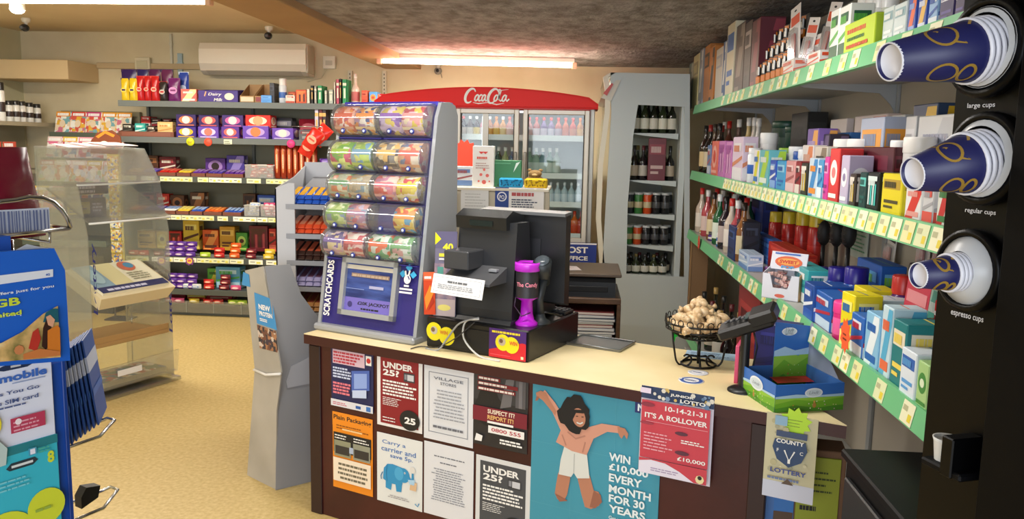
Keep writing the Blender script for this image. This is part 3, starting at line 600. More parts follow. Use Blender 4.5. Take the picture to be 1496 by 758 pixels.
heap(5, [(183, 218, 362, 'red', 'in the pile at the left'), (219, 238, 368, 'maroon', 'next to the red pile'), (236, 286, 352, 'purple', 'in the tall pile'), (288, 306, 366, 'lime', 'in the low pile'), (307, 330, 360, 'red', 'under the orange packs'), (331, 352, 352, 'orange', 'in the orange stack'), (353, 378, 364, 'maroon', 'right of the orange stack'), (379, 404, 360, 'yellow', 'at the right end')], 0)
# round rosette stickers on the fifth lip
for px in (236, 277):
    p = onY(px, 381, GY-.01); mb = MB(); A = Art(mb, (-.05, 0, -.045), (1, 0, 0), (0, 0, 1), .1, .09); mb.box((-.03, .0005, -.03), (.03, .002, .03), M('#7a3c80', .5)); A.star(.5, .5, .42, M('#7a3c80', .5), 7, .7); A.disc(.5, .5, .24, M('#e8c04c', .5)); A.rect(.36, .42, .64, .6, M('#d04858', .5))
    tag(mb.build('promotion_rosette', None, (p.x, GY-.012, p.z)), 'purple and gold promotion rosette on the fifth shelf lip, %s one' % ('left' if px == 236 else 'right'), 'sticker')
heap(6, [(240, 286, 395, 'purple', 'in the egg pile'), (262, 292, 411, 'white', 'with red and white front'), (293, 312, 405, 'red', 'beside the white packs'), (312, 340, 402, 'maroon', 'under the green boxes'), (328, 356, 412, 'pink', 'at the right')], 0)
gcarton(6, 303, 325, 392, '#5aa838', '#e8e048', '#2a5c24', 'green and yellow box at the back of the sixth shelf', style=3, dy=.16); gcarton(6, 315, 352, 390, '#55a0c8', '#b8dce8', '#4aa848', 'light blue box at the back of the sixth shelf', style=1, dy=.1); gcarton(6, 205, 232, 396, '#c8bcae', '#e6dccf', '#8a8078', 'pale crumpled packet box at the left of the sixth shelf', style=1)
heap(7, [(186, 234, 438, 'orange', 'in the left pile'), (235, 272, 430, 'pink', 'in the pink pile'), (273, 291, 430, 'yellow', 'in the yellow stack'), (292, 325, 436, 'red', 'beside the yellow stack'), (326, 364, 430, 'lime', 'in the pile at the right')], 0)
gcarton(7, 226, 272, 422, '#8c1620', '#c04040', '#5c1018', 'flat dark red box at the back of the bottom shelf, left', style=0, dy=.2); gcarton(7, 273, 300, 420, '#d8b840', '#d83c28', '#f0e090', 'yellow and red box at the back of the bottom shelf', style=1, dy=.18); gcarton(7, 301, 340, 422, '#a02428', '#d86050', '#f0c8b0', 'flat dark red box at the back of the bottom shelf, right', style=0, dy=.2)
# clear risers on the bottom shelf front
mb = MB().box((gx0+.02, GY-.012, .03), (onY(370, 450, GY).x, GY-.008, .13), ACRYL); 
for i in range(6): x = gx0+.05+i*.24; mb.box((x, GY-.014, .03), (x+.006, GY-.006, .13), M('#8a8a80', .4))
tag(mb.build('clear_shelf_riser'), 'clear plastic riser strip along the front of the bottom shelf', 'riser')

# yellow clip strip on a stand with a shaped header, in front of the magazine rack
p = onY(165, 215, 6.4); e = empty('clip_strip_stand', (p.x, 6.4, 0), 0, 'yellow strip stand of hanging packets under a brown and orange shaped header board', 'display stand')
MB().box((-.055, 0, .30), (.055, .008, 1.38), M('#e2c81e', .5), .003).box((-.055, .0, .012), (-.045, .008, .30), M('#55504a', .5)).box((.045, .0, .012), (.055, .008, .30), M('#55504a', .5)).build('backing_board', e)
MB().box((-.1, -.08, 0), (.1, .08, .012), M('#444444', .5), .003).build('foot_plate', e)
for i in range(9):
    mb = MB().prism([(-.045, 0), (.045, 0), (.04, .085), (-.04, .085)], -.02, 0, 'y', busy(('#e8c83c', '#f2e6a8', '#d89030', '#2c58b0', '#d8b84c', '#f0efe0'), 70)); mb.build('hanging_packet', e, (0, 0, .46+i*.1))
mb = MB(); q = [(-.19, .0), (.04, 0), (.08, .06), (.07, .14), (.0, .19), (-.12, .17), (-.18, .1)]
mb.prism(q, -.008, 0, 'y', M('#7c3c20', .6)); A = Art(mb, (-.19, -.008, 0), (1, 0, 0), (0, 0, 1), .27, .19); A.pol([(.2, .72), (.5, .98), (.8, .8), (.75, .7), (.5, .85), (.28, .65)], M('#e08a28', .5)); A.disc(.45, .4, .14, M('#e4dcd0', .5), asp=.7)
mb.build('header_board', e, (0, 0, 1.36))

# ================================================================ MAGAZINE RACK (back wall, left)
mx0, mx1 = -4.67, -3.93
e = empty('magazine_rack', ((mx0+mx1)/2, 6.78, 0), 0, 'stepped magazine rack against the back wall left of the sweets', 'magazine rack'); c0 = (mx0+mx1)/2
MB().box((mx0-c0, .36, 0), (mx1-c0, .40, 1.72), M('#8c8468', .7), .003).build('back_panel', e)
tiers = [(1.50, .24, 1.50), (1.28, .10, 1.28), (1.08, -.02, 1.08), (.86, -.12, .86), (.6, -.2, .6)]
for z, y, _ in tiers: MB().box((mx0-c0, y-.05, z-.02), (mx1-c0, .36, z), M('#5b6455', .5), .003).box((mx0-c0, y-.06, z-.02), (mx1-c0, y-.05, z+.03), M('#5b6455', .4), .002).build('shelf', e)
MB().box((mx0-c0, -.2, 0), (mx1-c0, .36, .08), M('#4c4c46', .6), .004).build('plinth', e)
MG = [('#e8d4b8', '#d85a48', '#e8b43c', '#f0efe8', '#7cb0b8', '#d87890'), ('#f0e4dc', '#e87a9c', '#e8c8d0', '#c04860', '#f4f2ec', '#8aa8d0'), ('#f4f0e8', '#e4a03c', '#c8cfe0', '#d86858', '#f2d8d8', '#b8d0a0')]
HD = ['#e89a28', '#d83c30', '#e8a02c', '#58a8b8', '#c83878', '#e8b830', '#d84838', '#f0c8b0']
for t, (z, y, _) in enumerate(tiers[:4]):
    n = 9 if t < 3 else 8
    for i in range(n):
        x = mx0+.05+(mx1-mx0-.1)*(i+.5)/n; hd = HD[(i*3+t*2) % 8] if t == 0 else ['#e8a0b0', '#f0d8d0', '#d8687c', '#e8c850', '#f4eee4'][(i+t) % 5]
        nm = {'#e89a28': 'orange', '#d83c30': 'red', '#e8a02c': 'amber', '#58a8b8': 'teal', '#c83878': 'magenta', '#e8b830': 'yellow', '#d84838': 'red', '#f0c8b0': 'peach', '#e8a0b0': 'pink', '#f0d8d0': 'pale pink', '#d8687c': 'rose', '#e8c850': 'yellow', '#f4eee4': 'white'}[hd]
        put(('mag', t, hd), lambda: magazine(.13, .215, MG[t % 3], hd), (x, 6.78+y-.02+(.006*(i % 2)), z+.001), 0, 'magazine with %s heading on the %s tier of the rack' % (nm, ['top', 'second', 'third', 'fourth'][t]), 'magazine', 'magazines on the rack', rot=(math.radians(-14), 0, 0))

# left wall unit with canisters
e = empty('side_shelf_unit', (-4.9, 6.4, 0), 0, 'low grey shelf unit on the far left wall', 'shelving')
MB().box((-.14, -.6, 0), (-.12, .74, 1.75), M('#a49c80', .7), .002).build('back_panel', e)
ZL = onY(30, 178, 6.5).z
for z in (.12, .5, .85, 1.2, ZL): MB().box((-.12, -.6, z-.02), (.2, .74, z), M('#8c8470', .5), .003).box((.2, -.6, z-.03), (.208, .74, z+.004), M('#9c947c', .5)).build('shelf', e)
CN = [(6, 120, 12), (17, 147, 9), (27, 147, 8), (36, 148, 8), (47, 150, 8), (58, 152, 8)]
for i, (px, tp, wd) in enumerate(CN):
    p = onY(px, 176, 6.46+.05*i); p = slX((-4.76, 6.2, ZL), (0, 1, 0), px); hh = max(.06, slY(p, (0, 0, 1), tp).z-ZL)
    o = put(('canister', i == 0), lambda: can(.033, .16, '#e8e6de', '#2a2826', '#3a2c28', 'canister', .18), (-4.78, p.y, ZL), 0, 'white canister with dark cap on the far left wall shelf', 'canister', 'white canisters on the left wall shelf', sc=(1, 1, hh/.16))
for i in range(4):
    put('mag_l', lambda: magazine(.16, .24, ('#6c4a38', '#d8b890', '#c84a38', '#3a3028', '#e8dcc8'), '#c8482c'), (-4.74, 6.0+.18*i, 1.2), math.radians(90), 'brown toned magazine on the far left wall shelf under the canisters', 'magazine', 'magazines on the left wall shelf', rot=(0, 0, math.radians(90)))

# ================================================================ DRINKS FRIDGE
FY = 5.8; fx0 = onY(549, 140, FY).x; fx1 = onY(874, 150, FY).x; fc = (fx0+fx1)/2; fw = fx1-fx0
e = empty('drinks_fridge', (fc, FY, 0), 0, 'tall glass door drinks fridge with red curved header against the back wall', 'fridge')
silver = M('#b9b4a8', .35, .3); fwhite = M('#e9e9e4', .5)
zb_ = onY(765, 352, FY).z; zt_ = onY(765, 160, FY).z
mb = MB().box((-fw/2+.02, .03, 0), (-fw/2+.05, .74, 1.78), silver, .004).box((fw/2-.05, .03, 0), (fw/2-.02, .74, 1.78), silver, .004).box((-fw/2+.02, .70, 0), (fw/2-.02, .74, 1.78), fwhite).box((-fw/2+.02, .03, zt_+.02), (fw/2-.02, .74, 1.80), silver).box((-fw/2+.02, .03, .06), (fw/2-.02, .74, zb_-.03), silver)
mb.box((-fw/2+.05, .12, zb_-.03), (fw/2-.05, .70, zb_-.02), fwhite)
for x in (-fw/2+.051, fw/2-.053): mb.box((x, .05, zb_-.03), (x+.002, .7, zt_+.02), fwhite)
mb.build('cabinet', e)
mb = MB(); n = 24; top = []; 
for i in range(n+1):
    t = i/n; x = -fw/2+fw*t; top.append((x, 1.815+.075*math.sin(math.pi*t)**.8+(.0 if 0 < i < n else -.03)))
prof = [(-fw/2-.0, 1.75)]+top+[(fw/2, 1.75)]
mb.prism(prof, -.05, .3, 'y', M('#e0150c', .5, 0, 0, .25)); mb.prism([(x*.99, z-.012) for x, z in prof[1:-1]][::1]+[(fw/2*.99, 1.76), (-fw/2*.99, 1.76)], -.065, -.05, 'y', M('#e8180e', .5, 0, 0, .3)); hd = mb.build('header', e)
# script lettering on the header
mb = MB(); lx0 = onY(679, 140, FY-.07).x-fc; lx1 = onY(746, 140, FY-.07).x-fc; A = Art(mb, (lx0, -.066, 1.768), (1, 0, 0), (0, 0, 1), lx1-lx0, .115, .001)
def loop(cx, cy, rx, ry, a0=0, a1=6.28, n=18, sl=.12): return [(cx+rx*math.cos(a0+(a1-a0)*i/n)+sl*ry*math.sin(a0+(a1-a0)*i/n), cy+ry*math.sin(a0+(a1-a0)*i/n)) for i in range(n+1)]
def script(A, m, x, s=1):
    A.stroke(loop(x+.10, .5, .09, .42, .7, 5.5), [.012+.02*math.sin(math.pi*i/18) for i in range(19)], m)
for ox in (0, .5):
    A.stroke(loop(ox+.12, .52, .10, .42, .6, 5.4), [.022+.036*math.sin(math.pi*i/18) for i in range(19)], WHITE)
A.stroke(loop(.26, .4, .035, .18), .032, WHITE); A.stroke(loop(.34, .4, .032, .18, .8, 5.5), .032, WHITE); A.stroke(loop(.41, .4, .032, .18), .032, WHITE); A.stroke([(.455, .58), (.44, .35), (.46, .22), (.5, .3)], .032, WHITE)
A.stroke([(.485, .44), (.53, .46)], .028, WHITE)
A.stroke(loop(.68, .4, .035, .18), .032, WHITE); A.stroke([(.73, .3), (.79, .85), (.765, .93), (.745, .8), (.75, .3), (.78, .22), (.82, .34)], .028, WHITE); A.stroke(loop(.86, .4, .035, .18), .032, WHITE); A.stroke([(.91, .58), (.895, .35), (.92, .22), (.97, .36)], .032, WHITE)
A.stroke([(.18, .12), (.3, .06), (.5, .13), (.7, .02), (.86, .1)], [.008, .022, .012, .022, .006], WHITE)
A.stroke([(.56, .8), (.66, .94), (.8, .86), (.95, .92)], [.01, .024, .014, .006], WHITE); mb.build('script_lettering', hd)
for nm, a, b_ in (('far', 562, 660), ('left', 666, 757), ('right', 763, 859)):
    x0 = onY(a, 250, FY).x-fc; x1 = onY(b_, 250, FY).x-fc
    mb = MB(); fr = M('#cfc8ba', .35, .2); t = .032
    for q in (((x0, -.02, zb_), (x0+t, .03, zt_)), ((x1-t, -.02, zb_), (x1, .03, zt_)), ((x0+t, -.02, zb_), (x1-t, .03, zb_+t)), ((x0+t, -.02, zt_-t), (x1-t, .03, zt_))): mb.box(*q, fr, .004)
    mb.box((x0+t, -.001, zb_+t), (x0+t+.008, .01, zt_-t), M('#3c3a36', .5)); mb.box((x1-t-.008, -.001, zb_+t), (x1-t, .01, zt_-t), M('#3c3a36', .5))
    d = mb.build('door', e); MB().box((x0+t, .004, zb_+t), (x1-t, .008, zt_-t), GLASS).build('glass_pane', d)
    hx = x1-.03 if nm == 'left' else x0+.008; MB().box((hx, -.045, 1.15), (hx+.02, -.02, 1.45), M('#9a958a', .3, .5), .005).build('handle', d)
MB().box((-.02, .0, zb_), (.02, .04, zt_), silver).build('centre_post', e)
mb = MB().box((-fw/2+.02, -.02, .08), (fw/2-.02, .03, zb_-.025), M('#d21a14', .3), .006)
for k in range(7): mb.box((-fw/2+.1, -.026, .14+k*.05), (fw/2-.1, -.02, .16+k*.05), M('#8a0e0a', .5))
A = Art(mb, (fw/2-.40, -.021, zb_-.14), (1, 0, 0), (0, 0, 1), .2, .06); A.para(.1, .2, .9, .8, 1, M('#f4d8d0', .5), .6); mb.build('lower_panel', e)
fz = [onY(765, v, FY+.3).z for v in (201, 254, 294, 338)]
for z in fz: MB().box((-fw/2+.055, .1, z-.02), (fw/2-.055, .66, z-.008), M('#e4ece8', .4), .003).box((-fw/2+.055, .09, z-.022), (fw/2-.055, .10, z+.018), M('#f2f6f2', .3)).build('shelf', e)
mb = MB().box((-fw/2+.06, .07, zt_-.02), (fw/2-.06, .10, zt_-.005), M('#f4fbff', .3, 0, .8)); 
mb.box((-.03, .05, zb_+.06), (-.015, .065, zt_-.05), M('#f4fbff', .3, 0, .8)); mb.build('light_strip', e)
lt = area('tube_or_fill_light', (fc, FY+.14, zt_-.04), (math.radians(25), 0, 0), fw-.2, .04, .35, (.93, .98, 1)); 
def drink(px, row, c, lab, cap, h, label, lab2=None, clear_=False):
    p = onY(px, 200, FY+.16); return put(('drink', c, lab, cap, h), lambda: bottle(.025 if h < .17 else .030, h, c, lab, cap, .3, lab2, 'drink_bottle'), (p.x, FY+.16, fz[row]-.006), 0, label, 'bottle', 'bottles in the drinks fridge')
HT = min(.15, zt_-fz[0]-.035)
top_l = [('#2c1c18', '#c8b49c', '#b02a20', 'dark'), ('#4a2c1c', '#d8d0c0', '#e0ddd4', 'brown'), ('#3c2018', '#e8c84c', '#e8e4d8', 'dark brown'), ('#e49aa8', '#f0dfe0', '#efeee8', 'pink'), ('#c8782c', '#e8b054', '#e8e4d8', 'amber'), ('#e09030', '#e8c060', '#e07820', 'orange'), ('#dc9838', '#f0d8a0', '#f2f0e8', 'light orange'), ('#d88878', '#f0d0c8', '#e2543c', 'salmon'), ('#e0a0a0', '#f4e0dc', '#e4604c', 'pale pink')]
for i, (c, l, k, nm) in enumerate(top_l): drink(677+i*9.6, 0, c, l, k, HT, '%s drink bottle on the top shelf behind the left fridge door' % nm)
top_r = [('#d88878', '#e8c8c0', '#d83020', 'salmon'), ('#d06858', '#e8d0d0', '#d83020', 'coral'), ('#8868a0', '#d8c8d8', '#d83020', 'lilac'), ('#9478a8', '#d8d0e0', '#e04030', 'violet'), ('#d87058', '#c8b0c0', '#d83020', 'dusky red'), ('#e06a28', '#e87848', '#e04020', 'orange'), ('#e05030', '#e88858', '#d83018', 'red orange'), ('#e08c1c', '#f0b040', '#e07010', 'bright amber')]
for i, (c, l, k, nm) in enumerate(top_r): drink(773+i*10.6, 0, c, l, k, HT, '%s drink bottle on the top shelf behind the right fridge door' % nm)
for i in range(8): drink(679+i*10, 1, ['#3c6c3c', '#58503c', '#304860', '#6c8c4c', '#4c8c58', '#385848', '#9ca878', '#506c88'][i], ['#9cb088', '#d8d8c0', '#a8b8c8'][i % 3], '#e4e4dc', .2, '%s bottle on the second shelf behind the left fridge door' % ['green', 'olive', 'dark blue', 'light green', 'mid green', 'dark green', 'pale green', 'slate blue'][i])
for i in range(5): drink(774+i*10, 1, ['#98b8a0', '#a8c0b0', '#7c98a0', '#7ca090', '#a4b8a8'][i], '#d8e4dc', '#f0f0ec', .2, '%s bottle on the second shelf behind the right fridge door' % ['pale green', 'frosted green', 'grey blue', 'sea green', 'grey green'][i])
for i in range(8): drink(776+i*10.2, 2, '#c0d4dc', '#dce8f0', '#e8ecf0', .16, 'clear water bottle on the third shelf behind the right fridge door')
for i, (px, c, l, k, nm) in enumerate(((797, '#1c2430', '#2858a8', '#1c50a8', 'blue topped'), (809, '#1c2228', '#384858', '#2058b0', 'dark blue'), (820, '#301414', '#c82018', '#c81c14', 'dark cola'), (832, '#d8641c', '#e87828', '#e06010', 'orange soda'), (843, '#d06420', '#c84820', '#c83c18', 'rust orange'), (853, '#a83020', '#c04838', '#a82018', 'red'))): drink(px, 3, c, l, k, .18, nm+' bottle on the bottom shelf behind the right fridge door')
# blue sign on the fridge plinth
p = onY(840, 371, FY-.05); sg = empty('post_sign', (p.x, FY-.06, p.z-.07), 0, 'blue sign board with white letters leaning on the red fridge plinth', 'sign')
mb = MB().box((-.15, 0, -.0), (.15, .02, .15), M('#20388c', .5), .003); A = Art(mb, (-.15, 0, 0), (1, 0, 0), (0, 0, 1), .3, .15); A.txt('POST', .5, .52, .3, WHITE, w=.6, al='c', bold=.03); A.txt('OFFICE', .5, .18, .2, WHITE, w=.6, al='c', bold=.03); A.rect(0, .93, 1, 1, M('#e8e8f0', .5)); mb.build('board', sg)
MB().box((-.12, .0, -p.z+.07), (-.1, .015, 0), M('#33363c', .5)).box((.1, .0, -p.z+.07), (.12, .015, 0), M('#33363c', .5)).build('legs_frame', sg)

# ================================================================ OPEN CHILLER AT THE END OF THE RIGHT SHELVES
CY = 5.7; gx = lambda px, py=300: onY(px, py, CY).x
cz = lambda px, py: onY(px, py, CY).z
e = empty('open_chiller', (.45, CY, 0), 0, 'tall pale grey open chiller with a window in its end panel, full of wine', 'chiller')
out = [(892, 106), (1008, 108), (1008, 505), (905, 505), (885, 460), (880, 385), (877, 320), (880, 240), (893, 165), (900, 128)]
win = [(932, 153), (1000, 156), (1000, 405), (915, 400), (917, 300), (925, 200)]
P2 = lambda L: [(gx(a, b_)-.45, max(0, cz(a, b_))) for a, b_ in L]
o_ = P2(out); o_[3] = (o_[3][0], 0); o_[2] = (o_[2][0], 0); o_[4] = (o_[4][0], .25)
w_ = P2(win); gm_ = M('#c2c9c8', .45)
mb = MB()
def ringpanel(mb, A_, B_, y0, y1, m):
    # polygon with a hole: stitch bottom, top, sides as quads between matching corners
    pts = [A_[0], A_[1], A_[2], A_[3], A_[5], A_[7]]; hol = [B_[0], B_[1], B_[2], B_[3], B_[4], B_[5]]
    mp = [(pts[0], hol[0]), (pts[1], hol[1]), (pts[2], hol[2]), (pts[3], hol[3]), (pts[4], hol[4]), (A_[8], hol[5])]
    for i in range(6):
        a, b1 = mp[i], mp[(i+1) % 6]
        mb.prism([a[0], b1[0], b1[1], a[1]], y0, y1, 'y', m)
ringpanel(mb, o_, w_, 0, .03, gm_)
mb.build('end_panel', e)
# back, top, far side, curved front blind
xR = o_[1][0]; zt2 = o_[0][1]
mb = MB().box((xR-.04, .03, 0), (xR, 1.2, zt2), gm_, .003).box((o_[0][0]+.02, .03, zt2-.05), (xR, 1.2, zt2), gm_, .003).box((o_[3][0], .03, 0), (xR-.04, 1.2, .22), M('#8f9896', .5), .003).box((o_[3][0], 1.17, 0), (xR, 1.2, zt2), gm_)
mb.build('cabinet', e)
# curved cream nose along the open front
q = [(o_[0][0], zt2), (o_[0][0]-.05, zt2-.03), (o_[9][0]-.07, o_[9][1]-.04), (o_[8][0]-.045, o_[8][1]), (o_[7][0]-.03, o_[7][1]), (o_[6][0]-.03, o_[6][1]), (o_[5][0]-.02, o_[5][1]), (o_[4][0], o_[4][1])]
mb = MB(); outr = q; inn = [(x+.035, z) for x, z in q]
for i in range(len(q)-1): mb.prism([outr[i], outr[i+1], inn[i+1], inn[i]], .0, .05, 'y', M('#e4dcc6', .4))
mb.build('curved_frame', e)
mb = MB()
for i in range(len(q)-1): mb.prism([(outr[i][0]+.01, outr[i][1]), (outr[i+1][0]+.01, outr[i+1][1]), (outr[i+1][0]+.016, outr[i+1][1]), (outr[i][0]+.016, outr[i][1])], .05, 1.17, 'y', GLASS)
mb.build('front_glass', e)
mb = MB(); zz = o_[9][1]; mb.prism([(o_[9][0]-.10, zz-.07), (o_[9][0]+.0, zz+.05), (o_[9][0]+.03, zz+.05), (o_[9][0]-.03, zz-.09)], -.01, 1.1, 'y', M('#cfc8b8', .4)); mb.prism([(o_[9][0]-.085, zz-.04), (o_[9][0]-.03, zz+.03), (o_[9][0]-.02, zz+.02), (o_[9][0]-.06, zz-.055)], -.02, -.01, 'y', M('#c8443a', .4)); mb.build('canopy', e)
czs = [cz(965, v) for v in (190, 256, 322, 358, 403)]; czs = [cz(965, 192), cz(965, 262), cz(965, 312), cz(965, 358), cz(965, 402)]
for z in czs: MB().prism([(w_[4][0]-.03, z-.012), (xR-.05, z-.012), (xR-.05, z-.05), (w_[4][0]+.1, z-.03)], .06, 1.16, 'y', M('#c3cbc8', .4)).build('shelf', e)
WB = [('#1a1f14', '#d8d2c0', '#2a2420', 'dark'), ('#141210', '#b8a890', '#101010', 'black'), ('#2a331c', '#e4dfca', '#6a5a28', 'green'), ('#1c1418', '#c8c0b0', '#5a1820', 'maroon capped')]
R = random.Random(3)
for r_, z in enumerate(czs):
    for i in range(8):
        for j in range(2):
            x = .45+w_[4][0]-.0+.02+i*.062+(.03 if j else 0)+( .02 if r_ < 2 else 0)
            if x > .45+xR-.08: continue
            g_, l_, k_, nm = WB[(i*2+r_+j) % 4]
            hgt = min(.24, (czs[r_-1]-z-.07) if r_ else .24)
            if r_ in (2, 3):
                cc = [('#c84a1c', 'orange'), ('#1c1c1e', 'black'), ('#30343a', 'charcoal'), ('#3c7c3c', 'green')][(i+r_) % 4 if i < 3 else 1]
                put(('cc', cc[0], r_), lambda: can(.029, hgt*.9, cc[0], '#b8bab8', '#c8b890' if cc[1] != 'black' else '#4a4a4c', 'drink_can', .08), (x, CY+.13+j*.09, z-.012), 0, '%s drink can seen through the window of the grey chiller' % cc[1], 'can', 'cans in the chiller')
            else: put(('wine', g_, round(hgt, 2)), lambda: bottle(.03, hgt, g_, l_, k_, .38, None, 'wine_bottle'), (x, CY+.13+j*.09, z-.012), 0, '%s wine bottle seen through the window of the grey chiller' % nm, 'bottle', 'wine bottles in the chiller')
p = onY(960, 225, CY+.07); o = carton(.12, .03, .29, '#6a1822', '#8c2c34', '#c8a8a0', None, 0, 'wine_box'); o.location = (p.x, CY+.08, czs[1]-.012); tag(o, 'dark red wine box standing upright behind the chiller window', 'box')

# ================================================================ BEHIND THE COUNTER
# screen cabinet
PY_ = 4.35; pa = onY(655, 272, PY_); pb = onY(800, 272, PY_)
e = empty('back_counter_unit', ((pa.x+pb.x)/2, PY_, 0), 0, 'cream service cabinet behind the till with notices on its front', 'cabinet'); hw = (pb.x-pa.x)/2; zc = pa.z
MB().box((-hw, 0, 0), (hw, .35, zc-.02), M('#cfc6b0', .6), .004).build('body', e)
MB().box((-hw-.01, -.015, zc-.02), (hw+.01, .36, zc), M('#ddd5c0', .5), .004).build('top', e)
for s in (-1, 1): MB().box((s*hw-.012, -.008, 0), (s*hw+.012, 0, zc-.02), M('#b8ae96', .5), .002).build('edge_trim', e)
def sheet(x0, y0, x1, y1, Y, c, label, art=None, cat='notice', name='notice', t=.002, g=None):
    a = onY(x0, y1, Y); b2 = onY(x1, y0, Y); mb = MB(); w2 = b2.x-a.x; h2 = b2.z-a.z; mb.box((0, -t, 0), (w2, 0, h2), M(c, .5), .0004)
    if art: art(Art(mb, (0, -t, 0), (1, 0, 0), (0, 0, 1), w2, h2))
    o = mb.build(name, None, (a.x, Y, a.z)); return tag(o, label, cat, g)
ink = M('#444b60', .6)
def a1_(A): A.rect(0, 0, .28, 1, M('#23408c', .4)); A.disc(.14, .62, .1, M('#e8e8f0', .4)); A.disc(.14, .62, .075, M('#23408c', .4)); A.txt('PO', .14, .52, .16, WHITE, w=.1, al='c'); A.para(.34, .66, .95, .86, 1, M('#b04a4a', .5), .7); A.para(.34, .2, .9, .58, 4, ink)
sheet(723, 275, 795, 309, PY_-.012, '#e9e6e2', 'white notice with a blue panel on the cream cabinet behind the till', a1_)
sheet(660, 282, 668, 330, PY_-.012, '#e4e0d4', 'narrow white slip at the left edge of the cream cabinet', lambda A: A.para(.1, .1, .9, .9, 8, ink, .4))
sheet(673, 276, 714, 318, PY_-.012, '#dfe0de', 'pale paper sheet stuck on the cream cabinet behind the till', lambda A: A.para(.15, .2, .9, .9, 7, M('#b8bab8', .6), .3))
# goods standing on the cabinet top
def onPart(x0, x1, top, y, mk):
    a = onY(x0, 272, y); b2 = onY(x1, 272, y); h_ = slY(((a.x+b2.x)/2, y, zc), (0, 0, 1), top).z-zc; o = mk(b2.x-a.x, h_); o.location = ((a.x+b2.x)/2, y+.03, zc); return o
def wb(w2, h2):
    mb = MB().box((-w2/2, -.03, 0), (w2/2, .03, h2), M('#e8e4de', .5), .002); A = Art(mb, (-w2/2, -.03, 0), (1, 0, 0), (0, 0, 1), w2, h2)
    A.pol([(.28, .86), (.72, .86), (.6, .8), (.5, .84), (.4, .8)], M('#d8382c', .4)); A.para(.2, .68, .85, .76, 1, M('#d86050', .5), .7); A.para(.15, .45, .8, .62, 3, M('#b09088', .5), .4)
    for q in ((.55, .42, .06), (.4, .3, .07), (.7, .28, .08), (.3, .14, .05), (.55, .12, .1), (.8, .14, .04)): A.disc(*q, M('#e0685c', .4))
    Art(mb, (w2/2, -.03, 0), (0, 1, 0), (0, 0, 1), .06, h2).rect(.1, .1, .9, .9, M('#d8d4cc', .5)); return mb.build('donation_box')
tag(onPart(690, 721, 213, PY_+.02, wb), 'tall white box with red spots on the cream cabinet', 'box')
def gb(w2, h2):
    mb = MB().box((-w2/2, -.025, 0), (w2/2, .025, h2), M('#2f7c48', .4), .003); A = Art(mb, (-w2/2, -.025, 0), (1, 0, 0), (0, 0, 1), w2, h2); A.pol([(.7, .55), (.95, .95), (.8, .9)], M('#d8e8dc', .4)); A.rect(0, .86, .6, .9, M('#58a070', .4)); A.pol([(.1, .1), (.6, .25), (.9, .1), (.9, .03), (.1, .03)], M('#245f38', .4)); return mb.build('green_box')
tag(onPart(722, 761, 234, PY_+.05, gb), 'dark green box with a white flash on the cream cabinet', 'box')
o = onPart(664, 690, 243, PY_+.03, lambda a, b2: carton(a, .04, b2, '#dfe2e4', '#6a88b8', '#a05858', None, 1, 'leaflet_box')); tag(o, 'white and blue leaflet box on the left end of the cream cabinet', 'box')
for x0, x1, c, nm in ((728, 763, '#2595c8', 'blue'), (766, 799, '#d8b41c', 'yellow')):
    a = onY(x0, 275, PY_-.0); b2 = onY(x1, 275, PY_-.0); w2 = b2.x-a.x; mb = MB().box((-w2/2, -.04, 0), (w2/2, .04, .05), M(c, .9), .008)
    R = random.Random(5)
    for k in range(26): x = R.uniform(-w2/2+.01, w2/2-.01); zz = R.uniform(.008, .042); mb.ball((x, -.0405, zz), .005, .002, .004, M('#1a5a80' if nm == 'blue' else '#8a6a10', .9), 6, 4)
    tag(mb.build('sponge', None, ((a.x+b2.x)/2, PY_+.045, zc), rot=(0, 0, .1 if nm == 'blue' else -.05)), '%s pitted sponge on the front edge of the cream cabinet' % nm, 'sponge')
# folded loaf-like soft toy: rounded brown plush
p = onY(781, 254, PY_+.1); mb = MB(); br = noisy('plush', '#8a6a40', '#a88858', 90, .95, .3, 200); mb.ball((0, 0, .06), .06, .05, .06, br).ball((0, -.01, .13), .045, .04, .038, br).ball((-.035, -.0, .165), .014, .01, .014, br).ball((.035, 0, .165), .014, .01, .014, br).ball((0, -.045, .12), .018, .014, .014, M('#c8aa78', .9)).ball((-.05, -.03, .05), .02, .03, .02, br).ball((.05, -.03, .05), .02, .03, .02, br)
tag(mb.build('soft_toy', None, (p.x, PY_+.15, zc)), 'small brown plush toy behind the yellow sponge', 'soft toy').scale = (.85, .85, .55)
# red star
p = onY(675, 226, PY_+.12); e = empty('star_sign', (p.x, PY_+.2, zc), 0, 'bright orange red star shaped price sign left of the white spotted box', 'sign')
mb = MB(); pts = []
for i in range(28): t = math.pi*2*i/28; r = .085 if i % 2 == 0 else .068; pts.append((r*math.cos(t)*1.0, r*math.sin(t)))
mb.prism(pts, -.002, 0, 'y', M('#e8452a', .5)); mb.build('star_card', e, (0, 0, p.z-zc)); MB().box((-.004, 0, 0), (.004, .004, p.z-zc), M('#c8c4bc', .4)).box((-.03, -.03, 0), (.03, .03, .006), M('#c8c4bc', .4), .002).build('holder', e)

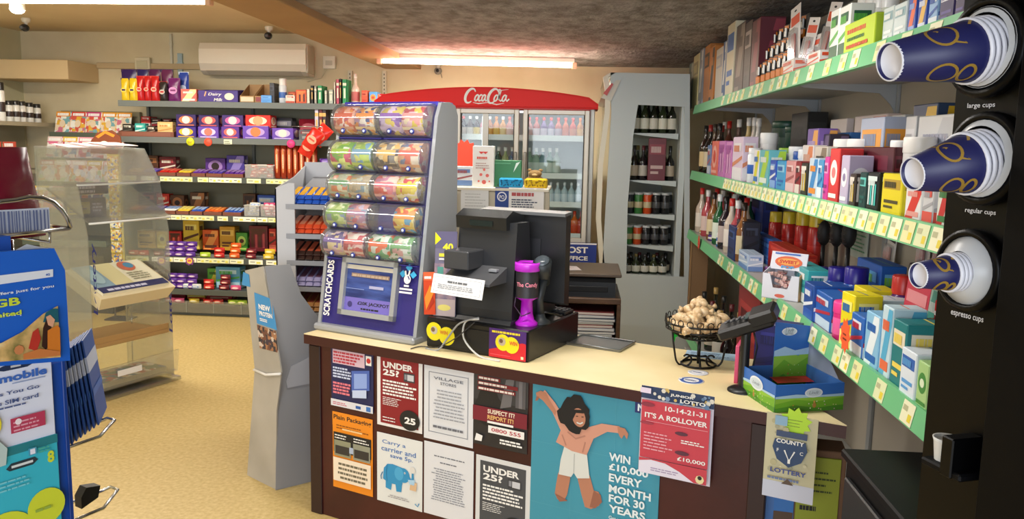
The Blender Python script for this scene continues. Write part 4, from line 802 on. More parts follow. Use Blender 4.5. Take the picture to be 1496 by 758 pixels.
# printer table
TY = 4.25; ta = onY(800, 430, TY); tb = onY(903, 410, TY); wd = noisy('dark_wood', '#4a3322', '#6a4c34', 6, .45, .05, 40, 6, (1, 6, 6)); tx = (ta.x+tb.x)/2; hw = (tb.x-ta.x)/2+.02; tz = onY(850, 436, TY).z; tt = onZ(860, 404, .86)
e = empty('printer_table', (tx, TY, 0), 0, 'dark wooden stand with open shelves holding the printer behind the till', 'table')
TZ = onY(870, 436, TY).z
MB().box((-hw, 0, TZ-.03), (hw, .5, TZ), wd, .004).build('table_top', e)
for s in (-1, 1): MB().box((s*hw-.02*(s > 0), 0, 0), (s*hw+.02*(s < 0), .5, TZ-.03), wd, .003).build('side_panel', e)
for z in (.18, .42): MB().box((-hw+.02, .01, z-.018), (hw-.02, .5, z), wd).build('shelf', e)
MB().box((-hw+.02, .48, 0), (hw-.02, .5, TZ-.03), wd).build('back_panel', e)
for i in range(12):
    put(('paper', i % 4), lambda: (lambda mb: (mb.box((-.15, -.11, 0), (.15, .11, .017), M(['#d8d8d4', '#3a4458', '#b8bcc0', '#8c3c3c'][i % 4], .6), .003), mb.box((-.146, -.1105, .003), (.146, -.109, .014), M(['#c0c0ba', '#e4e4e0', '#e8e8e8', '#e8d8d0'][i % 4], .8)), mb.build('paper_ream'))[2])(MB()), (tx+random.uniform(-.01, .01)+.02, TY+.15, .421+.0175*i), random.uniform(-.05, .05), ['pale grey', 'dark blue', 'light', 'dark red'][i % 4]+' folder in the paper stack on the shelf of the printer table', 'folder', 'folders under the printer')
e = empty('printer', (tx+.0, TY+.03, TZ), 0, 'low black printer on the dark wooden stand', 'printer')
PH = onY(870, 405, TY+.03).z-TZ; PH = max(.1, PH)
MB().prism([(0, 0), (0, PH*.75), (.03, PH), (.4, PH), (.4, 0)], -hw+.01, hw-.03, 'x', M('#1d1e20', .4)).build('body', e)
MB().box((-hw+.05, -.006, .03), (hw-.07, .0, PH*.55), M('#0c0c0d', .6), .002).build('paper_slot', e)
MB().box((-hw+.0, .0, PH), (hw-.0, .42, PH+.018), M('#5c4a38', .4), .004).build('lid', e)
mb = MB().box((-.1, -.07, 0), (.1, .07, .002), M('#e2d6d2', .6)); A = Art(mb, (-.1, -.07, .002), (1, 0, 0), (0, 1, 0), .2, .14); A.stroke([(.2, .3), (.5, .6), (.8, .4)], .02, M('#c87878', .5)); A.para(.1, .6, .9, .9, 3, ink, .3); tag(mb.build('paper_sheet', None, (tx-.12, TY+.18, TZ+PH+.019), rot=(0, 0, .2)), 'loose white paper with a pink curve lying on the printer', 'paper')

# ================================================================ THE COUNTER
CA = math.radians(-24.28); CO = V((-1.04, 3.105, 0)); CU = V((math.cos(CA), math.sin(CA), 0)); CV = V((-math.sin(CA), math.cos(CA), 0)); CT = .745
def cw(u, v, z=0): return CO+CU*u+CV*v+V((0, 0, z))
def cuv(p): q = V(p)-CO; return q.dot(CU), q.dot(CV), p[2]
def onV(x, y, v): return cuv(onP(x, y, cw(0, v), -CV))
def onT(x, y, z=CT): return cuv(onZ(x, y, z))
UE = onV(1120, 640, 0)[0]
mar = noisy('maroon_laminate', '#34100f', '#4a1a17', 3, .4, .02, 60); topm = noisy('cream_laminate', '#e4cf9c', '#f0dfb2', 3.5, .42, .01, 50, mid=(.3, .7)); drk = M('#2a1414', .45)
e = empty('shop_counter', CO, CA, 'long maroon shop counter with a cream top, its front covered in posters', 'counter')
mb = MB().box((0, 0, 0), (UE, .02, CT-.04), mar, .002).box((0, .02, 0), (.02, .55, CT-.04), mar, .002).box((UE-.02, .02, 0), (UE, .55, CT-.04), mar, .002).box((.02, .30, .35), (UE-.02, .54, .37), drk)
mb.build('body', e)
MB().box((-.008, -.008, 0), (.05, .0, CT-.045), drk, .003).build('corner_trim', e); MB().box((UE-.045, -.008, 0), (UE+.008, .0, CT-.045), drk, .003).build('corner_trim', e)
# top outline in counter coordinates, cut along the shop side shelving at the right end
def c2(x, y): u, v, _ = cuv((x, y, 0)); return (u, v)
XE = .735
fr = c2(XE, 0); 
tE = (XE-CO.x+(-.02)*math.sin(CA))/math.cos(CA)   # u where the front edge meets XE at v=-.02
def u_at(v): return (XE-CO.x+v*math.sin(CA))/math.cos(CA)
outl = [(-.02, -.02), (u_at(-.02)+.03, -.02), (u_at(.12)-.02, .12), (u_at(.57), .57), (-.02, .57)]
mb = MB().prism(outl, CT-.003, CT, 'z', topm); ins = [(-.018, -.018), (outl[1][0]-.002, -.018), outl[2], outl[3], (-.018, .57)]
mb.prism(outl, CT-.04, CT-.003, 'z', M('#3c1718', .35)); mb.build('worktop', e)
# ---- posters
NP = [0]
def poster(x0, y0, x1, y1, c, label, art, cat='poster', v=-.002, t=.0012, yr=None, name='poster', rot=0, y1r=None):
    """x0,y0 = top left pixel; x1,y1 = bottom right pixel (in the plane of the counter front)"""
    a = onV(x0, y0, v); b2 = onV(x1, y1, v); w2 = b2[0]-a[0]; h2 = a[2]-b2[2]; mb = MB(); mb.box((0, -t, 0), (w2, 0, h2), M(c, .45), .0003)
    art(Art(mb, (0, -t, 0), (1, 0, 0), (0, 0, 1), w2, h2)); o = mb.build(name, None, cw(a[0], v, b2[2]), CA); return tag(o, label, cat)
W_ = M('#efece6', .5); K_ = M('#1b1b1d', .5); RD = M('#8a1a22', .5)
def under(bg):
    def f(A):
        A.rect(.08, .04, .92, .94, bg); A.txt('UNDER', .14, .80, .085, W_, w=.66, bold=.035); A.txt('25?', .14, .70, .085, W_, w=.36, bold=.035)
        A.pol([(.6, .66), (.84, .66), (.84, .78), (.6, .78)], M('#3c3c40', .5)); A.rect(.68, .68, .82, .76, M('#c8c8cc', .5)); A.rect(.62, .69, .67, .76, M('#8a8a90', .5))
        A.para(.14, .44, .88, .66, 5, W_, .55, 3); A.para(.14, .3, .6, .42, 5, W_, .35, 5); A.para(.14, .08, .5, .16, 2, W_, .3, 8)
        A.disc(.74, .15, .22, K_, 24, asp=.85); A.txt('25', .75, .10, .09, W_, w=.24, al='c', bold=.04)
    return f
def p_id(A):
    A.rect(0, .12, 1, 1, M('#1d2250', .45)); A.rect(.04, .74, .8, .98, M('#d8b8c4', .5)); A.para(.06, .76, .78, .97, 4, M('#b83848', .5), .65, 2); A.rect(.83, .8, .96, .96, W_); A.disc(.895, .88, .05, M('#c83030', .5), asp=1)
    A.para(.05, .5, .5, .7, 4, M('#c8d0e8', .5), .6, 4); A.para(.05, .22, .5, .44, 4, M('#e07884', .5), .65, 6)
    A.pol([(.5, .3), (.92, .38), (.92, .72), (.5, .66)], M('#4a64b0', .4)); A.pol([(.56, .36), (.86, .41), (.86, .66), (.56, .62)], M('#8ca4dc', .4)); A.pol([(.52, .2), (.85, .24), (.85, .38), (.52, .33)], M('#c0cce8', .4))
    A.rect(0, 0, 1, .12, M('#d9d8dc', .5)); A.para(.05, .03, .45, .09, 2, M('#c86878', .5), .5); A.rect(.6, .03, .72, .08, M('#2858a0', .5)); A.rect(.85, .02, .95, .1, M('#3870b8', .5))
poster(484, 507, 546, 604, '#1d2250', 'dark blue age rules poster, top left on the counter front', p_id)
def p_plain(A):
    A.rect(0, .82, 1, 1, M('#e88a1c', .5)); A.txt('Plain Packaging', .03, .89, .075, K_, w=.94, bold=.02); A.para(.1, .79, .9, .86, 2, M('#8a4c10', .5), .4, 3)
    A.rect(.25, .78, .75, .8, M('#f0c88c', .5)); A.rect(.03, .48, .97, .74, K_); A.para(.06, .66, .44, .73, 2, W_, .4, 3); A.para(.54, .66, .94, .73, 2, W_, .4, 4)
    A.rect(.05, .43, .47, .64, M('#8c8c70', .5)); A.rect(.53, .43, .95, .64, M('#90907c', .5)); A.rect(.08, .46, .44, .57, M('#33302e', .5)); A.rect(.56, .46, .92, .57, M('#33302e', .5)); A.rect(.44, .5, .54, .58, M('#a8b4c8', .5))
    A.rect(.03, .1, .97, .41, M('#ecdcc4', .5)); A.para(.12, .14, .92, .38, 4, M('#6c6450', .5), .5, 5, True)
poster(486, 600, 545, 726, '#e88a1c', 'orange packaging poster with black heading, bottom left on the counter front', p_plain)
poster(551, 513, 617, 634, '#e6e2de', 'dark red under 25 age check poster on the counter front', under(RD))
def p_car(A):
    ln = M('#4470b0', .5); b = M('#2d8fc0', .5); d = M('#1c6c9c', .5); A.txt('Carry a', .12, .84, .07, ln, w=.52); A.txt('carrier and', .10, .75, .07, ln, w=.76); A.txt('save 5p.', .3, .66, .07, ln, w=.5)
    # blue elephant
    A.pol([(.14, .34), (.16, .5), (.24, .57), (.36, .585), (.5, .57), (.6, .56), (.7, .5), (.72, .42), (.66, .37), (.58, .36), (.56, .3), (.55, .21), (.44, .2), (.42, .3), (.34, .3), (.32, .2), (.2, .22), (.2, .32)], b)
    A.disc(.6, .46, .13, b, 20, asp=1.05); A.disc(.5, .47, .1, M('#48a4d0', .5), 18, asp=1.25); A.stroke([(.7, .44), (.77, .4), (.8, .45), (.8, .53)], [.09, .07, .05, .035], b); A.disc(.63, .5, .018, W_, 10); A.disc(.63, .5, .009, K_, 8)
    A.stroke([(.14, .44), (.1, .38), (.11, .33)], .02, d); A.stroke([(.24, .57), (.22, .45), (.24, .32)], .008, d); A.disc(.8, .57, .06, M('#dcd8d0', .5), 12); A.pol([(.74, .28), (.88, .28), (.9, .4), (.76, .4)], M('#d8b48c', .5)); A.pol([(.7, .42), (.86, .44), (.84, .36), (.74, .36)], M('#a8cce4', .5))
    A.para(.25, .1, .75, .15, 2, M('#9a98a0', .5), .4, 3, True); A.stroke([(.86, .1), (.92, .07), (.95, .12)], .02, b)
poster(551, 630, 617, 748, '#dfe0dc', 'white poster with a blue elephant, bottom row of the counter front', p_car)
def p_txt(seed, head, box):
    def f(A):
        g_ = M('#6a6c74', .5)
        if box:
            for q in ((.1, .1, .9, .11), (.1, .88, .9, .89), (.1, .1, .112, .89), (.888, .1, .9, .89)): A.rect(*q, M('#8c8e96', .5))
            A.txt('VILLAGE', .5, .80, .035, g_, w=.6, al='c'); A.txt('STORES', .5, .74, .035, g_, w=.32, al='c'); A.para(.2, .3, .84, .70, 9, M('#9a9ca2', .5), .35, seed, True); A.para(.16, .17, .86, .22, 1, g_, .6, seed+2, True)
        else: A.para(.15, .82, .88, .85, 1, g_, .5, seed, True); A.para(.3, .74, .7, .77, 1, g_, .5, seed, True); A.para(.15, .22, .85, .68, 14, M('#8c8e96', .5), .4, seed, True)
    return f
poster(620, 528, 691, 655, '#dcdcde', 'white framed typed notice, upper of the two plain papers on the counter', p_txt(3, 1, True))
poster(620, 643, 691, 768, '#dcdcde', 'white unframed typed notice, lower of the two plain papers on the counter', p_txt(9, 1, False))
def p_sus(A):
    A.rect(0, .62, 1, 1, M('#3a3838', .5)); A.disc(.28, .62, .2, M('#1c1a1a', .5), 20, asp=1.2); A.disc(.3, .5, .28, M('#1c1a1a', .5), 20); A.pol([(.5, .55), (.6, .95), (.75, .98), (.7, .6)], M('#6c6868', .5)); A.rect(.78, .6, .96, .96, M('#585456', .5)); A.rect(.84, .6, .9, .96, M('#747072', .5))
    for i, y in enumerate((.90, .83, .76)): A.rect(.08, y, [.5, .82, .78][i], y+.05, M('#7c1820', .5)); A.para(.1, y+.01, [.48, .8, .76][i], y+.045, 1, M('#e8dcd0', .5), .8, i)
    A.rect(0, .34, 1, .54, M('#7a1c2c', .5)); A.txt('SUSPECT IT?', .28, .46, .06, M('#ecd8c0', .5), w=.5, bold=.03); A.txt('REPORT IT!', .28, .38, .06, M('#e8b870', .5), w=.48, bold=.03); A.rect(.28, .33, .76, .36, W_)
    A.rect(.3, .2, .96, .3, W_); A.txt('0800 555', .36, .225, .05, M('#b83844', .5), w=.54, bold=.02); A.para(.52, .08, .94, .16, 2, W_, .6, 5); A.pol([(.05, .06), (.18, .06), (.2, .14), (.08, .16)], W_)
poster(693, 541, 770, 664, '#2a2728', 'black and dark red report it poster on the counter front', p_sus)
poster(696, 663, 773, 795, '#d8d8d6', 'grey under 25 age check poster at the bottom of the counter front', under(M('#47494d', .5)))
# large poster
pw0 = onV(779, 552, -.002); pw1 = onV(969, 589, -.002); zb2 = .06
a = pw0; Wp = pw1[0]-a[0]; Hp = a[2]-zb2
mb = MB().box((0, -.0012, 0), (Wp, 0, Hp), M('#3f93a8', .45), .0003); A = Art(mb, (0, -.0012, 0), (1, 0, 0), (0, 0, 1), Wp, Hp)
def PP(x, y):
    q = onV(x, y, -.003); return ((q[0]-a[0])/Wp, (q[2]-zb2)/Hp)
L_ = lambda pts: [PP(*p) for p in pts]
for k in (.34, .67): A.rect(0, k, 1, k+.0012, M('#5aa4b4', .5))
for k in (.33, .66): A.rect(k, 0, k+.0015, 1, M('#5aa4b4', .5))
A.pol([(0, 0), (1, 0), (1, .10), (.45, .14), (0, .22)], M('#35306c', .5)); skin = M('#b87c60', .5); skd = M('#98604a', .5); pk = M('#d0947c', .5); pkd = M('#b47c68', .5); wh = M('#d8d8d0', .5)
A.pol(L_([(816, 690), (834, 692), (833, 702), (829, 722), (826, 728), (815, 729), (811, 720), (813, 706)]), skin)
A.pol(L_([(844, 697), (862, 694), (868, 716), (875, 718), (878, 725), (876, 738), (864, 743), (855, 740), (850, 722)]), skin); A.pol(L_([(868, 716), (878, 722), (880, 733), (870, 742), (862, 740)]), skd); A.pol(L_([(811, 720), (826, 728), (830, 731), (818, 732)]), skd)
A.pol(L_([(825, 652), (858, 660), (862, 698), (844, 698), (839, 690), (835, 696), (817, 692), (820, 670)]), wh); A.stroke(L_([(840, 662), (839, 690)]), .006, M('#b0b0aa', .5))
A.pol(L_([(828, 615), (846, 618), (858, 624), (880, 618), (906, 622), (905, 632), (888, 630), (868, 640), (858, 664), (836, 658), (822, 650), (813, 645), (820, 628), (812, 610), (794, 572), (797, 569), (812, 588), (822, 604)]), pk)
A.stroke(L_([(830, 630), (842, 640), (856, 636)]), .012, pkd); A.stroke(L_([(822, 634), (828, 650)]), .01, pkd); A.stroke(L_([(856, 645), (852, 660)]), .01, pkd)
A.pol(L_([(794, 584), (785, 578), (784, 573), (791, 570), (799, 573), (803, 582), (814, 600), (812, 606)]), skin); A.pol(L_([(785, 578), (783, 585), (787, 584), (789, 579)]), skd)
A.pol(L_([(903, 622), (914, 625), (919, 633), (917, 641), (913, 634), (909, 640), (906, 636), (904, 631)]), skin)
A.pol(L_([(846, 604), (856, 606), (855, 622), (842, 618)]), skd); R = random.Random(4)
hc = PP(841, 604); hair = M('#17120f', .7)
pts = [];
for i in range(30): t = 2*math.pi*i/30; r = .128*(1+R.uniform(-.14, .14)); pts.append((hc[0]+r*math.cos(t), hc[1]+r*math.sin(t)*Wp/Hp*1.05))
A.pol(pts, hair); A.disc(*PP(847, 609), .052, skin, 18, asp=1.35, rot=.2); A.pol(L_([(836, 597), (856, 598), (854, 603), (843, 602), (838, 612)]), hair); A.stroke(L_([(844, 616), (849, 618), (853, 616)]), .01, wh); A.stroke(L_([(843, 607), (846, 607)]), .006, hair); A.stroke(L_([(851, 608), (854, 608)]), .006, hair)
def tl(t, x, y, x1, h, m, bold=.03):
    q = PP(x, y); q1 = PP(x1, y+ (x1-x)*.24); A.txt(t, q[0], q[1], h, m, w=q1[0]-q[0], bold=bold)
lt_ = M('#e4ecec', .5)
for t, x, y, x1 in (('WIN', 891, 671, 922), ('£10,000', 891, 686, 948), ('EVERY', 891, 701, 939), ('MONTH', 891, 717, 952), ('FOR 30', 891, 731, 943), ('YEARS', 891, 746, 944)): tl(t, x, y, x1, .041, lt_)
for t, x, y, x1 in (('Get your ticket', 891, 757, 934), ('from here', 891, 768, 920)): tl(t, x, y, x1, .022, lt_, .01)
q = PP(930, 586); A.rect(q[0], q[1]-.05, q[0]+.1, q[1]+.01, M('#1d2a68', .5)); A.txt('N', q[0]+.02, q[1]-.04, .035, lt_, bold=.04)
tag(mb.build('poster', None, cw(a[0], -.002, zb2), CA), 'large teal prize draw poster with a jumping curly haired woman', 'poster')
# red rollover poster hanging from the edge
def p_roll(A):
    A.rect(0, .86, 1, 1, M('#2a3c5c', .5)); R = random.Random(2)
    for i in range(26): A.disc(R.uniform(.03, .97), R.uniform(.87, .985), R.uniform(.015, .04), M(R.choice(['#5c7ca0', '#d8b86c', '#8ca0b8', '#20304c', '#e0d8c8']), .5), 6)
    A.rect(.0, .93, .15, .99, M('#e8d8e8', .5)); A.txt('JUNIOR', .42, .935, .035, W_, w=.32, bold=.03); A.txt('LOTTO', .56, .885, .04, W_, w=.34, bold=.03)
    A.rect(.03, .2, .97, .855, M('#c83e4c', .5)); A.txt('10-14-21-31', .36, .765, .055, W_, w=.56, bold=.02); A.txt("IT'S A ROLLOVER", .08, .66, .06, W_, w=.86, bold=.025); A.rect(.1, .62, .95, .625, M('#e8a0a8', .5))
    A.para(.08, .3, .5, .52, 6, M('#e8a8b0', .5), .35, 4); A.para(.6, .44, .92, .49, 2, W_, .5, 4); A.txt('£10,000', .56, .235, .05, W_, w=.38, bold=.02)
    A.disc(.6, .545, .09, M('#5c2c3c', .5), 12, asp=.3); A.disc(.62, .33, .1, M('#5c2c3c', .5), 12, asp=.3); A.disc(.12, .81, .1, M('#8c3040', .5), 12, asp=.3); A.disc(.12, .6, .1, M('#a03848', .5), 12, asp=.2)
    A.pol([(.03, .03), (.8, .03), (.6, .12), (.4, .18), (.2, .19), (.03, .16)], M('#e4dce8', .5)); A.pol([(.03, .16), (.2, .19), (.4, .18), (.6, .12), (.8, .03), (.97, .03), (.97, .2), (.03, .2)], M('#c83e4c', .5)); A.para(.2, .07, .6, .12, 2, M('#a08cac', .5), .4, 2); A.disc(.88, .08, .06, M('#e8d8a0', .5), 8); A.disc(.88, .1, .03, K_, 8)
poster(938, 562, 1037, 711, '#d8d0dc', 'red rollover lottery notice hanging over the top edge of the counter', p_roll, 'notice', v=-.024)
# lottery leaflet hanging at the right
def p_lot(A):
    A.rect(0, .2, 1, 1, M('#c8c09c', .6)); A.rect(0, 0, 1, .2, M('#c8cad8', .5)); R = random.Random(8)
    for i in range(20): A.disc(R.uniform(.1, .9), R.uniform(.24, .95), R.uniform(.02, .07), M(R.choice(['#b8b088', '#d4ccaa', '#a8a488']), .6), 7)
    A.rect(.18, .88, .42, .99, M('#8cb0c8', .5)); A.rect(.22, .75, .82, .82, M('#3c4c6c', .5)); A.pol([(.2, .72), (.8, .72), (.84, .62), (.74, .48), (.5, .4), (.26, .48), (.16, .62)], M('#2c4468', .5)); A.txt('COUNTY', .5, .675, .05, W_, w=.54, al='c', bold=.03); A.txt('F', .25, .57, .04, W_); A.txt('C', .7, .57, .04, W_); A.stroke([(.4, .6), (.5, .48), (.6, .6)], .03, W_); A.stroke([(.5, .5), (.5, .45)], .05, W_)
    A.txt('LOTTERY', .5, .32, .055, M('#3c4c8c', .5), w=.7, al='c', bold=.03); A.para(.1, .24, .9, .28, 1, M('#6c7ca0', .5), .7, 3); A.pol([(.38, .2), (.62, .2), (.5, .27)], M('#5c4a3c', .5))
lf = poster(1121, 601, 1187, 738, '#c8c09c', 'county lottery leaflet with a blue shield hanging under the right end of the worktop', p_lot, 'leaflet', v=-.024, name='leaflet')
def starp(c, px, py, r, label, v=-.03, holder=None):
    q = onV(px, py, v); pts = []
    for i in range(20): t = math.pi*2*i/20+.2; rr = r if i % 2 == 0 else r*.72; pts.append((rr*math.cos(t), rr*math.sin(t)))
    mb = MB().prism(pts, -.0012, 0, 'y', M(c, .5)); A = Art(mb, (-r*.5, -.0012, -r*.3), (1, 0, 0), (0, 0, 1), r, r*.6); A.para(0, 0, 1, 1, 3, M('#7c9430', .5), .25, 5)
    return tag(mb.build('star_sticker', None, cw(q[0], v, q[2]), CA), label, 'sticker')
starp('#b8e034', 1163, 617, .045, 'lime green star sticker on the hanging county lottery leaflet', -.0265)
# leaflet boxes below the right end
b0 = V((.72, 2.32, 0)); e = empty('leaflet_box_stack', (.70, 2.42, 0), math.radians(-10), 'brown cardboard box with lime and photo leaflets on its front, under the worktop end', 'box')
zt3 = slY((.70, 2.42, 0), (0, 0, 1), 655).z; zt4 = slY((.70, 2.42, 0), (0, 0, 1), 632).z
mb = MB().box((-.10, 0, 0), (.11, .10, .36), M('#6c4c38', .8), .003); mb.box((-.105, -.004, .34), (.115, .105, zt3), M('#7c5a42', .8), .003); mb.build('carton', e)
mb = MB().box((-.02, -.012, .0), (.10, -.004, zt3-.02), M('#98a030', .5), .001); A = Art(mb, (-.02, -.012, 0), (1, 0, 0), (0, 0, 1), .12, zt3-.02); A.para(.1, .82, .9, .95, 4, M('#3c4818', .5), .3, 3); A.para(.1, .72, .6, .76, 1, K_, .6, 3); A.rect(.05, .5, .95, .66, M('#5c78b0', .5)); A.disc(.25, .6, .1, M('#3a2c28', .5)); A.rect(.1, .3, .9, .45, M('#a8b048', .5)); A.rect(.1, .05, .9, .25, M('#4a6cb0', .5)); mb.build('leaflet', e)
mb = MB().box((-.12, -.010, .0), (-.024, -.004, zt3-.04), M('#4c78b8', .5), .001); A = Art(mb, (-.12, -.010, 0), (1, 0, 0), (0, 0, 1), .096, zt3-.04); A.rect(.4, .6, .98, .98, M('#3c78c0', .5)); A.rect(.4, .48, .98, .72, M('#5c4434', .5)); A.rect(.05, .05, .95, .44, M('#8ca0d8', .5)); A.disc(.5, .34, .12, M('#4a5468', .5)); A.rect(.2, .42, .9, .46, M('#9c5c48', .5)); mb.build('leaflet', e)

# ================================================================ SCRATCHCARD STAND (counter coordinates, foot at u0, v0)
su0 = onT(452, 480)[0]+.015; su0 = max(su0, -.018); v0 = .07; sF = onV(602, 497, v0)[0]; SW = sF-su0
sp = cw(su0, v0, CT); topz = slY(cw(sF, v0+.26, CT), (0, 0, 1), 150).z-CT
e = empty('scratchcard_stand', sp, CA, 'tall silver and purple scratchcard dispenser stand on the left end of the counter', 'display stand')
sil = M('#a3a6aa', .38, .35); pur = M('#2c2370', .4)
D1 = .28
prof = [(0, 0), (D1, 0), (D1, topz-.05), (D1-.02, topz-.012), (D1-.06, topz), (.165, topz-.004), (.14, topz-.06), (.083, topz*.55), (.022, .12)]
for x0, x1 in ((-.015, .0), (SW, SW+.015)): MB().prism(prof, x0, x1, 'x', sil).build('side_panel', e)
MB().box((0, D1-.015, 0), (SW, D1-.005, topz-.02), M('#3a3478', .5)).build('back_panel', e)
# leaning front: point on the face at height z
def fy(z):
    pts = [(0, 0), (.12, .022), (topz*.55, .083), (topz-.06, .14), (topz, .165)]
    for (z0, y0), (z1, y1) in zip(pts, pts[1:]):
        if z <= z1: return y0+(y1-y0)*(z-z0)/(z1-z0)+.008
    return .17
zs = [0, .12, topz*.2, topz*.4, topz*.55, topz-.06, topz]
mb = MB()
for za, zb3 in zip(zs, zs[1:]): mb.prism([(fy(za), za), (fy(zb3), zb3), (fy(zb3)+.008, zb3), (fy(za)+.008, za)], 0, SW, 'x', pur)
mb.build('front_panel', e)
MB().box((-.02, -.02, 0), (SW+.02, .05, .028), sil, .008).build('base_lip', e); MB().box((-.0, .16, topz-.02), (SW, D1-.01, topz+.0), M('#3b35a0', .4), .004).build('top_cap', e)
# lower face print
zl0, zl1 = .05, topz*.40; y0_, y1_ = fy(zl0), fy(zl1); Wd = V((0, y1_-y0_, zl1-zl0)); Ll = Wd.length
mb = MB(); A = Art(mb, (0, y0_-.010, zl0), (1, 0, 0), Wd, SW, Ll, .001)
A.txt('SCRATCHCARDS', .095, .03, .065*SW/Ll*1.1, W_, w=.70*Ll/SW, rot=math.radians(90), bold=.03); mb.build('lettering', e)
mb = MB(); A = Art(mb, (0, y0_-.010, zl0), (1, 0, 0), Wd, SW, Ll, .001)
cy = M('#38a8d8', .4)
for q in ((.84, .66), (.90, .74), (.95, .66)): A.pol([(q[0]-.035, q[1]), (q[0], q[1]-.045), (q[0]+.035, q[1]), (q[0], q[1]+.045)], cy)
A.disc(.895, .60, .035, W_, 14, asp=1.1); A.stroke([(.885, .60), (.87, .70)], .016, W_); A.stroke([(.9, .60), (.915, .71)], .016, W_); A.stroke([(.90, .64), (.92, .60)], .01, M('#2c2370', .4))
for i, y in enumerate((.51, .47, .43)): A.rect(.83 if i else .87, y, .96 if i else .92, y+.022, W_)
mb.build('logo_print', e)
# framed jackpot sign
nrm = V((0, -Wd.z, Wd.y)).normalized(); Wn = Wd.normalized()
def fp(x, t, d=0): return V((x, y0_, zl0))+Wn*t+nrm*d
def slab(mb, x0, x1, t0, t1, d0, d1, m):
    vs = [fp(x, t, d) for d in (d0, d1) for x, t in ((x0, t0), (x1, t0), (x1, t1), (x0, t1))]
    mb.add(vs, [(3, 2, 1, 0), (4, 5, 6, 7), (0, 1, 5, 4), (1, 2, 6, 5), (2, 3, 7, 6), (3, 0, 4, 7)], m)
fx0_, fx1_, ft0, ft1 = SW*.20, SW*.80, Ll*.07, Ll*.78; mb = MB(); fs = M('#b4b7bb', .3, .5); b_ = .02
for q in ((fx0_, fx1_, ft0, ft0+b_), (fx0_, fx1_, ft1-b_, ft1), (fx0_, fx0_+b_, ft0, ft1), (fx1_-b_, fx1_, ft0, ft1)): slab(mb, *q, .0, .022, fs)
slab(mb, fx0_+b_, fx1_-b_, ft0+b_, ft1-b_, .0, .006, noisy('sea_print', '#232f68', '#4860a8', 5, .3, stretch=(1, 1, 6)))
A = Art(mb, fp(fx0_+b_, ft0+b_, .007), (1, 0, 0), Wn, fx1_-fx0_-2*b_, ft1-ft0-2*b_); A.rect(0, 0, 1, .28, M('#7468b8', .4)); A.txt('£20K JACKPOT', .28, .12, .09, K_, w=.66, bold=.03); A.para(.36, .04, .84, .09, 1, K_, .7, 4); A.disc(.12, .13, .05, M('#3c3470', .5))
A.rect(.1, .72, .9, .8, M('#8c7468', .4)); A.para(.12, .73, .88, .79, 1, M('#b8a088', .4), .8, 2); A.rect(.5, .5, .8, .56, M('#a8a8c8', .4)); A.rect(0, .46, .4, .475, M('#8090c8', .4)); A.rect(.0, .88, 1, .97, M('#c8c0b0', .3)); mb.build('framed_sign', e)
# dispensers
TK = [(['#d85c3c', '#e8a890', '#f0d8d0', '#b83c50', '#e89040'], 'red'), (['#e8903c', '#f0d0a0', '#b08cb8', '#2c3c80', '#e8e0d8'], 'amber'), (['#8c58b0', '#d0b8e0', '#d8c058', '#6c3c98', '#e0c8e8'], 'violet'), (['#e89898', '#f0e0c0', '#d8c048', '#c83c50', '#e8c0d0'], 'pink'),
      (['#a8c838', '#e8f090', '#d84870', '#78b040', '#f0f0e0'], 'lime'), (['#78a8c8', '#c8dc68', '#98b850', '#e8e880', '#a8c8d8'], 'sky and green'), (['#e8b868', '#484048', '#f0d8a8', '#88807c', '#d8c8a8'], 'sand and black'), (['#d86858', '#e8b088', '#7888b0', '#c8b0b8', '#e8d8c8'], 'coral'),
      (['#68a070', '#b8b8a0', '#d87848', '#98a898', '#d8d0b0'], 'green and orange'), (['#b8a890', '#d8c0a0', '#7890a0', '#e0b050', '#c8c8b8'], 'sand'), (['#e07888', '#f0b0a8', '#d85048', '#c888a8', '#f0d0c8'], 'rose'), (['#e8d048', '#f0e8b0', '#d84858', '#d8b838', '#f0e0d8'], 'yellow'),
      (['#88b058', '#c8d890', '#8898b0', '#a8c068', '#e0e8c0'], 'leaf green'), (['#b888a8', '#d8a0a0', '#8898b8', '#d0c0d8', '#c86880'], 'mauve'), None, (['#e89848', '#f0d068', '#58a0c8', '#d86840', '#f0e0a0'], 'orange and blue'),
      (['#7858a8', '#d8a8b0', '#e0c0c8', '#4c3c80', '#e8d0a0'], 'purple'), (['#d86868', '#f0c8c0', '#e8e0d8', '#c84858', '#d8a0a0'], 'light red'), (['#e86838', '#58a878', '#e8f0e8', '#d8e0d0', '#48986c'], 'orange and green'), (['#78b078', '#e8e8e0', '#d8a0a0', '#4c8c5c', '#c8d8c8'], 'pale green')]
zr = [slY(sp+CV*.11+CU*.1, (0, 0, 1), v).z-CT for v in (176, 228, 272, 314, 354)]
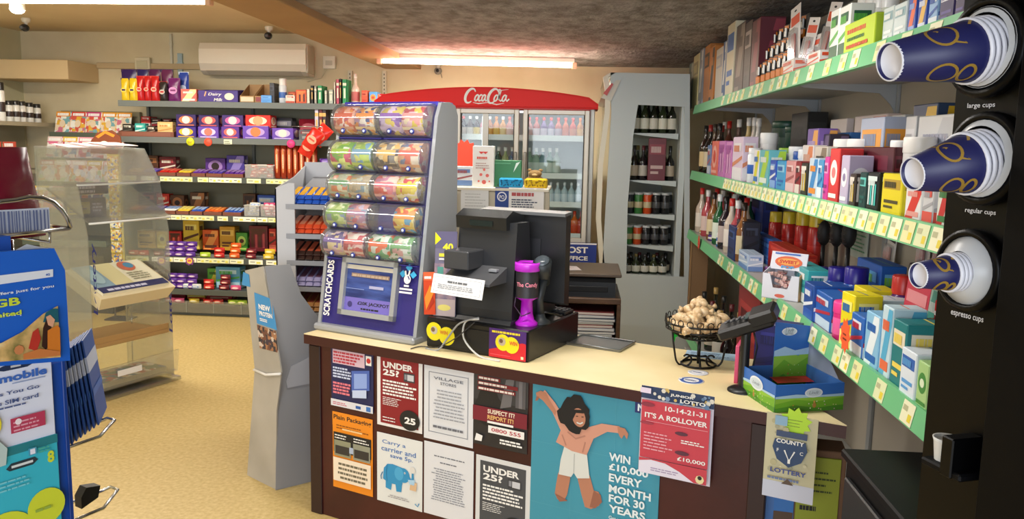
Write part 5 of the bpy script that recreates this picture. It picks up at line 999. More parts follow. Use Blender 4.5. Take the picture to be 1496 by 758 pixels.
for r_, z in enumerate(zr):
    rad = .066 if r_ < 2 else .058; y = fy(z)-.006
    for c_ in range(2):
        x0 = .004+c_*(SW/2); x1 = x0+SW/2-.012
        mb = MB().lathe([(rad, x0), (rad, x1)], ACRYL, 20, c=(y, z), ax='x', arc=(math.radians(95), math.radians(275)), caps=False)
        for xx in (x0, x1): mb.lathe([(0, xx-.0015), (rad, xx-.0015), (rad, xx+.0015), (0, xx+.0015)], ACRYL, 18, c=(y, z), ax='x')
        mb.box((x0, y-.02, z-rad-.004), (x1, y+.03, z-rad), M('#3a3490', .4)); d = mb.build('dispenser', e)
        for k in range(2):
            tk = TK[r_*4+c_*2+k]; xa = x0+.006+k*(SW/4-.008); xb = xa+SW/4-.018; xm = (xa+xb)/2
            if tk:
                mb = MB().lathe([(0, xa), (rad*.86, xa), (rad*.86, xb), (0, xb)], busy(tk[0], 42), 20, c=(y, z), ax='x', sm=True)
                mb.lathe([(rad*.865, xa+.004), (rad*.865, xb-.004)], M(tk[0][0], .4), 20, c=(y, z), ax='x', arc=(math.radians(150), math.radians(172)), caps=False); mb.lathe([(rad*.866, xa), (rad*.866, xb)], M(tk[0][1], .4), 20, c=(y, z), ax='x', arc=(math.radians(205), math.radians(218)), caps=False)
                o = mb.build('ticket_roll', d); o['label'] = tk[1]+' scratchcard roll'
            kx = MB().lathe([(0, -.006), (.010, -.004), (.011, 0)], M('#26307c', .3), 14, ax='y'); kx.lathe([(0, -.0075), (.005, -.007), (.006, -.004)], M('#c8d0e8', .3), 10, ax='y'); kx.build('knob', d, (xm, y-rad*.84, z-rad*.62))
#MB().box((SW/2-.008, fy(zr[-1])-.03, zr[-1]-.06), (SW/2+.004, fy(zr[0])+.01, zr[0]+.05), M('#7a7cb4', .4)).build('centre_rib', e) if False else None

# ================================================================ CHOCOLATE RACK beside the counter
rk = empty('countertop_sweet_rack', (-1.38, 3.62, 0), math.radians(-20), 'pale grey rack of chocolate bars on sloping shelves left of the scratchcard stand', 'rack')
def lr(px, py, Y=3.62): p = onY(px, py, Y); return p
RX0 = lr(402, 300).x; RX1 = -.98
rk.location = (RX0, 3.62, 0); rk.rotation_euler = (0, 0, 0)
zz = [lr(450, v).z for v in (250, 470)]
zq = lambda v: lr(440, v).z
gp = M('#b9b9bb', .45)
# left side panel: seen from its face, folded profile
mb = MB().prism([(0, 0), (0, zq(395)), (.0, zq(276)), (.06, zq(268)), (.09, zq(268)), (.09, 0)], 0, .012, 'y', gp)
mb.prism([(0, 0), (.42, 0), (.42, zq(245)), (.25, zq(262)), (0, zq(276))], 0, .006, 'x', gp); mb.build('side_panel', rk)
MB().box((.0, .41, 0), (RX1-RX0, .42, zq(240)), gp).build('back_panel', rk); MB().prism([(0, 0), (.42, 0), (.42, zq(240)), (0, zq(262))], RX1-RX0-.006, RX1-RX0, 'x', gp).build('side_panel', rk)
MB().box((.09, 0, 0), (RX1-RX0, .012, zq(470)), gp, .003).build('lower_front', rk)
BR = [('#2858b8', '#e8b030', 290, 'blue and gold'), ('#d8502c', '#f08858', 333, 'orange red'), ('#3a2620', '#c85c3c', 372, 'dark brown'), ('#a8a0c8', '#6c4860', 410, 'lilac and plum'), ('#b07c48', '#8c4030', 447, 'caramel')]
wrk = RX1-RX0
for r_, (c, a_, py, nm) in enumerate(BR):
    z = zq(py+11); MB().prism([(.0, z-.006), (.40, z+.115), (.40, z+.109), (.0, z-.012)], .05, wrk-.01, 'x', M('#8f9094', .45)).box((.05, -.004, z-.014), (wrk-.01, 0, z+.008), M('#8d8e92', .4)).build('shelf', rk)
    for i in range(8):
        for lay in range(2):
            put(('rk', r_), lambda: bar(.034, .15, .022, c, a_), (RX0+.075+i*.036, 3.62+.085+lay*.006, z+.022+lay*.021), 0, '%s chocolate bar on the %s shelf of the grey rack' % (nm, ['top', 'second', 'middle', 'fourth', 'lowest'][r_]), 'chocolate bar', 'bars on the grey rack', rot=(math.radians(16.5), 0, 0))
# ================================================================ SILVER CARDBOARD STAND in the aisle
b1 = onZ(405, 716, 0); b0_ = onZ(361, 694, 0); b2_ = onZ(468, 700, 0)
sk = empty('cardboard_display', (b1.x, b1.y, 0), 0, 'silver grey cardboard floor display with blue panel left of the counter', 'display stand')
def sP(px, py, base, d=(0, 0, 1)): return None
fL = (V((b0_.x, b0_.y, 0))-V((b1.x, b1.y, 0))); fR = (V((b2_.x, b2_.y, 0))-V((b1.x, b1.y, 0)))
nL = fL.cross(V((0, 0, 1))).normalized(); B1 = V((b1.x, b1.y, 0))
def LP(px, py): q = onP(px, py, B1, nL); return q-B1
nR = fR.cross(V((0, 0, 1))).normalized()
def RP(px, py): q = onP(px, py, B1, nR); return q-B1
cardm = noisy('silver_card', '#a39d92', '#b9b3a8', 2.5, .45, .01, 20, metal=.1)
Lf = [LP(*q) for q in ((361, 694), (372, 540), (358, 395), (384, 389), (399, 470), (411, 543), (404, 600), (403, 716))]
Rt = [RP(*q) for q in ((403, 716), (404, 600), (411, 543), (402, 480), (387, 389), (424, 386), (440, 430), (470, 470), (470, 700))]
def extr(mb, pts, n, m, t=.006):
    k = len(pts); n = V(n)*t; mb.add(pts+[p+n for p in pts], [list(range(k)), list(range(k, 2*k))[::-1]]+[[i, k+i, k+(i+1) % k, (i+1) % k] for i in range(k)], m)
mb = MB(); extr(mb, Lf, nL if nL.y > 0 else -nL, cardm); mb.build('left_panel', sk)
mb = MB(); extr(mb, Rt, nR if nR.y > 0 else -nR, M('#8e8e90', .5)); mb.build('right_panel', sk)
back = [V((p.x, p.y, p.z)) for p in (LP(361, 694), LP(358, 395))]+[RP(424, 386), RP(470, 700)]; 
off = V((.0, .02, 0)); mb = MB(); kk = [LP(361, 694)+V((.05, .16, 0)), LP(372, 540)+V((.05, .16, 0)), RP(470, 470)+V((-.05, .12, 0)), RP(470, 700)+V((-.05, .12, 0))]; kk[0].z = 0; extr(mb, kk, (0, 1, 0), cardm); mb.build('back_panel', sk)
nl = -(nL if nL.y > 0 else -nL)*.0015
def pan(pts, m, nn): mb = MB(); extr(mb, [LP(*q)+nl*nn for q in pts], nl.normalized(), m, .001); return mb
mb = pan(((368, 425), (397, 440), (404, 540), (410, 552), (404, 560), (380, 490)), M('#b8b2a8', .4), .2)
mb = MB(); extr(mb, [LP(*q)+nl for q in ((372, 427), (398, 437), (405, 482), (376, 472))], nl.normalized(), M('#3a8cc4', .4), .0008); extr(mb, [LP(*q)+nl for q in ((356, 397), (364, 401), (366, 419), (354, 416))], nl.normalized(), M('#3a8cc4', .4), .0008)
O = LP(379, 468)+nl*2; U = (LP(400, 474)-LP(379, 468)); Wv = (LP(376, 440)-LP(379, 468)); A = Art(mb, O, U, Wv, U.length, Wv.length); A.txt('NEW', .1, .62, .28, W_, w=.8, bold=.04); A.txt('PROTEIN', .1, .3, .24, W_, w=.9, bold=.04); A.para(.1, .02, .8, .2, 2, W_, .6)
extr(mb, [LP(*q)+nl for q in ((376, 474), (404, 484), (407, 515), (380, 508))], nl.normalized(), busy(('#6c4438', '#2c2c38', '#a07050', '#c8b8a8', '#3c3040'), 60), .0008); mb.build('blue_panel', sk)
mb = MB(); c1 = LP(372, 540); c2_ = LP(411, 546); mb.tube([c1+nl*2, (c1+c2_)/2+nl*6+V((0, 0, -.012)), c2_+nl*2], .006, M('#d8d4cc', .4)); mb.build('paper_band', sk)
mb = MB(); extr(mb, [RP(*q)+V((-.0, -.004, 0)) for q in ((418, 556), (425, 535), (466, 514), (470, 530), (470, 556), (420, 566))], -(nR if nR.y > 0 else -nR), M('#a4a4a8', .5), .004); mb.build('pocket_flap', sk)

# ================================================================ ON THE COUNTER
def Cb(u, v, z=CT): return cw(u, v, z)
# cash drawer
dl = onT(628, 511); dc = onT(776, 528); du0, du1 = .50, dc[0]; dv = .075; DH = slY(Cb(du1, dv), (0, 0, 1), 484).z-CT; DD = .42
e = empty('cash_drawer', Cb((du0+du1)/2, dv), CA, 'black cash drawer box under the till with round yellow stickers', 'cash drawer'); hw = (du1-du0)/2
bk_ = M('#121213', .3)
MB().box((-hw, 0, .0), (hw, DD, DH), bk_, .005).build('casing', e)
mb = MB().box((-hw+.012, -.004, .012), (hw-.012, 0, DH-.02), M('#0d0d0e', .4), .002); mb.build('front_plate', e)
yl = M('#e8d81c', .4); mb = MB(); A = Art(mb, (-hw, -.0045, 0), (1, 0, 0), (0, 0, 1), 2*hw, DH); A.disc(.09, .56, .08, yl); A.disc(.22, .46, .08, yl); A.disc(.09, .6, .035, M('#c0b8a8', .4)); A.disc(.08, .62, .02, M('#7a5c40', .4)); A.txt('WIN', .15, .5, .13, M('#d87830', .4), w=.08, bold=.03); mb.build('lottery_sticker', e)
mb = MB(); mb.box((hw*.28, -.0065, .004), (hw*.97, -.0045, DH*.96), M('#45206c', .4)); A = Art(mb, (hw*.28, -.0065, .004), (1, 0, 0), (0, 0, 1), hw*.69, DH*.92); A.pol([(0, .05), (1, .05), (1, .55), (.0, .22)], M('#d0202c', .4)); A.pol([(0, 0), (1, 0), (1, .6), (.9, .62), (0, .25)], M('#d0202c', .4)); A.para(.08, .86, .85, .94, 1, M('#e8d030', .4), .9, 2)
A.disc(.38, .55, .2, yl); A.disc(.62, .5, .2, yl); A.disc(.36, .58, .1, M('#b8a890', .4)); A.disc(.34, .6, .05, M('#6c5040', .4)); A.txt('WIN', .56, .5, .14, M('#d86830', .4), w=.22, bold=.04); A.rect(.88, .06, .95, .16, M('#e8d8b0', .4)); A.rect(.05, .1, .6, .12, M('#e86068', .4)); mb.build('lottery_label', e)
TOPD = CT+DH
# till terminal
def onD(px, py, z=TOPD): return cuv(onZ(px, py, z))
ta0 = onD(668, 470); tv = .13; tu0 = cuv(onP(664, 440, Cb(0, tv), -CV))[0]; tu1 = cuv(onP(748, 440, Cb(0, tv), -CV))[0]
tu0 = max(tu0, du0+.02); th = slY(Cb(tu0+.05, tv, TOPD), (0, 0, 1), 318).z-TOPD
e = empty('till_terminal', Cb((tu0+tu1)/2, tv, TOPD), CA, 'black shop till terminal seen from behind, standing on the cash drawer', 'till'); hw = (tu1-tu0)/2; tm = M('#222326', .42)
MB().prism([(0, 0), (.0, th*.12), (.03, th*.97), (.12, th*.97), (.16, 0)], -hw, hw, 'x', tm).build('tower', e)
MB().prism([(-.02, 0), (-.012, .014), (.2, .014), (.2, 0)], -hw-.005, hw+.005, 'x', M('#2a2c2f', .4)).build('foot', e)
mb = MB().prism([(.005, th*.9), (.0, th*1.02), (.05, th*1.08), (.14, th*1.02), (.12, th*.9)], -hw*.98, hw*.75, 'x', M('#161718', .35)); A = Art(mb, (-hw*.5, -.0005, th*.93), (1, 0, 0), (0, .0, 1), hw*.8, .02); A.rect(0, 0, 1, 1, M('#0c1a1c', .15)); mb.build('customer_display', e)
MB().box((-hw*.95, -.085, th*.52), (-hw*.1, .03, th*.70), M('#3a3b3e', .4), .004).build('card_reader_block', e)
mb = MB().prism([(-.11, th*.40), (-.11, th*.42), (.03, th*.56), (.03, th*.40)], -hw*.95, hw*.75, 'x', M('#4a4b4e', .4)); mb.build('sloping_shelf', e)
MB().box((hw*.35, -.035, th*.51), (hw*.62, -.015, th*.535), M('#8a8c90', .4), .001).build('small_badge', e)
mb = MB(); O_ = V((-hw*1.12, -.135, th*.30)); U_ = V((1, 0, -.03)); W2 = V((0, .28, .96)); Ww = hw*1.75; Hn = .07
N_ = U_.normalized().cross(W2.normalized()); vs = [O_, O_+U_*Ww, O_+U_*Ww+W2*Hn, O_+W2*Hn]; mb.add(vs+[v-N_*.0015 for v in vs], [(0, 1, 2, 3), (7, 6, 5, 4), (0, 4, 5, 1), (1, 5, 6, 2), (2, 6, 7, 3), (3, 7, 4, 0)], M('#e8e8e8', .5))
A = Art(mb, O_, U_, W2, Ww*U_.length, Hn*W2.length); g_ = M('#8a8c90', .5)
for q in ((.05, .12, .95, .135), (.05, .86, .95, .875), (.05, .12, .055, .875), (.945, .12, .95, .875)): A.rect(*q, g_)
A.para(.3, .62, .7, .74, 1, M('#5a5c60', .5), .8, 2); A.para(.12, .28, .88, .55, 3, g_, .45, 5); nt_ = mb.build('paper_notice', e)
# monitor slab turned to the cashier
mb = MB(); sx0, sx1 = hw*.35, hw*.35+.155
q = [(.10, th*.10), (.125, th*.10), (.27, th*1.02), (.245, th*1.06), (.235, th*1.06)]
mb.prism([(.16, th*.18), (.20, th*.14), (.20, th*1.05), (.16, th*1.03)], -hw*.85, hw+.13, 'x', M('#18191b', .4)); mb.prism([(.15, th*1.03), (.21, th*1.05), (.21, th*1.075), (.15, th*1.06)], -hw*.85, hw+.13, 'x', M('#5a5c5e', .4)); mb.build('monitor', e)
mb = MB(); mb.prism([(.2, th*.16), (.204, th*.16), (.204, th*1.0), (.2, th*1.0)], -hw*.75, hw+.12, 'x', M('#1a2430', .1)); mb.build('screen', e)
MB().prism([(.155, th*.02), (.3, th*.02), (.22, th*.6), (.155, th*.8)], hw*.2, hw+.03, 'x', tm).build('monitor_arm', e)
# purple collection cup
cu = onD(769, 474); cu = (min(cu[0], du1-.045), cu[1]); cb = Cb(cu[0], cu[1], TOPD); ch = slY(cb, (0, 0, 1), 381).z-TOPD; mg = M('#b41cc4', .3)
e = empty('collection_cup', cb, CA, 'bright purple goblet shaped collection cup with a dark sleeve on the cash drawer', 'collection cup')
R_ = .041
MB().lathe([(R_*.98, 0), (R_*1.0, .008), (R_*.7, .018), (R_*.55, .04), (R_*.5, ch*.38), (R_*.95, ch*.43), (R_*.98, ch*.45)], mg, 24).build('foot', e)
mb = MB().lathe([(R_*.99, ch*.44), (R_*1.03, ch*.86)], M('#2c2a30', .4), 28); 
# curved writing on the sleeve
vs, fs, tw_, th_ = glyphs("The Candy", .02); sc_ = .020/th_; L_tot = R_*1.9
mp = []
for a_, b_2 in vs:
    ang = -math.pi/2+.47+(a_/tw_-.5)*1.9; rr = R_*1.0+.0035; mp.append((rr*math.cos(ang), rr*math.sin(ang), ch*.60+b_2*sc_))
mb.add(mp, fs, M('#e88aa0', .4)); mb.build('sleeve', e)
MB().lathe([(R_*1.1, ch*.85), (R_*1.14, ch*.86), (R_*1.14, ch*.95), (R_*1.1, ch*.985), (R_*.95, ch*.97), (0, ch*.97)], M('#c030d0', .25), 28).box((-.022, -.003, ch*.969), (.022, .003, ch*.973), M('#3a0c40', .5)).build('lid', e)
mb = MB().tube([(-R_*.9, -R_*.3, ch*.5), (-R_*.8, -R_*.8, ch*.3), (0, -R_*.95, ch*.16), (R_*.7, -R_*.6, ch*.22)], .0022, M('#2a1030', .4)); mb.build('cord', e)
# barcode scanner
sc0 = onD(803, 450); su = min(sc0[0], du1-.03); e = empty('barcode_scanner', Cb(du1-.03, .22, TOPD), CA, 'dark handheld barcode scanner resting upright behind the purple cup', 'scanner'); dkb = M('#23282c', .45)
sh_ = slY(Cb(du1-.03, .22, TOPD), (0, 0, 1), 372).z-TOPD
MB().lathe([(.036, 0), (.036, .008), (.02, .018), (.016, .035)], dkb, 18).build('base', e)
MB().tube([(0, 0, .03), (.0, -.01, sh_*.35), (.01, -.005, sh_*.65)], [.016, .014, .018], dkb, 10).build('handle', e)
mb = MB().tube([(.0, .02, sh_*.58), (.01, -.005, sh_*.74), (.018, -.03, sh_*.92)], [.022, .027, .034], dkb, 12); mb.build('head', e)
mb = MB().tube([(.018, -.031, sh_*.925), (.0185, -.034, sh_*.94)], [.026, .026], M('#4a5258', .15), 12); mb.build('window', e)
mb = MB().tube([(0, 0, .04), (.03, .05, .03), (.035, .1, .012), (.02, .14, .006)], .004, BLACK); mb.build('cable', e)
# keyboard like pad at the back of the drawer
mb = MB().box((-.1, -.04, 0), (.1, .04, .012), M('#1c1c1e', .4), .003)
for i in range(10):
    for j in range(3): mb.box((-.092+i*.019, -.03+j*.021, .012), (-.077+i*.019, -.014+j*.021, .017), M('#3c3e42', .4), .002)
tag(mb.build('keypad', None, Cb(du1-.11, .43, TOPD), CA), 'small black keypad at the back of the cash drawer', 'keypad')
# leaning leaflets
def lean(px0, px1, pyt, pyb, u0, v0, c, artf, label, nm, tl=10, side=0):
    P0 = Cb(u0, v0, TOPD); n_ = -CV; a = cuv(onP(px0, pyb, P0, n_)); b2 = cuv(onP(px1, pyt, P0, n_)); w2 = b2[0]-a[0]; h2 = b2[2]-TOPD
    mb = MB().box((0, -.002, 0), (w2, 0, h2), M(c, .4)); artf(Art(mb, (0, -.002, 0), (1, 0, 0), (0, 0, 1), w2, h2)); o = mb.build(nm, None, Cb(a[0], v0, TOPD)); o.rotation_euler = (math.radians(-6), math.radians(side), CA); return tag(o, label, 'leaflet')
def b40(A):
    A.rect(0, .8, 1, 1, M('#5c5878', .4)); A.pol([(0, .99), (.28, .91), (0, .84)], M('#e8dc20', .4)); A.txt('40', .36, .77, .09, M('#e8dc38', .4), w=.48, bold=.04); A.rect(.2, .70, .9, .74, M('#d8cc40', .4)); A.rect(.2, .66, .8, .685, M('#c8c8d0', .4)); A.rect(0, .2, 1, .62, noisy('city_print', '#5a5878', '#a88c90', 28)); A.rect(.15, .42, .42, .58, M('#4c9088', .4)); A.rect(.2, .3, .9, .36, M('#8c5c80', .4)); A.rect(0, 0, 1, .2, M('#b0a0a0', .4)); A.disc(.5, .1, .3, M('#d8cc70', .4), asp=.4)
lean(634, 667, 341, 463, du0+.06, .115, '#6c6880', b40, 'tall grey purple brochure with yellow number forty leaning beside the till', 'brochure', side=-3)
lean(620, 637, 400, 466, du0+.02, .105, '#c8401c', lambda A: (A.rect(.0, .8, 1, 1, M('#d86038', .4)), A.para(.1, .84, .9, .94, 1, WHITE, .6, 3), A.pol([(.2, .1), (.9, .5), (.6, .7), (.1, .4)], M('#e8882c', .4)), A.pol([(.4, .1), (.95, .3), (.8, .45)], M('#a82c18', .4))), 'narrow orange red leaflet leaning beside the scratchcard stand', 'leaflet', side=-6)
# cables in front
for i, (c, pts) in enumerate((('#c8c8c4', ((700, 466, .03), (680, 470, .03), (678, 495, .03), (700, 520, .01), (730, 530, .0))), ('#9a9a98', ((700, 464, .035), (672, 472, .02), (655, 492, .02), (640, 512, .01), (622, 512, .01))), ('#2c2c2c', ((694, 470, .035), (668, 492, .02), (640, 507, .012), (615, 512, .02), (600, 525, -.03))))):
    P = [cw(*((lambda q: (q[0], q[1], max(q[2], CT+.004)))(onV(a, b_2, v_+ .03)))) for a, b_2, v_ in pts]
    # smooth
    Q = []
    for k in range(len(P)-1):
        p0, p1, p2, p3 = P[max(k-1, 0)], P[k], P[k+1], P[min(k+2, len(P)-1)]
        for t in (0, .2, .4, .6, .8): Q.append(.5*((2*p1)+(p2-p0)*t+(2*p0-5*p1+4*p2-p3)*t*t+(3*p1-p0-3*p2+p3)*t**3))
    Q.append(P[-1]); mb = MB().tube(Q, .0035 if i < 2 else .002, M(c, .45)); tag(mb.build('cable'), ['pale cable looping down the front of the cash drawer', 'grey cable crossing the left yellow sticker', 'thin black cable trailing off the counter edge'][i], 'cable')
# metal tray
p = onT(862, 500); e = empty('metal_tray', Cb(1.03, .46), CA, 'flat grey metal tray on the back edge of the counter beside the till', 'tray')
MB().box((-.10, -.07, 0), (.12, .09, .006), STEEL, .002).build('tray_base', e); MB().tube([(-.10, -.07, .009), (.12, -.07, .009), (.12, .09, .009), (-.10, .09, .009)], .004, STEEL, closed=True).build('rim', e)
# stickers on the worktop
for (px, py, r, c, c2_, la) in ((1010, 556, .042, '#dfe0e4', '#3858a0', 'round blue ringed sticker on the cream worktop'), (1020, 545, .035, '#e8e8ea', '#c8ccd4', 'oval white sticker on the cream worktop behind the blue ringed one')):
    q = onT(px, py); mb = MB().lathe([(0, 0), (r, 0), (r, .0008), (0, .0008)], M(c, .5), 24); A = Art(mb, (-r, -r, .0008), (1, 0, 0), (0, 1, 0), 2*r, 2*r); A.disc(.5, .5, .44, M(c2_, .5)); A.disc(.5, .5, .3, M(c, .5)); A.para(.25, .4, .75, .6, 2, M('#30457c', .5), .6, 3); A.rect(.0, .42, .12, .58, M(c, .5)); tag(mb.build('counter_sticker', None, Cb(q[0], q[1], CT+.0002+(.0012 if r < .04 else 0)), CA), la, 'sticker')
q = onT(1000, 520); mb = MB().box((-.09, -.05, 0), (.09, .05, .001), M('#a8c4dc', .5)); Art(mb, (-.09, -.05, .001), (1, 0, 0), (0, 1, 0), .18, .1).para(.1, .1, .9, .9, 4, M('#587898', .5), .4); tag(mb.build('paper_slip', None, Cb(q[0]+.08, q[1]+.06, CT+.0002), CA+.2), 'pale blue paper slip lying behind the wire basket stand', 'paper')

# wire basket on a stand with cream bags
bq = onT(1020, 533); bp = Cb(bq[0], bq[1]); rimz = slY(bp+V((0, 0, 0)), (0, 0, 1), 470).z; ww = (slX(V((bp.x, bp.y, rimz)), CU, 1085)-slX(V((bp.x, bp.y, rimz)), CU, 985)).length/2
e = empty('wire_basket_stand', bp, 0, 'black wrought wire basket on a stem on the counter holding bagged snacks', 'basket'); wi = M('#141210', .4, .5); rz_ = rimz-CT
mb = MB().tube([(0, 0, .006), (0, 0, rz_-.05)], .006, wi); mb.tube([(.06*math.cos(t*.4), .06*math.sin(t*.4), .004) for t in range(16)], .004, wi, closed=True)
for k in range(3):
    a = 2*math.pi*k/3+.5; mb.tube([(0, 0, .03), (.03*math.cos(a), .03*math.sin(a), .03), (.06*math.cos(a), .06*math.sin(a), .004)], .004, wi)
mb.build('stem', e)
mb = MB(); n = 28
for s, zz_, r in ((1, 0, ww), (.98, -.022, ww*.97), (.6, -.05, ww*.62)): mb.tube([(r*math.cos(2*math.pi*i/n), r*math.sin(2*math.pi*i/n), rz_+zz_) for i in range(n)], .0035, wi, 6, True)
for k in range(22):
    a = 2*math.pi*k/22; c, s = math.cos(a), math.sin(a); mb.tube([(ww*c, ww*s, rz_), (ww*.97*c, ww*.97*s, rz_-.022), (ww*.62*c, ww*.62*s, rz_-.05), (0, 0, rz_-.052)], .0022, wi, 5)
    mb.tube([(ww*c+.011*math.cos(t)*(-s), ww*s+.011*math.cos(t)*c, rz_+.010+.011*math.sin(t)) for t in [2*math.pi*j/8 for j in range(8)]], .0018, wi, 5, True)
mb.build('basket', e)
for sg in (-1, 1):
    mb = MB(); pts = [];
    for i in range(22):
        t = i/21; a = 5.5*t; r = .035*(1-t*.75); pts.append((sg*(ww*.55-.02+r*math.cos(a)), -.01, rz_-.13-r*math.sin(a)))
    mb.tube([(sg*ww*.8, -.01, rz_-.03), (sg*(ww*.75), -.01, rz_-.08)]+pts, .0035, wi, 6); mb.build('scroll', e)
crm = noisy('cream_bag', '#b8966a', '#e0c8a0', 60, .35)
R = random.Random(12)
def crumb():
    mb = MB(); mb.ball((0, 0, .018), .028, .02, .018, crm, 9, 6); mb.tube([(-.04, 0, .018), (-.026, 0, .018)], [.010, .005], crm, 6); mb.tube([(.026, 0, .018), (.04, 0, .018)], [.005, .010], crm, 6); return mb.build('wrapped_cookie')
for k in range(58):
    lv = 0 if k < 26 else 1 if k < 44 else 2 if k < 54 else 3; rr = ww*[.86, .62, .38, .15][lv]*math.sqrt(R.uniform(.1, 1)); a = R.uniform(0, 6.28)
    put('cookie', crumb, (bp.x+rr*math.cos(a), bp.y+rr*math.sin(a), rimz-.028+.024*lv+R.uniform(0, .006)), 0, 'cellophane wrapped cream coloured cookie in the heap in the wire basket', 'cookie', 'cookies in the wire basket', rot=(R.uniform(-.4, .4), R.uniform(-.4, .4), R.uniform(0, 6.28)))
p = slX(V((bp.x, bp.y, rimz-.03)), CU, 990); q = p-CV*.03; mb = MB(); pts = [];
for i in range(16): t = math.pi*2*i/16; r = .035 if i % 2 == 0 else .024; pts.append((r*.7*math.cos(t), r*1.3*math.sin(t)))
mb.prism(pts, -.001, 0, 'y', M('#2ee850', .5)); Art(mb, (-.01, -.001, -.02), (1, 0, 0), (0, 0, 1), .02, .04).para(0, 0, 1, 1, 3, M('#1c9c34', .5), .3); tag(mb.build('price_star', None, q, .9), 'bright green star price tag hanging on the left of the wire basket', 'price tag')

# card terminal on its pole
pq = onT(1085, 571); pp = Cb(pq[0], pq[1]); zz = slY(pp, (0, 0, 1), 480).z-CT
e = empty('card_terminal', pp, CA, 'black card payment terminal tilted on a pole stand in front of the blue box', 'card terminal'); tb_ = M('#101012', .4)
MB().lathe([(.048, 0), (.048, .005), (.036, .012), (.016, .016)], tb_, 26).build('base', e); MB().lathe([(.015, .012), (.015, zz)], tb_, 16).build('pole', e)
def rot_box(mb, c, hx, hy, hz, m, R3, bev=.006):
    old = mb.T; mb.T = Matrix.Translation(c) @ R3; mb.box((-hx, -hy, -hz), (hx, hy, hz), m, bev); mb.T = old
R3 = Matrix.Rotation(math.radians(-24), 4, 'Y') @ Matrix.Rotation(math.radians(12), 4, 'X')
mb = MB(); rot_box(mb, (-.0, 0, zz+.012), .090, .040, .019, tb_, R3, .008); rot_box(mb, (.05, 0, zz+.05), .042, .045, .022, M('#1a1a1c', .35), R3, .008); mb.build('terminal_body', e)
mb = MB()
for i in range(4):
    for j in range(3): rot_box(mb, (-.06+i*.017, -.018+j*.017, zz+.037-.0+(-.06+i*.017)*.44+.004), .006, .006, .003, M('#3c3c40', .4), R3, .002)
mb.build('keys', e)
mb = MB(); rot_box(mb, (.012, 0, zz+.047), .02, .026, .002, M('#4a5a5a', .1), R3, .001); mb.build('display', e)
MB().tube([(.02, .014, zz-.01), (.03, .03, zz-.06), (.02, .02, .06), (.02, .03, .01)], .003, tb_).build('cable', e)

# blue box behind it and a small orange pink one
q = onT(1115, 556); o = carton(.13, .09, .2, '#22205c', '#2c2c78', '#16164a', None, 1, 'carton'); o.location = Cb(pq[0]+.07, pq[1]+.16); o.rotation_euler = (0, 0, CA-.1); tag(o, 'dark blue purple carton standing behind the card terminal', 'box')
q = onT(1052, 553); mb = MB().box((-.006, -.05, 0), (.006, .05, .125), M('#d84870', .4), .001); A = Art(mb, (-.006, .05, 0), (0, -1, 0), (0, 0, 1), .1, .125); A.rect(.05, .5, .95, .95, M('#e8a030', .4)); A.disc(.5, .4, .3, M('#7a3c90', .4)); A.rect(.1, .05, .9, .2, M('#e86c48', .4)); tag(mb.build('leaflet_pack', None, Cb(pq[0]-.045, pq[1]+.12), CA+.1), 'orange and pink leaflet pack standing left of the card terminal pole', 'leaflet')

# open Easter display box
EL = onT(1084, 572); EF = onT(1131, 603); ER = onT(1231, 598)
P1 = Cb(EF[0], EF[1]); P2_ = Cb(ER[0], ER[1]); P0_ = Cb(EL[0], EL[1])
xd = (P2_-P1).normalized(); ang = math.atan2(xd.y, xd.x); WX = (P2_-P1).length; DX = (P0_-P1).length
e = empty('easter_display_box', P1, ang, 'open blue and green card display box at the right end of the counter', 'display box')
ppd = (P0_-P1); yl_ = V((math.cos(ang)*ppd.x+math.sin(ang)*ppd.y, -math.sin(ang)*ppd.x+math.cos(ang)*ppd.y, 0))  # left edge in local axes
hF = slY(P1, (0, 0, 1), 563).z-CT; hB = slY(P1+ppd+ (P2_-P1)*.62, (0, 0, 1), 470).z-CT
sky = M('#2f68b8', .45); grn = M('#6ca828', .45); grd = M('#4c8c24', .5)
D_ = V((yl_.x, yl_.y, 0)); xv = V((WX, 0, 0))
def wall(mb, a, b_2, h, t, mat, artf=None, h2=None):
    d = (b_2-a).normalized(); n = V((d.y, -d.x, 0)); h2 = h if h2 is None else h2; up1 = V((0, 0, h)); up2 = V((0, 0, h2))
    vs = [a, b_2, b_2+up2, a+up1]; vs += [v-n*t for v in vs]; mb.add(vs, [(0, 1, 2, 3), (7, 6, 5, 4), (0, 4, 5, 1), (1, 5, 6, 2), (2, 6, 7, 3), (3, 7, 4, 0)], mat)
    if artf: artf(Art(mb, a, d, (0, 0, 1), (b_2-a).length, max(h, h2)))
def meadow(A, ov=.5, ovy=.68, r=.13, rays=True):
    A.rect(0, 0, 1, .5, grn); A.pol([(0, .3), (.3, .45), (.6, .35), (1, .48), (1, .58), (.7, .5), (.4, .58), (0, .48)], M('#8cbc3c', .5)); A.pol([(0, 0), (1, 0), (1, .2), (.6, .12), (.3, .24), (0, .14)], grd)
    A.pol([(0, .5), (1, .52), (1, .62), (.6, .58), (.3, .64), (0, .58)], M('#a8c8e0', .5)); A.disc(ov, ovy, r, M('#dfe4ea', .45), 24, asp=.5); A.disc(ov, ovy, r*.85, M('#c8d4dc', .45), 24, asp=.42); A.txt('Lindt', ov, ovy-.05, .12, M('#8894a0', .45), w=r*1.1, al='c', shear=.3)
    R = random.Random(3)
    for k in range(14): A.disc(R.uniform(.04, .96), R.uniform(.06, .4), .008, M(R.choice(['#e8e0a0', '#e8b0c0', '#d88030', '#f0f0e0']), .5), 6)
    # little hen shape
    A.disc(ov, .25, .028, M('#a87838', .5), 10, asp=1.3); A.disc(ov-.005, .38, .015, M('#c89850', .5), 8)
T_ = .003
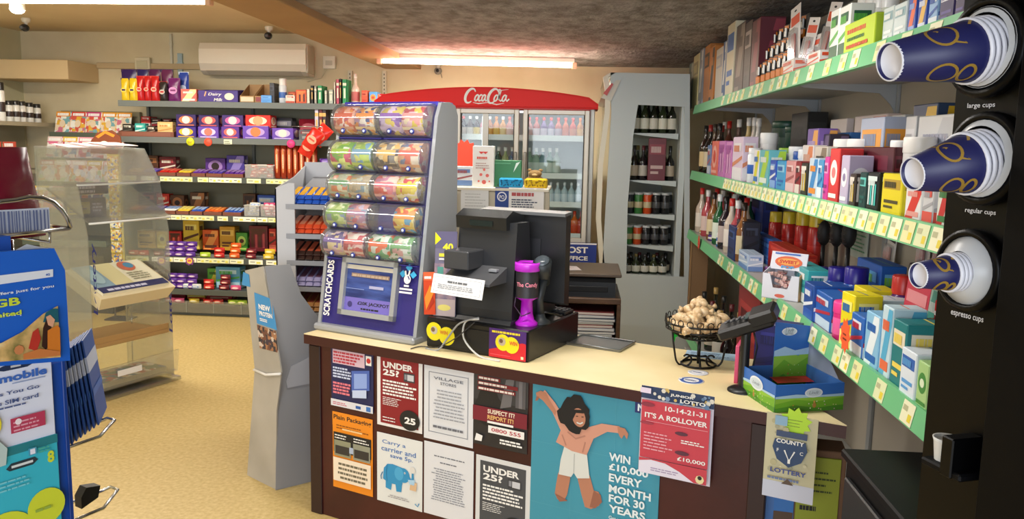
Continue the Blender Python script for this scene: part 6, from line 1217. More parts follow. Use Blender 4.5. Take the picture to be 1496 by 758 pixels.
mb = MB(); wall(mb, V((0, 0, 0)), xv, hF, T_, sky, lambda A: meadow(A, .55)); mb.build('front_wall', e)
mb = MB(); wall(mb, D_, V((0, 0, 0)), hF*1.02, T_, sky, lambda A: meadow(A, .45, .66, .2)); mb.build('left_wall', e)
mb = MB(); wall(mb, xv, xv+D_, hF, T_, M('#3a6cb0', .5), None, hF); mb.add([xv+D_*.15+V((0, 0, hF)), xv+D_+V((0, 0, hF)), xv+D_+V((0, 0, hB*.95)), xv+D_*.95+V((0, 0, hB))], [(0, 1, 2, 3)], M('#8c94a8', .5)); mb.build('right_wall', e)
mb = MB(); wall(mb, D_, D_+xv*.46, hF*1.0, T_, M('#2c5c9c', .5)); wall(mb, D_+xv*.46, D_+xv, hB, T_, sky, lambda A: (meadow(A, .4, .86, .22)), hB*.93); A = None; mb.build('back_wall', e)
mb = MB(); mb.add([V((0, 0, .003)), xv+V((0, 0, .003)), xv+D_+V((0, 0, .003)), D_+V((0, 0, .003))], [(0, 1, 2, 3)], M('#2c5c9c', .6)); mb.add([D_*.98+xv*.4+V((0, 0, hF*.55)), D_*.98+xv*.97+V((0, 0, hF*.55)), D_*.72+xv*.97+V((0, 0, hF*.5)), D_*.72+xv*.4+V((0, 0, hF*.5))], [(0, 1, 2, 3)], M('#b83028', .5)); mb.build('inner_floor', e)
for k in range(4):
    q = P1+CU*0+(xd*(WX*.35+.03*k))+V((-xd.y, xd.x, 0))*(.05+.02*(k % 2)); put('egg', lambda: (lambda mb: (mb.ball((0, 0, .014), .018, .014, .014, M('#d8a838', .2, .6)), mb.tube([(-.016, 0, .014), (-.026, 0, .016)], [.002, .008], M('#e8c860', .2, .5), 6), mb.build('chocolate_egg'))[2])(MB()), (q.x, q.y, CT+.004), k*1.1, 'gold foil chocolate lying on the floor of the open Easter box', 'chocolate egg', 'gold chocolates in the Easter box')

# ================================================================ RIGHT HAND SHELVING
SX = .75; SB = 1.15; SY0 = 1.36; SY1 = 5.62
ZT, ZM, ZLo = 1.773, 1.345, .95
ZW = slY(slX(V((SX, 4, .6)), (0, 1, 0), 1000), (0, 0, 1), 470).z
SZ = {'top': ZT, 'mid': ZM, 'low': ZLo, 'wine': ZW, 'base': .14}
e = empty('side_shelving', (SX, (SY0+SY1)/2, 0), 0, 'long grey wall shelving with green price strips along the right side', 'shelving'); cy_ = (SY0+SY1)/2
MB().box((SB-SX, SY0-cy_, .0), (SB-SX+.02, SY1-cy_, 2.1), M('#b7ae9e', .6)).build('back_panel', e)
shm = M('#b4b2ac', .45); grs = M('#6fbf86', .4); tkm = [M('#e4e2a8', .5), M('#efeecb', .5), M('#dfe6b8', .5)]
for nm, z in SZ.items():
    y0 = 2.95 if nm == 'base' else SY0
    mb = MB().box((.008, y0-cy_, z-.03), (SB-SX, SY1-cy_, z), shm, .003); sh = mb.build('shelf', e)
    if nm == 'base': continue
    lip = MB().prism([(-.010, z-.052), (-.002, z+.006), (.008, z+.006), (.008, z-.052)], 0, 1, 'x', grs)
    lip = MB(); prof = [(-.014, z-.050), (-.003, z+.006), (.008, z+.006), (.008, z-.050)]
    lip.prism(prof, y0-cy_, SY1-cy_, 'y', grs); lip.build('price_strip', sh)
    R = random.Random(len(nm)+int(z*10)); y = SY0+.32; k = 0
    dense = {'top': (.02, .13), 'mid': (.002, .03), 'low': (.01, .16), 'wine': (.1, .3)}[nm]
    while y < min(SY1, 4.6)-.1:
        L = .062
        q = put(('ticket', nm, k % 3), lambda: (lambda mb: (mb.prism([(-.0148, z-.046), (-.0055, z+.002), (-.0045, z+.002), (-.0138, z-.046)], -L/2, L/2, 'y', tkm[k % 3]),
              mb.add([(-.0148+.0093*t-.0004, s, z-.046+.048*t) for s, t in ((-.024, .15), (-.006, .15), (-.006, .5), (-.024, .5))], [(0, 1, 2, 3)], M('#e6d23c', .5)), mb.add([(-.0148+.0093*t-.0004, s, z-.046+.048*t) for s, t in ((.002, .55), (.026, .55), (.026, .8), (.002, .8))], [(0, 1, 2, 3)], M('#b8b890', .5)), mb.build('price_ticket', sh))[-1])(MB()), (0, y-cy_, 0))
        q.parent = sh; y += L+R.uniform(*dense); k += 1
        if k > 34: break
for y in (2.15, 3.15, 4.15, 5.1):
    for z in (ZT, ZM, ZLo):
        MB().prism([(.02, z-.03), (SB-SX, z-.03), (SB-SX, z-.15), (SB-SX-.03, z-.10), (SB-SX-.07, z-.062), (.06, z-.045)], y-cy_-.003, y-cy_+.003, 'y', M('#a5a9ac', .4)).build('bracket', e)
for y in (SY0+.01, 2.15, 3.15, 4.15, 5.1, SY1-.01): MB().box((SB-SX-.012, y-cy_-.018, 0), (SB-SX+.0, y-cy_+.018, 2.1), M('#9a9c9c', .45), .002).build('upright', e)

def rpos(sh, px0, px1, top, dx=.02, dz=0):
    z = SZ[sh]+dz; X = SX+dx; ya = slX((X, 0, z), (0, 1, 0), px0).y; yb = slX((X, 0, z), (0, 1, 0), px1).y; ym = (ya+yb)/2
    h = slY((X, ym, z), (0, 0, 1), top).z-z; nx = {'mid': ZT, 'low': ZM, 'wine': ZLo}.get(sh)
    if nx: h = min(h, nx-.045-z)
    return X, ym, z, abs(ya-yb), max(.03, h)
R90 = math.radians(-90)
def rc(sh, px0, px1, top, c, a, b, label, style=0, dx=.02, d=.09, text=None, name='carton', cat='box', rz=0, dz=0, maxw=None):
    X, y, z, w_, h = rpos(sh, px0, px1, top, dx, dz); w_ = min(w_, maxw or 9); o = carton(w_*.95, d, h, c, a, b, text, style, name); o.location = (X+d/2, y, z+.0005); o.rotation_euler = (0, 0, R90+rz); return tag(o, label, cat)
def rcan(sh, px0, px1, top, c, cap, band, label, dx=.03, name='aerosol_can', capf=.25, cat='can', rmax=.034, g=None):
    X, y, z, w_, h = rpos(sh, px0, px1, top, dx); r = min(rmax, max(.012, w_*.47*.9)); o = can(r, h, c, cap, band, name, capf); o.location = (X+r, y, z+.0005); return tag(o, label, cat, g)
def rtub(sh, px0, px1, top, c, lid, band, label, dx=.03, rmax=.04, name='tub', lidf=.22):
    X, y, z, w_, h = rpos(sh, px0, px1, top, dx); r = min(rmax, w_*.42); o = tub(r, h, c, lid, band, name, lidf); o.location = (X+r, y, z+.0005); return tag(o, label, 'tub')
# ---- top shelf
TS = [(1004, 1010, 92, '#7a8a80', '#c8c8b8', 'grey green'), (1010, 1018, 80, '#d8cf9c', '#a8a078', 'straw yellow'), (1019, 1024, 72, '#8c9096', '#d8d8d8', 'thin grey'), (1026, 1034, 66, '#b9742c', '#2c2620', 'brown with black window'), (1034, 1041, 68, '#c87c30', '#201c1a', 'orange brown'), (1043, 1053, 70, '#cfc8bc', '#a8a8b0', 'off white'), (1053, 1058, 60, '#385c90', '#d8d8d0', 'thin blue'), (1058, 1069, 34, '#dcd2b4', '#3a6cb4', 'tall cream with blue top'), (1071, 1084, 34, '#4a3a34', '#8c7c70', 'tall dark brown'), (1084, 1094, 31, '#3c2c2a', '#b0a098', 'tall brown black'), (1094, 1106, 28, '#5c1a28', '#8c3040', 'tall maroon')]
for i, (x0, x1, t, c, a, nm) in enumerate(TS):
    rc('top', x0, x1, t, c, a, c if i != 7 else '#3a6cb4', '%s gift box at the far end of the top right shelf' % nm, style=0 if i % 2 else 3, d=.11, name='gift_box')
# black and orange hanging gadgets
R = random.Random(6)
def gadget():
    mb = MB().box((-.022, -.0015, 0), (.022, 0, .10), M('#1c1a1a', .4), .0008); mb.box((-.016, -.012, .012), (.016, -.0015, .045), M('#e07c20', .35), .003); mb.lathe([(.005, .05), (.006, .085)], M('#d8d4cc', .3, .5), 8, c=(.004, -.008)); mb.box((-.018, -.006, .052), (-.002, -.0015, .075), M('#e8e0d8', .4), .001); mb.box((-.018, -.0025, .082), (.018, -.0015, .096), M('#e88a28', .4)); return mb.build('carded_lighter')
for r_ in range(3):
    for i in range(6):
        y = slX((SX+.03, 0, ZT), (0, 1, 0), 1109+i*7.5).y
        put('gadget', gadget, (SX+.03+.03*r_, y, ZT+.001+.07*r_), 0, 'orange and black carded lighter in the cluster on the top right shelf', 'lighter', 'carded lighters on the top right shelf', rot=(0, 0, R90+.3))
mb = MB()
for r_ in range(3): mb.box((SX+.0315+.03*r_, slX((SX+.03, 0, ZT), (0, 1, 0), 1152).y, ZT), (SX+.034+.03*r_, slX((SX+.03, 0, ZT), (0, 1, 0), 1104).y, ZT+.10+.07*r_), M('#262220', .6))
tag(mb.build('lighter_rack'), 'stepped black card rack holding the orange lighters', 'rack')
for i, (px, tp, an, dz, nm) in enumerate(((1160, 4, -16, 0, 'leaning left'), (1172, 30, 8, 0, 'in the middle'), (1186, 55, -6, 0, 'lowest and in front'), (1197, 8, 10, 0, 'highest, by the white boxes'))):
    X = SX+.04+.02*i; y = slX((X, 0, ZT), (0, 1, 0), px).y; h = slY((X, y, ZT), (0, 0, 1), tp).z-ZT
    o = blister(.075, h, '#e6e0dc', '#e05a38', '#c84a34'); o.location = (X, y, ZT+.012); o.rotation_euler = (math.radians(-6), math.radians(an), R90+.25); tag(o, 'clear and red hanging blister pack on the top right shelf, '+nm, 'blister pack')
rc('top', 1178, 1196, 76, '#e6e2de', '#e05c30', '#d84a28', 'low white and orange box under the blister packs', style=1, d=.06); rc('top', 1140, 1158, 88, '#e8dcd4', '#e0542c', '#e8806c', 'white and red packet beside the lighters', style=1, d=.05)
rc('top', 1209, 1222, 14, '#eceeea', '#1f5c3c', '#58b048', 'left of two white boxes with dark green bands', style=1, d=.07); rc('top', 1222, 1238, 8, '#eceeea', '#1f5c3c', '#58b048', 'right of two white boxes with dark green bands', style=1, d=.07)
for i, (a, b_, c) in enumerate(((1240, 1250, '#e0e2dc'), (1251, 1262, '#d2d6cc'), (1263, 1274, '#e4e6e4'), (1275, 1286, '#d8dccc'))): rcan('top', a, b_, -10, c, '#f0f0ee', '#a8a898', 'tall pale bottle behind the lime box, %s' % ['first', 'second', 'third', 'last'][i]+' from the left', dx=.14, name='bottle', capf=.2, cat='bottle')
X, y, z, w_, h = rpos('top', 1229, 1273, 28, .0); o = carton(w_, .09, h, '#b9d021', '#b9d021', '#b9d021', None, 4); bpy.data.objects.remove(o)
mb = MB().box((-w_/2, 0, 0), (w_/2, .09, h), M('#b7d024', .45), .002); A = Art(mb, (-w_/2, 0, 0), (1, 0, 0), (0, 0, 1), w_, h); A.para(.1, .65, .9, .82, 1, M('#c8502c', .5), .8, 3); A.para(.12, .42, .85, .56, 1, M('#3c6c2c', .5), .7, 4); A.para(.1, .18, .9, .32, 1, M('#c8502c', .5), .8, 5); Art(mb, (w_/2, 0, 0), (0, 1, 0), (0, 0, 1), .09, h).rect(.05, .05, .95, .95, M('#a3bd1e', .45))
o = mb.build('lime_box', None, (SX+.005, y, z+.0005), R90); tag(o, 'lime green box with red print at the edge of the top right shelf', 'box')
for i, (a, b_, t, c, aa, bb, la) in enumerate(((1287, 1303, 10, '#c8d4d4', '#88a8b0', '#e8ecec', 'silvery blister box, left'), (1303, 1322, 4, '#ccd8da', '#90b0b8', '#e8ecec', 'silvery blister box, right'), (1324, 1336, -6, '#2c50b0', '#e86838', '#90a8e0', 'blue box with orange mark'), (1338, 1352, -10, '#2248a8', '#e8b850', '#d8e0f4', 'blue box with gold mark'), (1354, 1368, -14, '#8cb4e0', '#e8f0f8', '#2858b0', 'light blue box'), (1370, 1392, -20, '#2a1c5c', '#f0f0f8', '#5c4c98', 'dark purple sun care box'), (1393, 1408, -20, '#2c1a52', '#d8d0e8', '#5c4c98', 'dark purple box at the near end'))):
    rc('top', a, b_, t, c, aa, bb, la+' on the top right shelf', style=[0, 0, 3, 3, 1, 0, 0][i], d=.06, text='SPF50' if i == 5 else None)
# ---- middle shelf, bottles at the far end
for r_, dx in enumerate((.03, .11, .19)):
    for i in range(7):
        X = SX+dx; px = 1003+i*6.3+r_*4; y = slX((X, 0, ZM), (0, 1, 0), px).y
        if y > SY1-.05: continue
        put(('sp', (i+r_) % 3), lambda: bottle(.036, .30, ['#2a1a12', '#1a1512', '#3c2416'][(i+r_) % 3], ['#d8c090', '#cfc4a8', '#b89868'][(i+r_) % 3], ['#1a1816', '#8c2420', '#2c241c'][(i+r_) % 3], .36, None, 'spirit_bottle'), (X+.03, y, ZM+.001), 0, '%s spirit bottle at the far end of the middle right shelf' % ['brown gold labelled', 'black capped red', 'amber'][(i+r_) % 3], 'bottle', 'spirit bottles on the middle right shelf')
for i, (px, t, g_, l_, c_, nm) in enumerate(((1055, 170, '#a08878', '#d8d0c0', '#ece8e0', 'pale with white cap'), (1062, 172, '#6a3c30', '#c8b8a0', '#c82820', 'brown with red cap'), (1076, 170, '#584038', '#d8c8b0', '#ece8e0', 'brown with white cap'), (1090, 172, '#b8a068', '#5078a8', '#e0dcd4', 'golden with blue label'), (1098, 172, '#c0b8a8', '#c8c0b0', '#e0dcd4', 'clear with pale cap'), (1104, 173, '#c8c4bc', '#d0ccc4', '#dcd8d0', 'second clear'))):
    X = SX+.2; y = slX((X, 0, ZM), (0, 1, 0), px).y; h = min(.33, slY((X, y, ZM), (0, 0, 1), t).z-ZM); o = bottle(.036, h, g_, l_, c_, .34, None, 'spirit_bottle'); o.location = (X, y, ZM+.001); tag(o, '%s bottle in the back row of the middle right shelf' % nm, 'bottle')
rtub('mid', 1112, 1138, 177, '#183c30', '#1c4838', '#1a4034', 'large dark green drum at the back of the middle right shelf', dx=.24, rmax=.075, name='drum', lidf=.12); rtub('mid', 1139, 1147, 184, '#1c4436', '#1c4838', None, 'slim dark green drum beside the large one', dx=.27, rmax=.05, name='drum', lidf=.12)
rc('mid', 1150, 1174, 165, '#181818', '#282828', '#303030', 'plain black box at the back of the middle right shelf', d=.09, dx=.26, style=0)
rc('mid', 1206, 1230, 174, '#d8ccc8', '#8c6058', '#b8a8a4', 'pale pink grey box standing at the back of the middle right shelf', d=.03, dx=.30, style=2)
rc('mid', 1208, 1236, 194, '#3068a8', '#80a8d8', '#204c88', 'low blue box at the back of the middle right shelf', d=.06, dx=.22, style=0); rc('mid', 1240, 1288, 168, '#e0cfca', '#d87860', '#c8b8b4', 'pale box with red edge behind the grey blue box', d=.05, dx=.32, style=3)
rc('mid', 1249, 1283, 172, '#a9b4cc', '#e8a040', '#8c98b4', 'grey blue box with an orange top in the middle of the shelf', d=.07, dx=.16, style=0)
rc('mid', 1292, 1312, 168, '#d6d4d2', '#8ca0b8', '#b8b8b8', 'white box with faint oval at the back of the middle right shelf', d=.05, dx=.3, style=2); rc('mid', 1313, 1328, 170, '#c8c8ca', '#d8d8dc', '#a8a8ac', 'narrow grey white box on the middle right shelf', d=.07, dx=.2, style=0); rc('mid', 1330, 1392, 168, '#c9cacc', '#b8bac0', '#9c9eb0', 'large grey white box at the near end of the middle right shelf', d=.12, dx=.2, style=3)
o = rc('mid', 1322, 1358, 152, '#2c4468', '#e0b428', '#e0b428', 'yellow and dark blue pack lying on top of the grey white boxes', d=.05, dx=.26, style=3); 
# middle shelf front row
rc('mid', 1032, 1037, 212, '#6c88b8', '#c8d0e0', '#b86870', 'narrow blue box beside the coral box on the middle right shelf', style=1)
FR = [(1038, 1047, 206, '#e0705c', '#f0b0a0', '#d04838', 'coral box', 2), (1048, 1057, 206, '#c878b8', '#e8b8dc', '#a04c98', 'mauve box, left of the pair', 4), (1058, 1067, 207, '#cc80bc', '#ecc0e0', '#a04c98', 'mauve box, right of the pair', 4), (1068, 1083, 200, '#dcc8dc', '#e8e4e8', '#d88860', 'pale lilac and white box', 1)]
for x0, x1, t, c, a, b, la, st in FR: rc('mid', x0, x1, t, c, a, b, la+' at the far part of the middle right shelf', style=st, d=.07)
rcan('mid', 1085, 1096, 216, '#e8ecf0', '#e8eaec', '#2860b8', 'white and blue tube bottle on the middle right shelf', name='bottle', cat='bottle', capf=.15); rtub('mid', 1101, 1114, 194, '#e8e8e8', '#f0f0ee', None, 'white lidded pill bottle in the second row of the middle right shelf', dx=.10, name='pill_bottle')
FR = [(1099, 1107, 219, '#e8e4e8', '#e0d828', '#3878c0', 'white, yellow and blue box', 3), (1107, 1121, 219, '#68b8c0', '#b0d840', '#e8f0e8', 'aqua and lime box', 3), (1123, 1132, 234, '#2450b8', '#88b0e8', '#e8ecf4', 'deep blue box', 1), (1133, 1145, 235, '#3c9cd0', '#98d0ec', '#2868b8', 'sky blue box', 0), (1146, 1159, 235, '#d89898', '#e8c8c8', '#a85c5c', 'dusty pink box', 1), (1160, 1167, 236, '#8c2028', '#e8d8d0', '#402024', 'dark red box', 1), (1168, 1177, 238, '#2c2a20', '#e0c030', '#e8e4dc', 'black and yellow box', 4), (1179, 1192, 231, '#c8d8e8', '#3c88c8', '#e89030', 'pale blue box with orange corner', 3), (1192, 1199, 234, '#4c98cc', '#e8eef4', '#2c6cb0', 'mid blue box', 1), (1201, 1207, 229, '#d83c9c', '#f0a0d0', '#8c2c78', 'magenta box', 0)]
for x0, x1, t, c, a, b, la, st in FR: rc('mid', x0, x1, t, c, a, b, la+' in the front row of the middle right shelf', style=st, d=.07)
rc('mid', 1208, 1222, 217, '#d83838', '#f4f0ec', '#f08080', 'red box with a white disc in the front row of the middle right shelf', style=2, d=.07); rc('mid', 1225, 1236, 227, '#c0b4d0', '#f0f0f4', '#8c80a8', 'lilac box with white disc in the front row of the middle right shelf', style=2, d=.07); rc('mid', 1239, 1247, 254, '#403430', '#d8b83c', '#d8d0c8', 'low dark box with yellow band in the front row', style=4, d=.05)
rc('mid', 1243, 1251, 240, '#20302c', '#507068', '#90a8a0', 'dark grey green box behind the teal print box', style=0, d=.06, dx=.07)
rc('mid', 1253, 1263, 252, '#123c3c', '#68c8c0', '#1c5c58', 'narrow dark teal box on the middle right shelf', style=0, d=.08); rc('mid', 1264, 1281, 252, '#101a1c', '#48c8c0', '#d8e8e8', 'black box with turquoise print on the middle right shelf', style=4, d=.08); rc('mid', 1285, 1315, 254, '#e4d21c', '#b8982c', '#4c4420', 'bright yellow box on the middle right shelf', style=0, d=.09)
rc('mid', 1320, 1344, 270, '#e8e8ea', '#d8382c', '#e8a098', 'white box with a red cross swoosh on the middle right shelf', style=3, d=.08); rc('mid', 1345, 1361, 270, '#cfd0d6', '#e0584c', '#a8a8b0', 'grey white box beside the red swoosh box', style=1, d=.08); rc('mid', 1366, 1384, 268, '#dfe0dc', '#c83030', '#3c7c44', 'white, red and green box at the near end of the middle right shelf', style=3, d=.08)
# second row on the middle shelf
rtub('mid', 1206, 1221, 203, '#e8e4e4', '#f2f0ee', '#b85040', 'left white capped bottle standing behind the red box', dx=.12, name='pill_bottle'); rtub('mid', 1226, 1240, 203, '#e8e4e4', '#f2f0ee', '#b85040', 'right white capped bottle standing behind the maroon box', dx=.12, name='pill_bottle'); rtub('mid', 1289, 1300, 205, '#dcdce0', '#f2f0ee', None, 'small white capped bottle between the grey boxes', dx=.13, name='pill_bottle'); rtub('mid', 1304, 1324, 200, '#dcd8d8', '#e8e4e2', '#c86858', 'white tub with a red banded lid on the middle right shelf', dx=.12, name='tub')
rc('mid', 1174, 1190, 188, '#7c60a8', '#e8a858', '#b8a0d0', 'purple box with orange square in the second row', style=3, d=.07, dx=.12); rc('mid', 1192, 1206, 196, '#38303c', '#685878', '#c86040', 'dark box beside the purple orange one in the second row', style=3, d=.07, dx=.14); rc('mid', 1168, 1184, 212, '#e8e0dc', '#e08858', '#d8a890', 'white and peach box in the second row', style=3, d=.05, dx=.09); rc('mid', 1186, 1204, 214, '#d8d0c4', '#8c7c68', '#484038', 'cream box with brown square in the second row', style=3, d=.05, dx=.09)
rc('mid', 1216, 1302, 215, '#4a1420', '#6c2434', '#38101a', 'long maroon box behind the front row of the middle right shelf', style=0, d=.05, dx=.10)
for i, px in enumerate((1135, 1142, 1149, 1156, 1163)): rtub('mid', px-4, px+5, [216, 224, 214, 221, 218][i], ['#dcdcd8', '#3c78c0', '#e4e4e4', '#e0e4e8', '#e0e4e8'][i], ['#8cb830', '#f0f0f0', '#e8e8e8', '#2858a8', '#f0f0f0'][i], None, ['green lidded', 'blue', 'plain white', 'blue lidded white', 'white topped'][i]+' bottle in the second row behind the blue boxes', dx=.10, name='pill_bottle')
mb = MB().ball((0, 0, .03), .05, .035, .03, M('#2a2828', .4)).lathe([(.012, .05), (.016, .075), (0, .08)], M('#e88028', .4), 10, c=(.01, -.01)); X, y, z, w_, h = rpos('mid', 1340, 1364, 212, .11); tag(mb.build('rubber_plug', None, (X+.03, y, z+.0)), 'dark rounded item with an orange tip on the middle right shelf', 'gadget')
# ---- low shelf: far spirits
R = random.Random(21)
for r_, dx in enumerate((.03, .12, .21)):
    for i in range(11):
        X = SX+dx; px = 992+i*8.2+r_*5; y = slX((X, 0, ZLo), (0, 1, 0), px).y
        if y > SY1-.05 or y < 2.9: continue
        k = (i*2+r_) % 5
        g_, l_, c_, nm = [('#8c5a30', '#d8c8a0', '#2c2018', 'amber'), ('#c8b8a8', '#e0d8cc', '#c82c28', 'clear red capped'), ('#1c5a34', '#d8e0d0', '#e8e8e4', 'green white capped'), ('#b04850', '#d8c0b8', '#e4e0dc', 'rose'), ('#2a2028', '#b8a8a0', '#181818', 'dark')][k]
        put(('lo', k), lambda: bottle(.037, .29, g_, l_, c_, .36, None, 'spirit_bottle'), (X+.03, y, ZLo+.001), 0, '%s spirit bottle on the far part of the lower right shelf' % nm, 'bottle', 'spirit bottles on the lower right shelf')
for i, (px, t, g_, c_, nm) in enumerate(((1022, 345, '#c89838', '#e8e0d0', 'golden'), (1034, 350, '#4c2c78', '#2c2c34', 'violet'), (1046, 352, '#3c6cb0', '#e8e8ec', 'blue'), (1056, 356, '#b83c38', '#e8e8ec', 'red'))): rcan('low', px-5, px+5, t-12, g_, c_, '#d8d8d0', nm+' half bottle at the lip of the lower right shelf', name='bottle', cat='bottle', capf=.3)
rc('low', 1062, 1072, 330, '#1c3468', '#3c5c98', '#16284c', 'tall navy box on the lower right shelf', style=0, dx=.02, d=.08); rc('low', 1073, 1084, 322, '#1e2230', '#3c4458', '#10141c', 'tall near black box on the lower right shelf', style=1, dx=.05, d=.08); rc('low', 1078, 1092, 368, '#b8cce4', '#6c90c8', '#e8f0f8', 'pale blue box behind the white sweet box', style=1, dx=.02, d=.07)
rc('low', 1092, 1112, 275, '#1a2c74', '#24388c', '#141f54', 'dark blue tall box near the back of the lower right shelf', style=0, dx=.27, d=.08)
for i in range(4):
    px = 1121+i*18.5; rcan('low', px-8, px+8, 309, '#b82420', '#d8bc28', '#c83028', 'yellow capped red aerosol can at the back of the lower right shelf', dx=.26, capf=.22, rmax=.034, g='red aerosol cans with yellow caps')
rc('low', 1098, 1142, 348, '#2a5cae', '#1c448c', '#5888cc', 'long blue box in front of the red cans', style=0, dx=.16, d=.05); rc('low', 1120, 1164, 362, '#b52a20', '#e8d0c8', '#d84838', 'red patterned box in front of the red cans', style=4, dx=.14, d=.08); rc('low', 1134, 1154, 374, '#e87820', '#f0a858', '#b84c10', 'orange box beside the red patterned box', style=0, dx=.09, d=.05)
rc('low', 1150, 1178, 388, '#3caab0', '#e8f0f0', '#1c7c88', 'turquoise and white box behind the sweet display', style=1, dx=.07, d=.08)
# hair brushes
for i, px in enumerate((1199, 1217, 1234)):
    X = SX+.30; y = slX((X, 0, ZLo), (0, 1, 0), px).y; zt5 = slY((X, y, ZLo), (0, 0, 1), 322).z-ZLo; mb = MB(); mb.ball((0, 0, zt5-.055), .03, .028, .055, M('#141314', .6)); mb.tube([(0, 0, 0), (0, 0, zt5-.1)], [.011, .009], M('#1c1a1c', .4))
    for k in range(20): a = (k % 4-1.5)*.011; b_2 = (k//4-2)*.018; mb.tube([(a, -.01, zt5-.055+b_2), (a, -.026, zt5-.055+b_2)], .0015, M('#3a3438', .5), 5)
    tag(mb.build('hairbrush', None, (X, y, ZLo+.001), R90), 'black oval hairbrush, %s of three standing on the lower right shelf' % ['leftmost', 'middle', 'rightmost'][i], 'hairbrush')
mb = MB().box((-.03, 0, 0), (.03, .002, .05), WHITE, .001); X, y, z, w_, h = rpos('low', 1222, 1240, 360, .22); tag(mb.build('swing_tag', None, (X, y, ZLo+.06), rot=(0, .3, R90)), 'white swing tag leaning against the hairbrushes', 'tag'); bpy.data.objects['swing_tag'].location.z = ZLo+.01
# hanging packs on the back panel
for px, tp, bt, an, c, a, th_, la in ((1290, 336, 392, 8, '#dcd8d4', '#3a3a3c', '#b87c74', 'white and black hanging pack on the back panel above the blue box'), (1338, 342, 395, 0, '#d8d0d0', '#c8a0a0', '#b86c70', 'pale hanging pack on the back panel, near the cups'), (1362, 338, 390, 0, '#e0d0cc', '#d04c44', '#c83c38', 'red printed hanging pack on the back panel, near the cups')):
    X = SB-.045; y = slX((X, 0, 1.1), (0, 1, 0), px).y; p1 = slY((X, y, 0), (0, 0, 1), tp).z; p0 = slY((X, y, 0), (0, 0, 1), bt).z; o = blister(.085, p1-p0, c, a, th_); o.location = (X+.02, y, p0); o.rotation_euler = (0, math.radians(an), R90); tag(o, la, 'blister pack')
    MB().tube([(0, -.03, (p1-p0)*.93), (0, .025, (p1-p0)*.93)], .002, CHROME, 6).build('peg', o)
mb = MB(); X = SB-.006; y0 = slX((X, 0, 1.1), (0, 1, 0), 1242).y; y1 = slX((X, 0, 1.1), (0, 1, 0), 1268).y; z1 = slY((X, y0, 0), (0, 0, 1), 322).z; z0 = slY((X, y0, 0), (0, 0, 1), 372).z
mb.box((0, 0, 0), (y0-y1, .003, z1-z0), M('#b8c4b8', .5)); A = Art(mb, (0, 0, 0), (1, 0, 0), (0, 0, 1), y0-y1, z1-z0); A.para(.1, .2, .9, .85, 6, M('#4c9468', .5), .4, 3); A.rect(.05, .9, .95, .94, M('#4c9468', .5)); tag(mb.build('backing_card', None, (X-.004, y0, z0), R90), 'pale green printed card on the back panel right of the hairbrushes', 'card')
# front of low shelf, near end
for i, px in enumerate((1182, 1206, 1229)): rcan('low', px-12, px+11, 390, '#2858a8', '#231c84', '#88a8e0', 'navy capped aerosol can, %s of three' % ['left', 'middle', 'right'][i], dx=.12, capf=.28, rmax=.04)
LW = [(1172, 1186, 414, '#1c4c98', '#2c5cb8', '#e8eef8', 'dark blue long box at the lip of the lower right shelf', 1, .0, .12), (1187, 1212, 428, '#2a62b4', '#c8d8ee', '#b83040', 'blue box with white barcode side on the lower right shelf', 1, .01, .14)]
for x0, x1, t, c, a, b, la, st, dx, d in LW: rc('low', x0, x1, t, c, a, b, la, style=st, d=d, dx=dx+.01)
rtub('low', 1208, 1224, 440, '#d8287c', '#e83c90', '#e85ca0', 'hot pink lidded cup at the lip of the lower right shelf', dx=.01, lidf=.3, name='cup'); rc('low', 1246, 1282, 382, '#1f5cb4', '#68b0e8', '#78c048', 'blue and green box at the back of the near lower shelf', style=1, dx=.22, d=.08)
rc('low', 1226, 1240, 428, '#e8d820', '#f4ec80', '#2c6cb0', 'front yellow box leaning on the lower right shelf', style=1, dx=.01, d=.08, rz=.12, name='carton'); rc('low', 1242, 1260, 420, '#e6d61c', '#f4ec80', '#3c78b8', 'rear yellow box on the lower right shelf', style=1, dx=.09, d=.09)
rc('low', 1240, 1258, 460, '#2c6cc0', '#e8f0f8', '#c82840', 'blue box with a white cap band behind the orange tag', style=1, dx=.01, d=.09); rc('low', 1259, 1284, 432, '#e0e8f0', '#2c60b8', '#80b0e0', 'white and blue tall box behind the front row near the pink pack', style=1, dx=.11, d=.08)
rc('low', 1260, 1280, 458, '#8cc4e8', '#e8f4fc', '#2868b8', 'light blue striped box on the near lower shelf', style=3, dx=.01, d=.08); rc('low', 1282, 1297, 448, '#c8e0ec', '#58b0d8', '#e87048', 'pale aqua tall box on the near lower shelf', style=3, dx=.01, d=.08); rc('low', 1298, 1318, 470, '#1c7c80', '#e8e0c8', '#f0d860', 'teal box with cream print on the near lower shelf, left of the pair', style=0, dx=.01, d=.14); rc('low', 1319, 1330, 466, '#208086', '#e8e0c8', '#f0d860', 'teal box on the near lower shelf, right of the pair', style=0, dx=.10, d=.12)
rc('low', 1312, 1334, 512, '#dfeaf6', '#2c64b8', '#58a0e0', 'white and blue wipes box at the lip near the coffee machine', style=0, dx=.002, d=.12); rc('low', 1336, 1352, 530, '#a8d088', '#3c8c3c', '#e0f0d0', 'light green box with clover print at the near end of the lower shelf', style=2, dx=.002, d=.12); rc('low', 1353, 1364, 520, '#58b038', '#90d860', '#e0f0d0', 'bright green box beside the clover print box', style=1, dx=.05, d=.10)
rcan('low', 1287, 1304, 402, '#5c2c70', '#c82c28', '#e8dce8', 'red capped purple can on the near lower shelf', dx=.16, rmax=.035); rcan('low', 1308, 1328, 385, '#9a9a9c', '#161618', '#c8c8cc', 'grey bottle with a black cap on the near lower shelf', dx=.2, rmax=.035, name='bottle', cat='bottle', capf=.2)
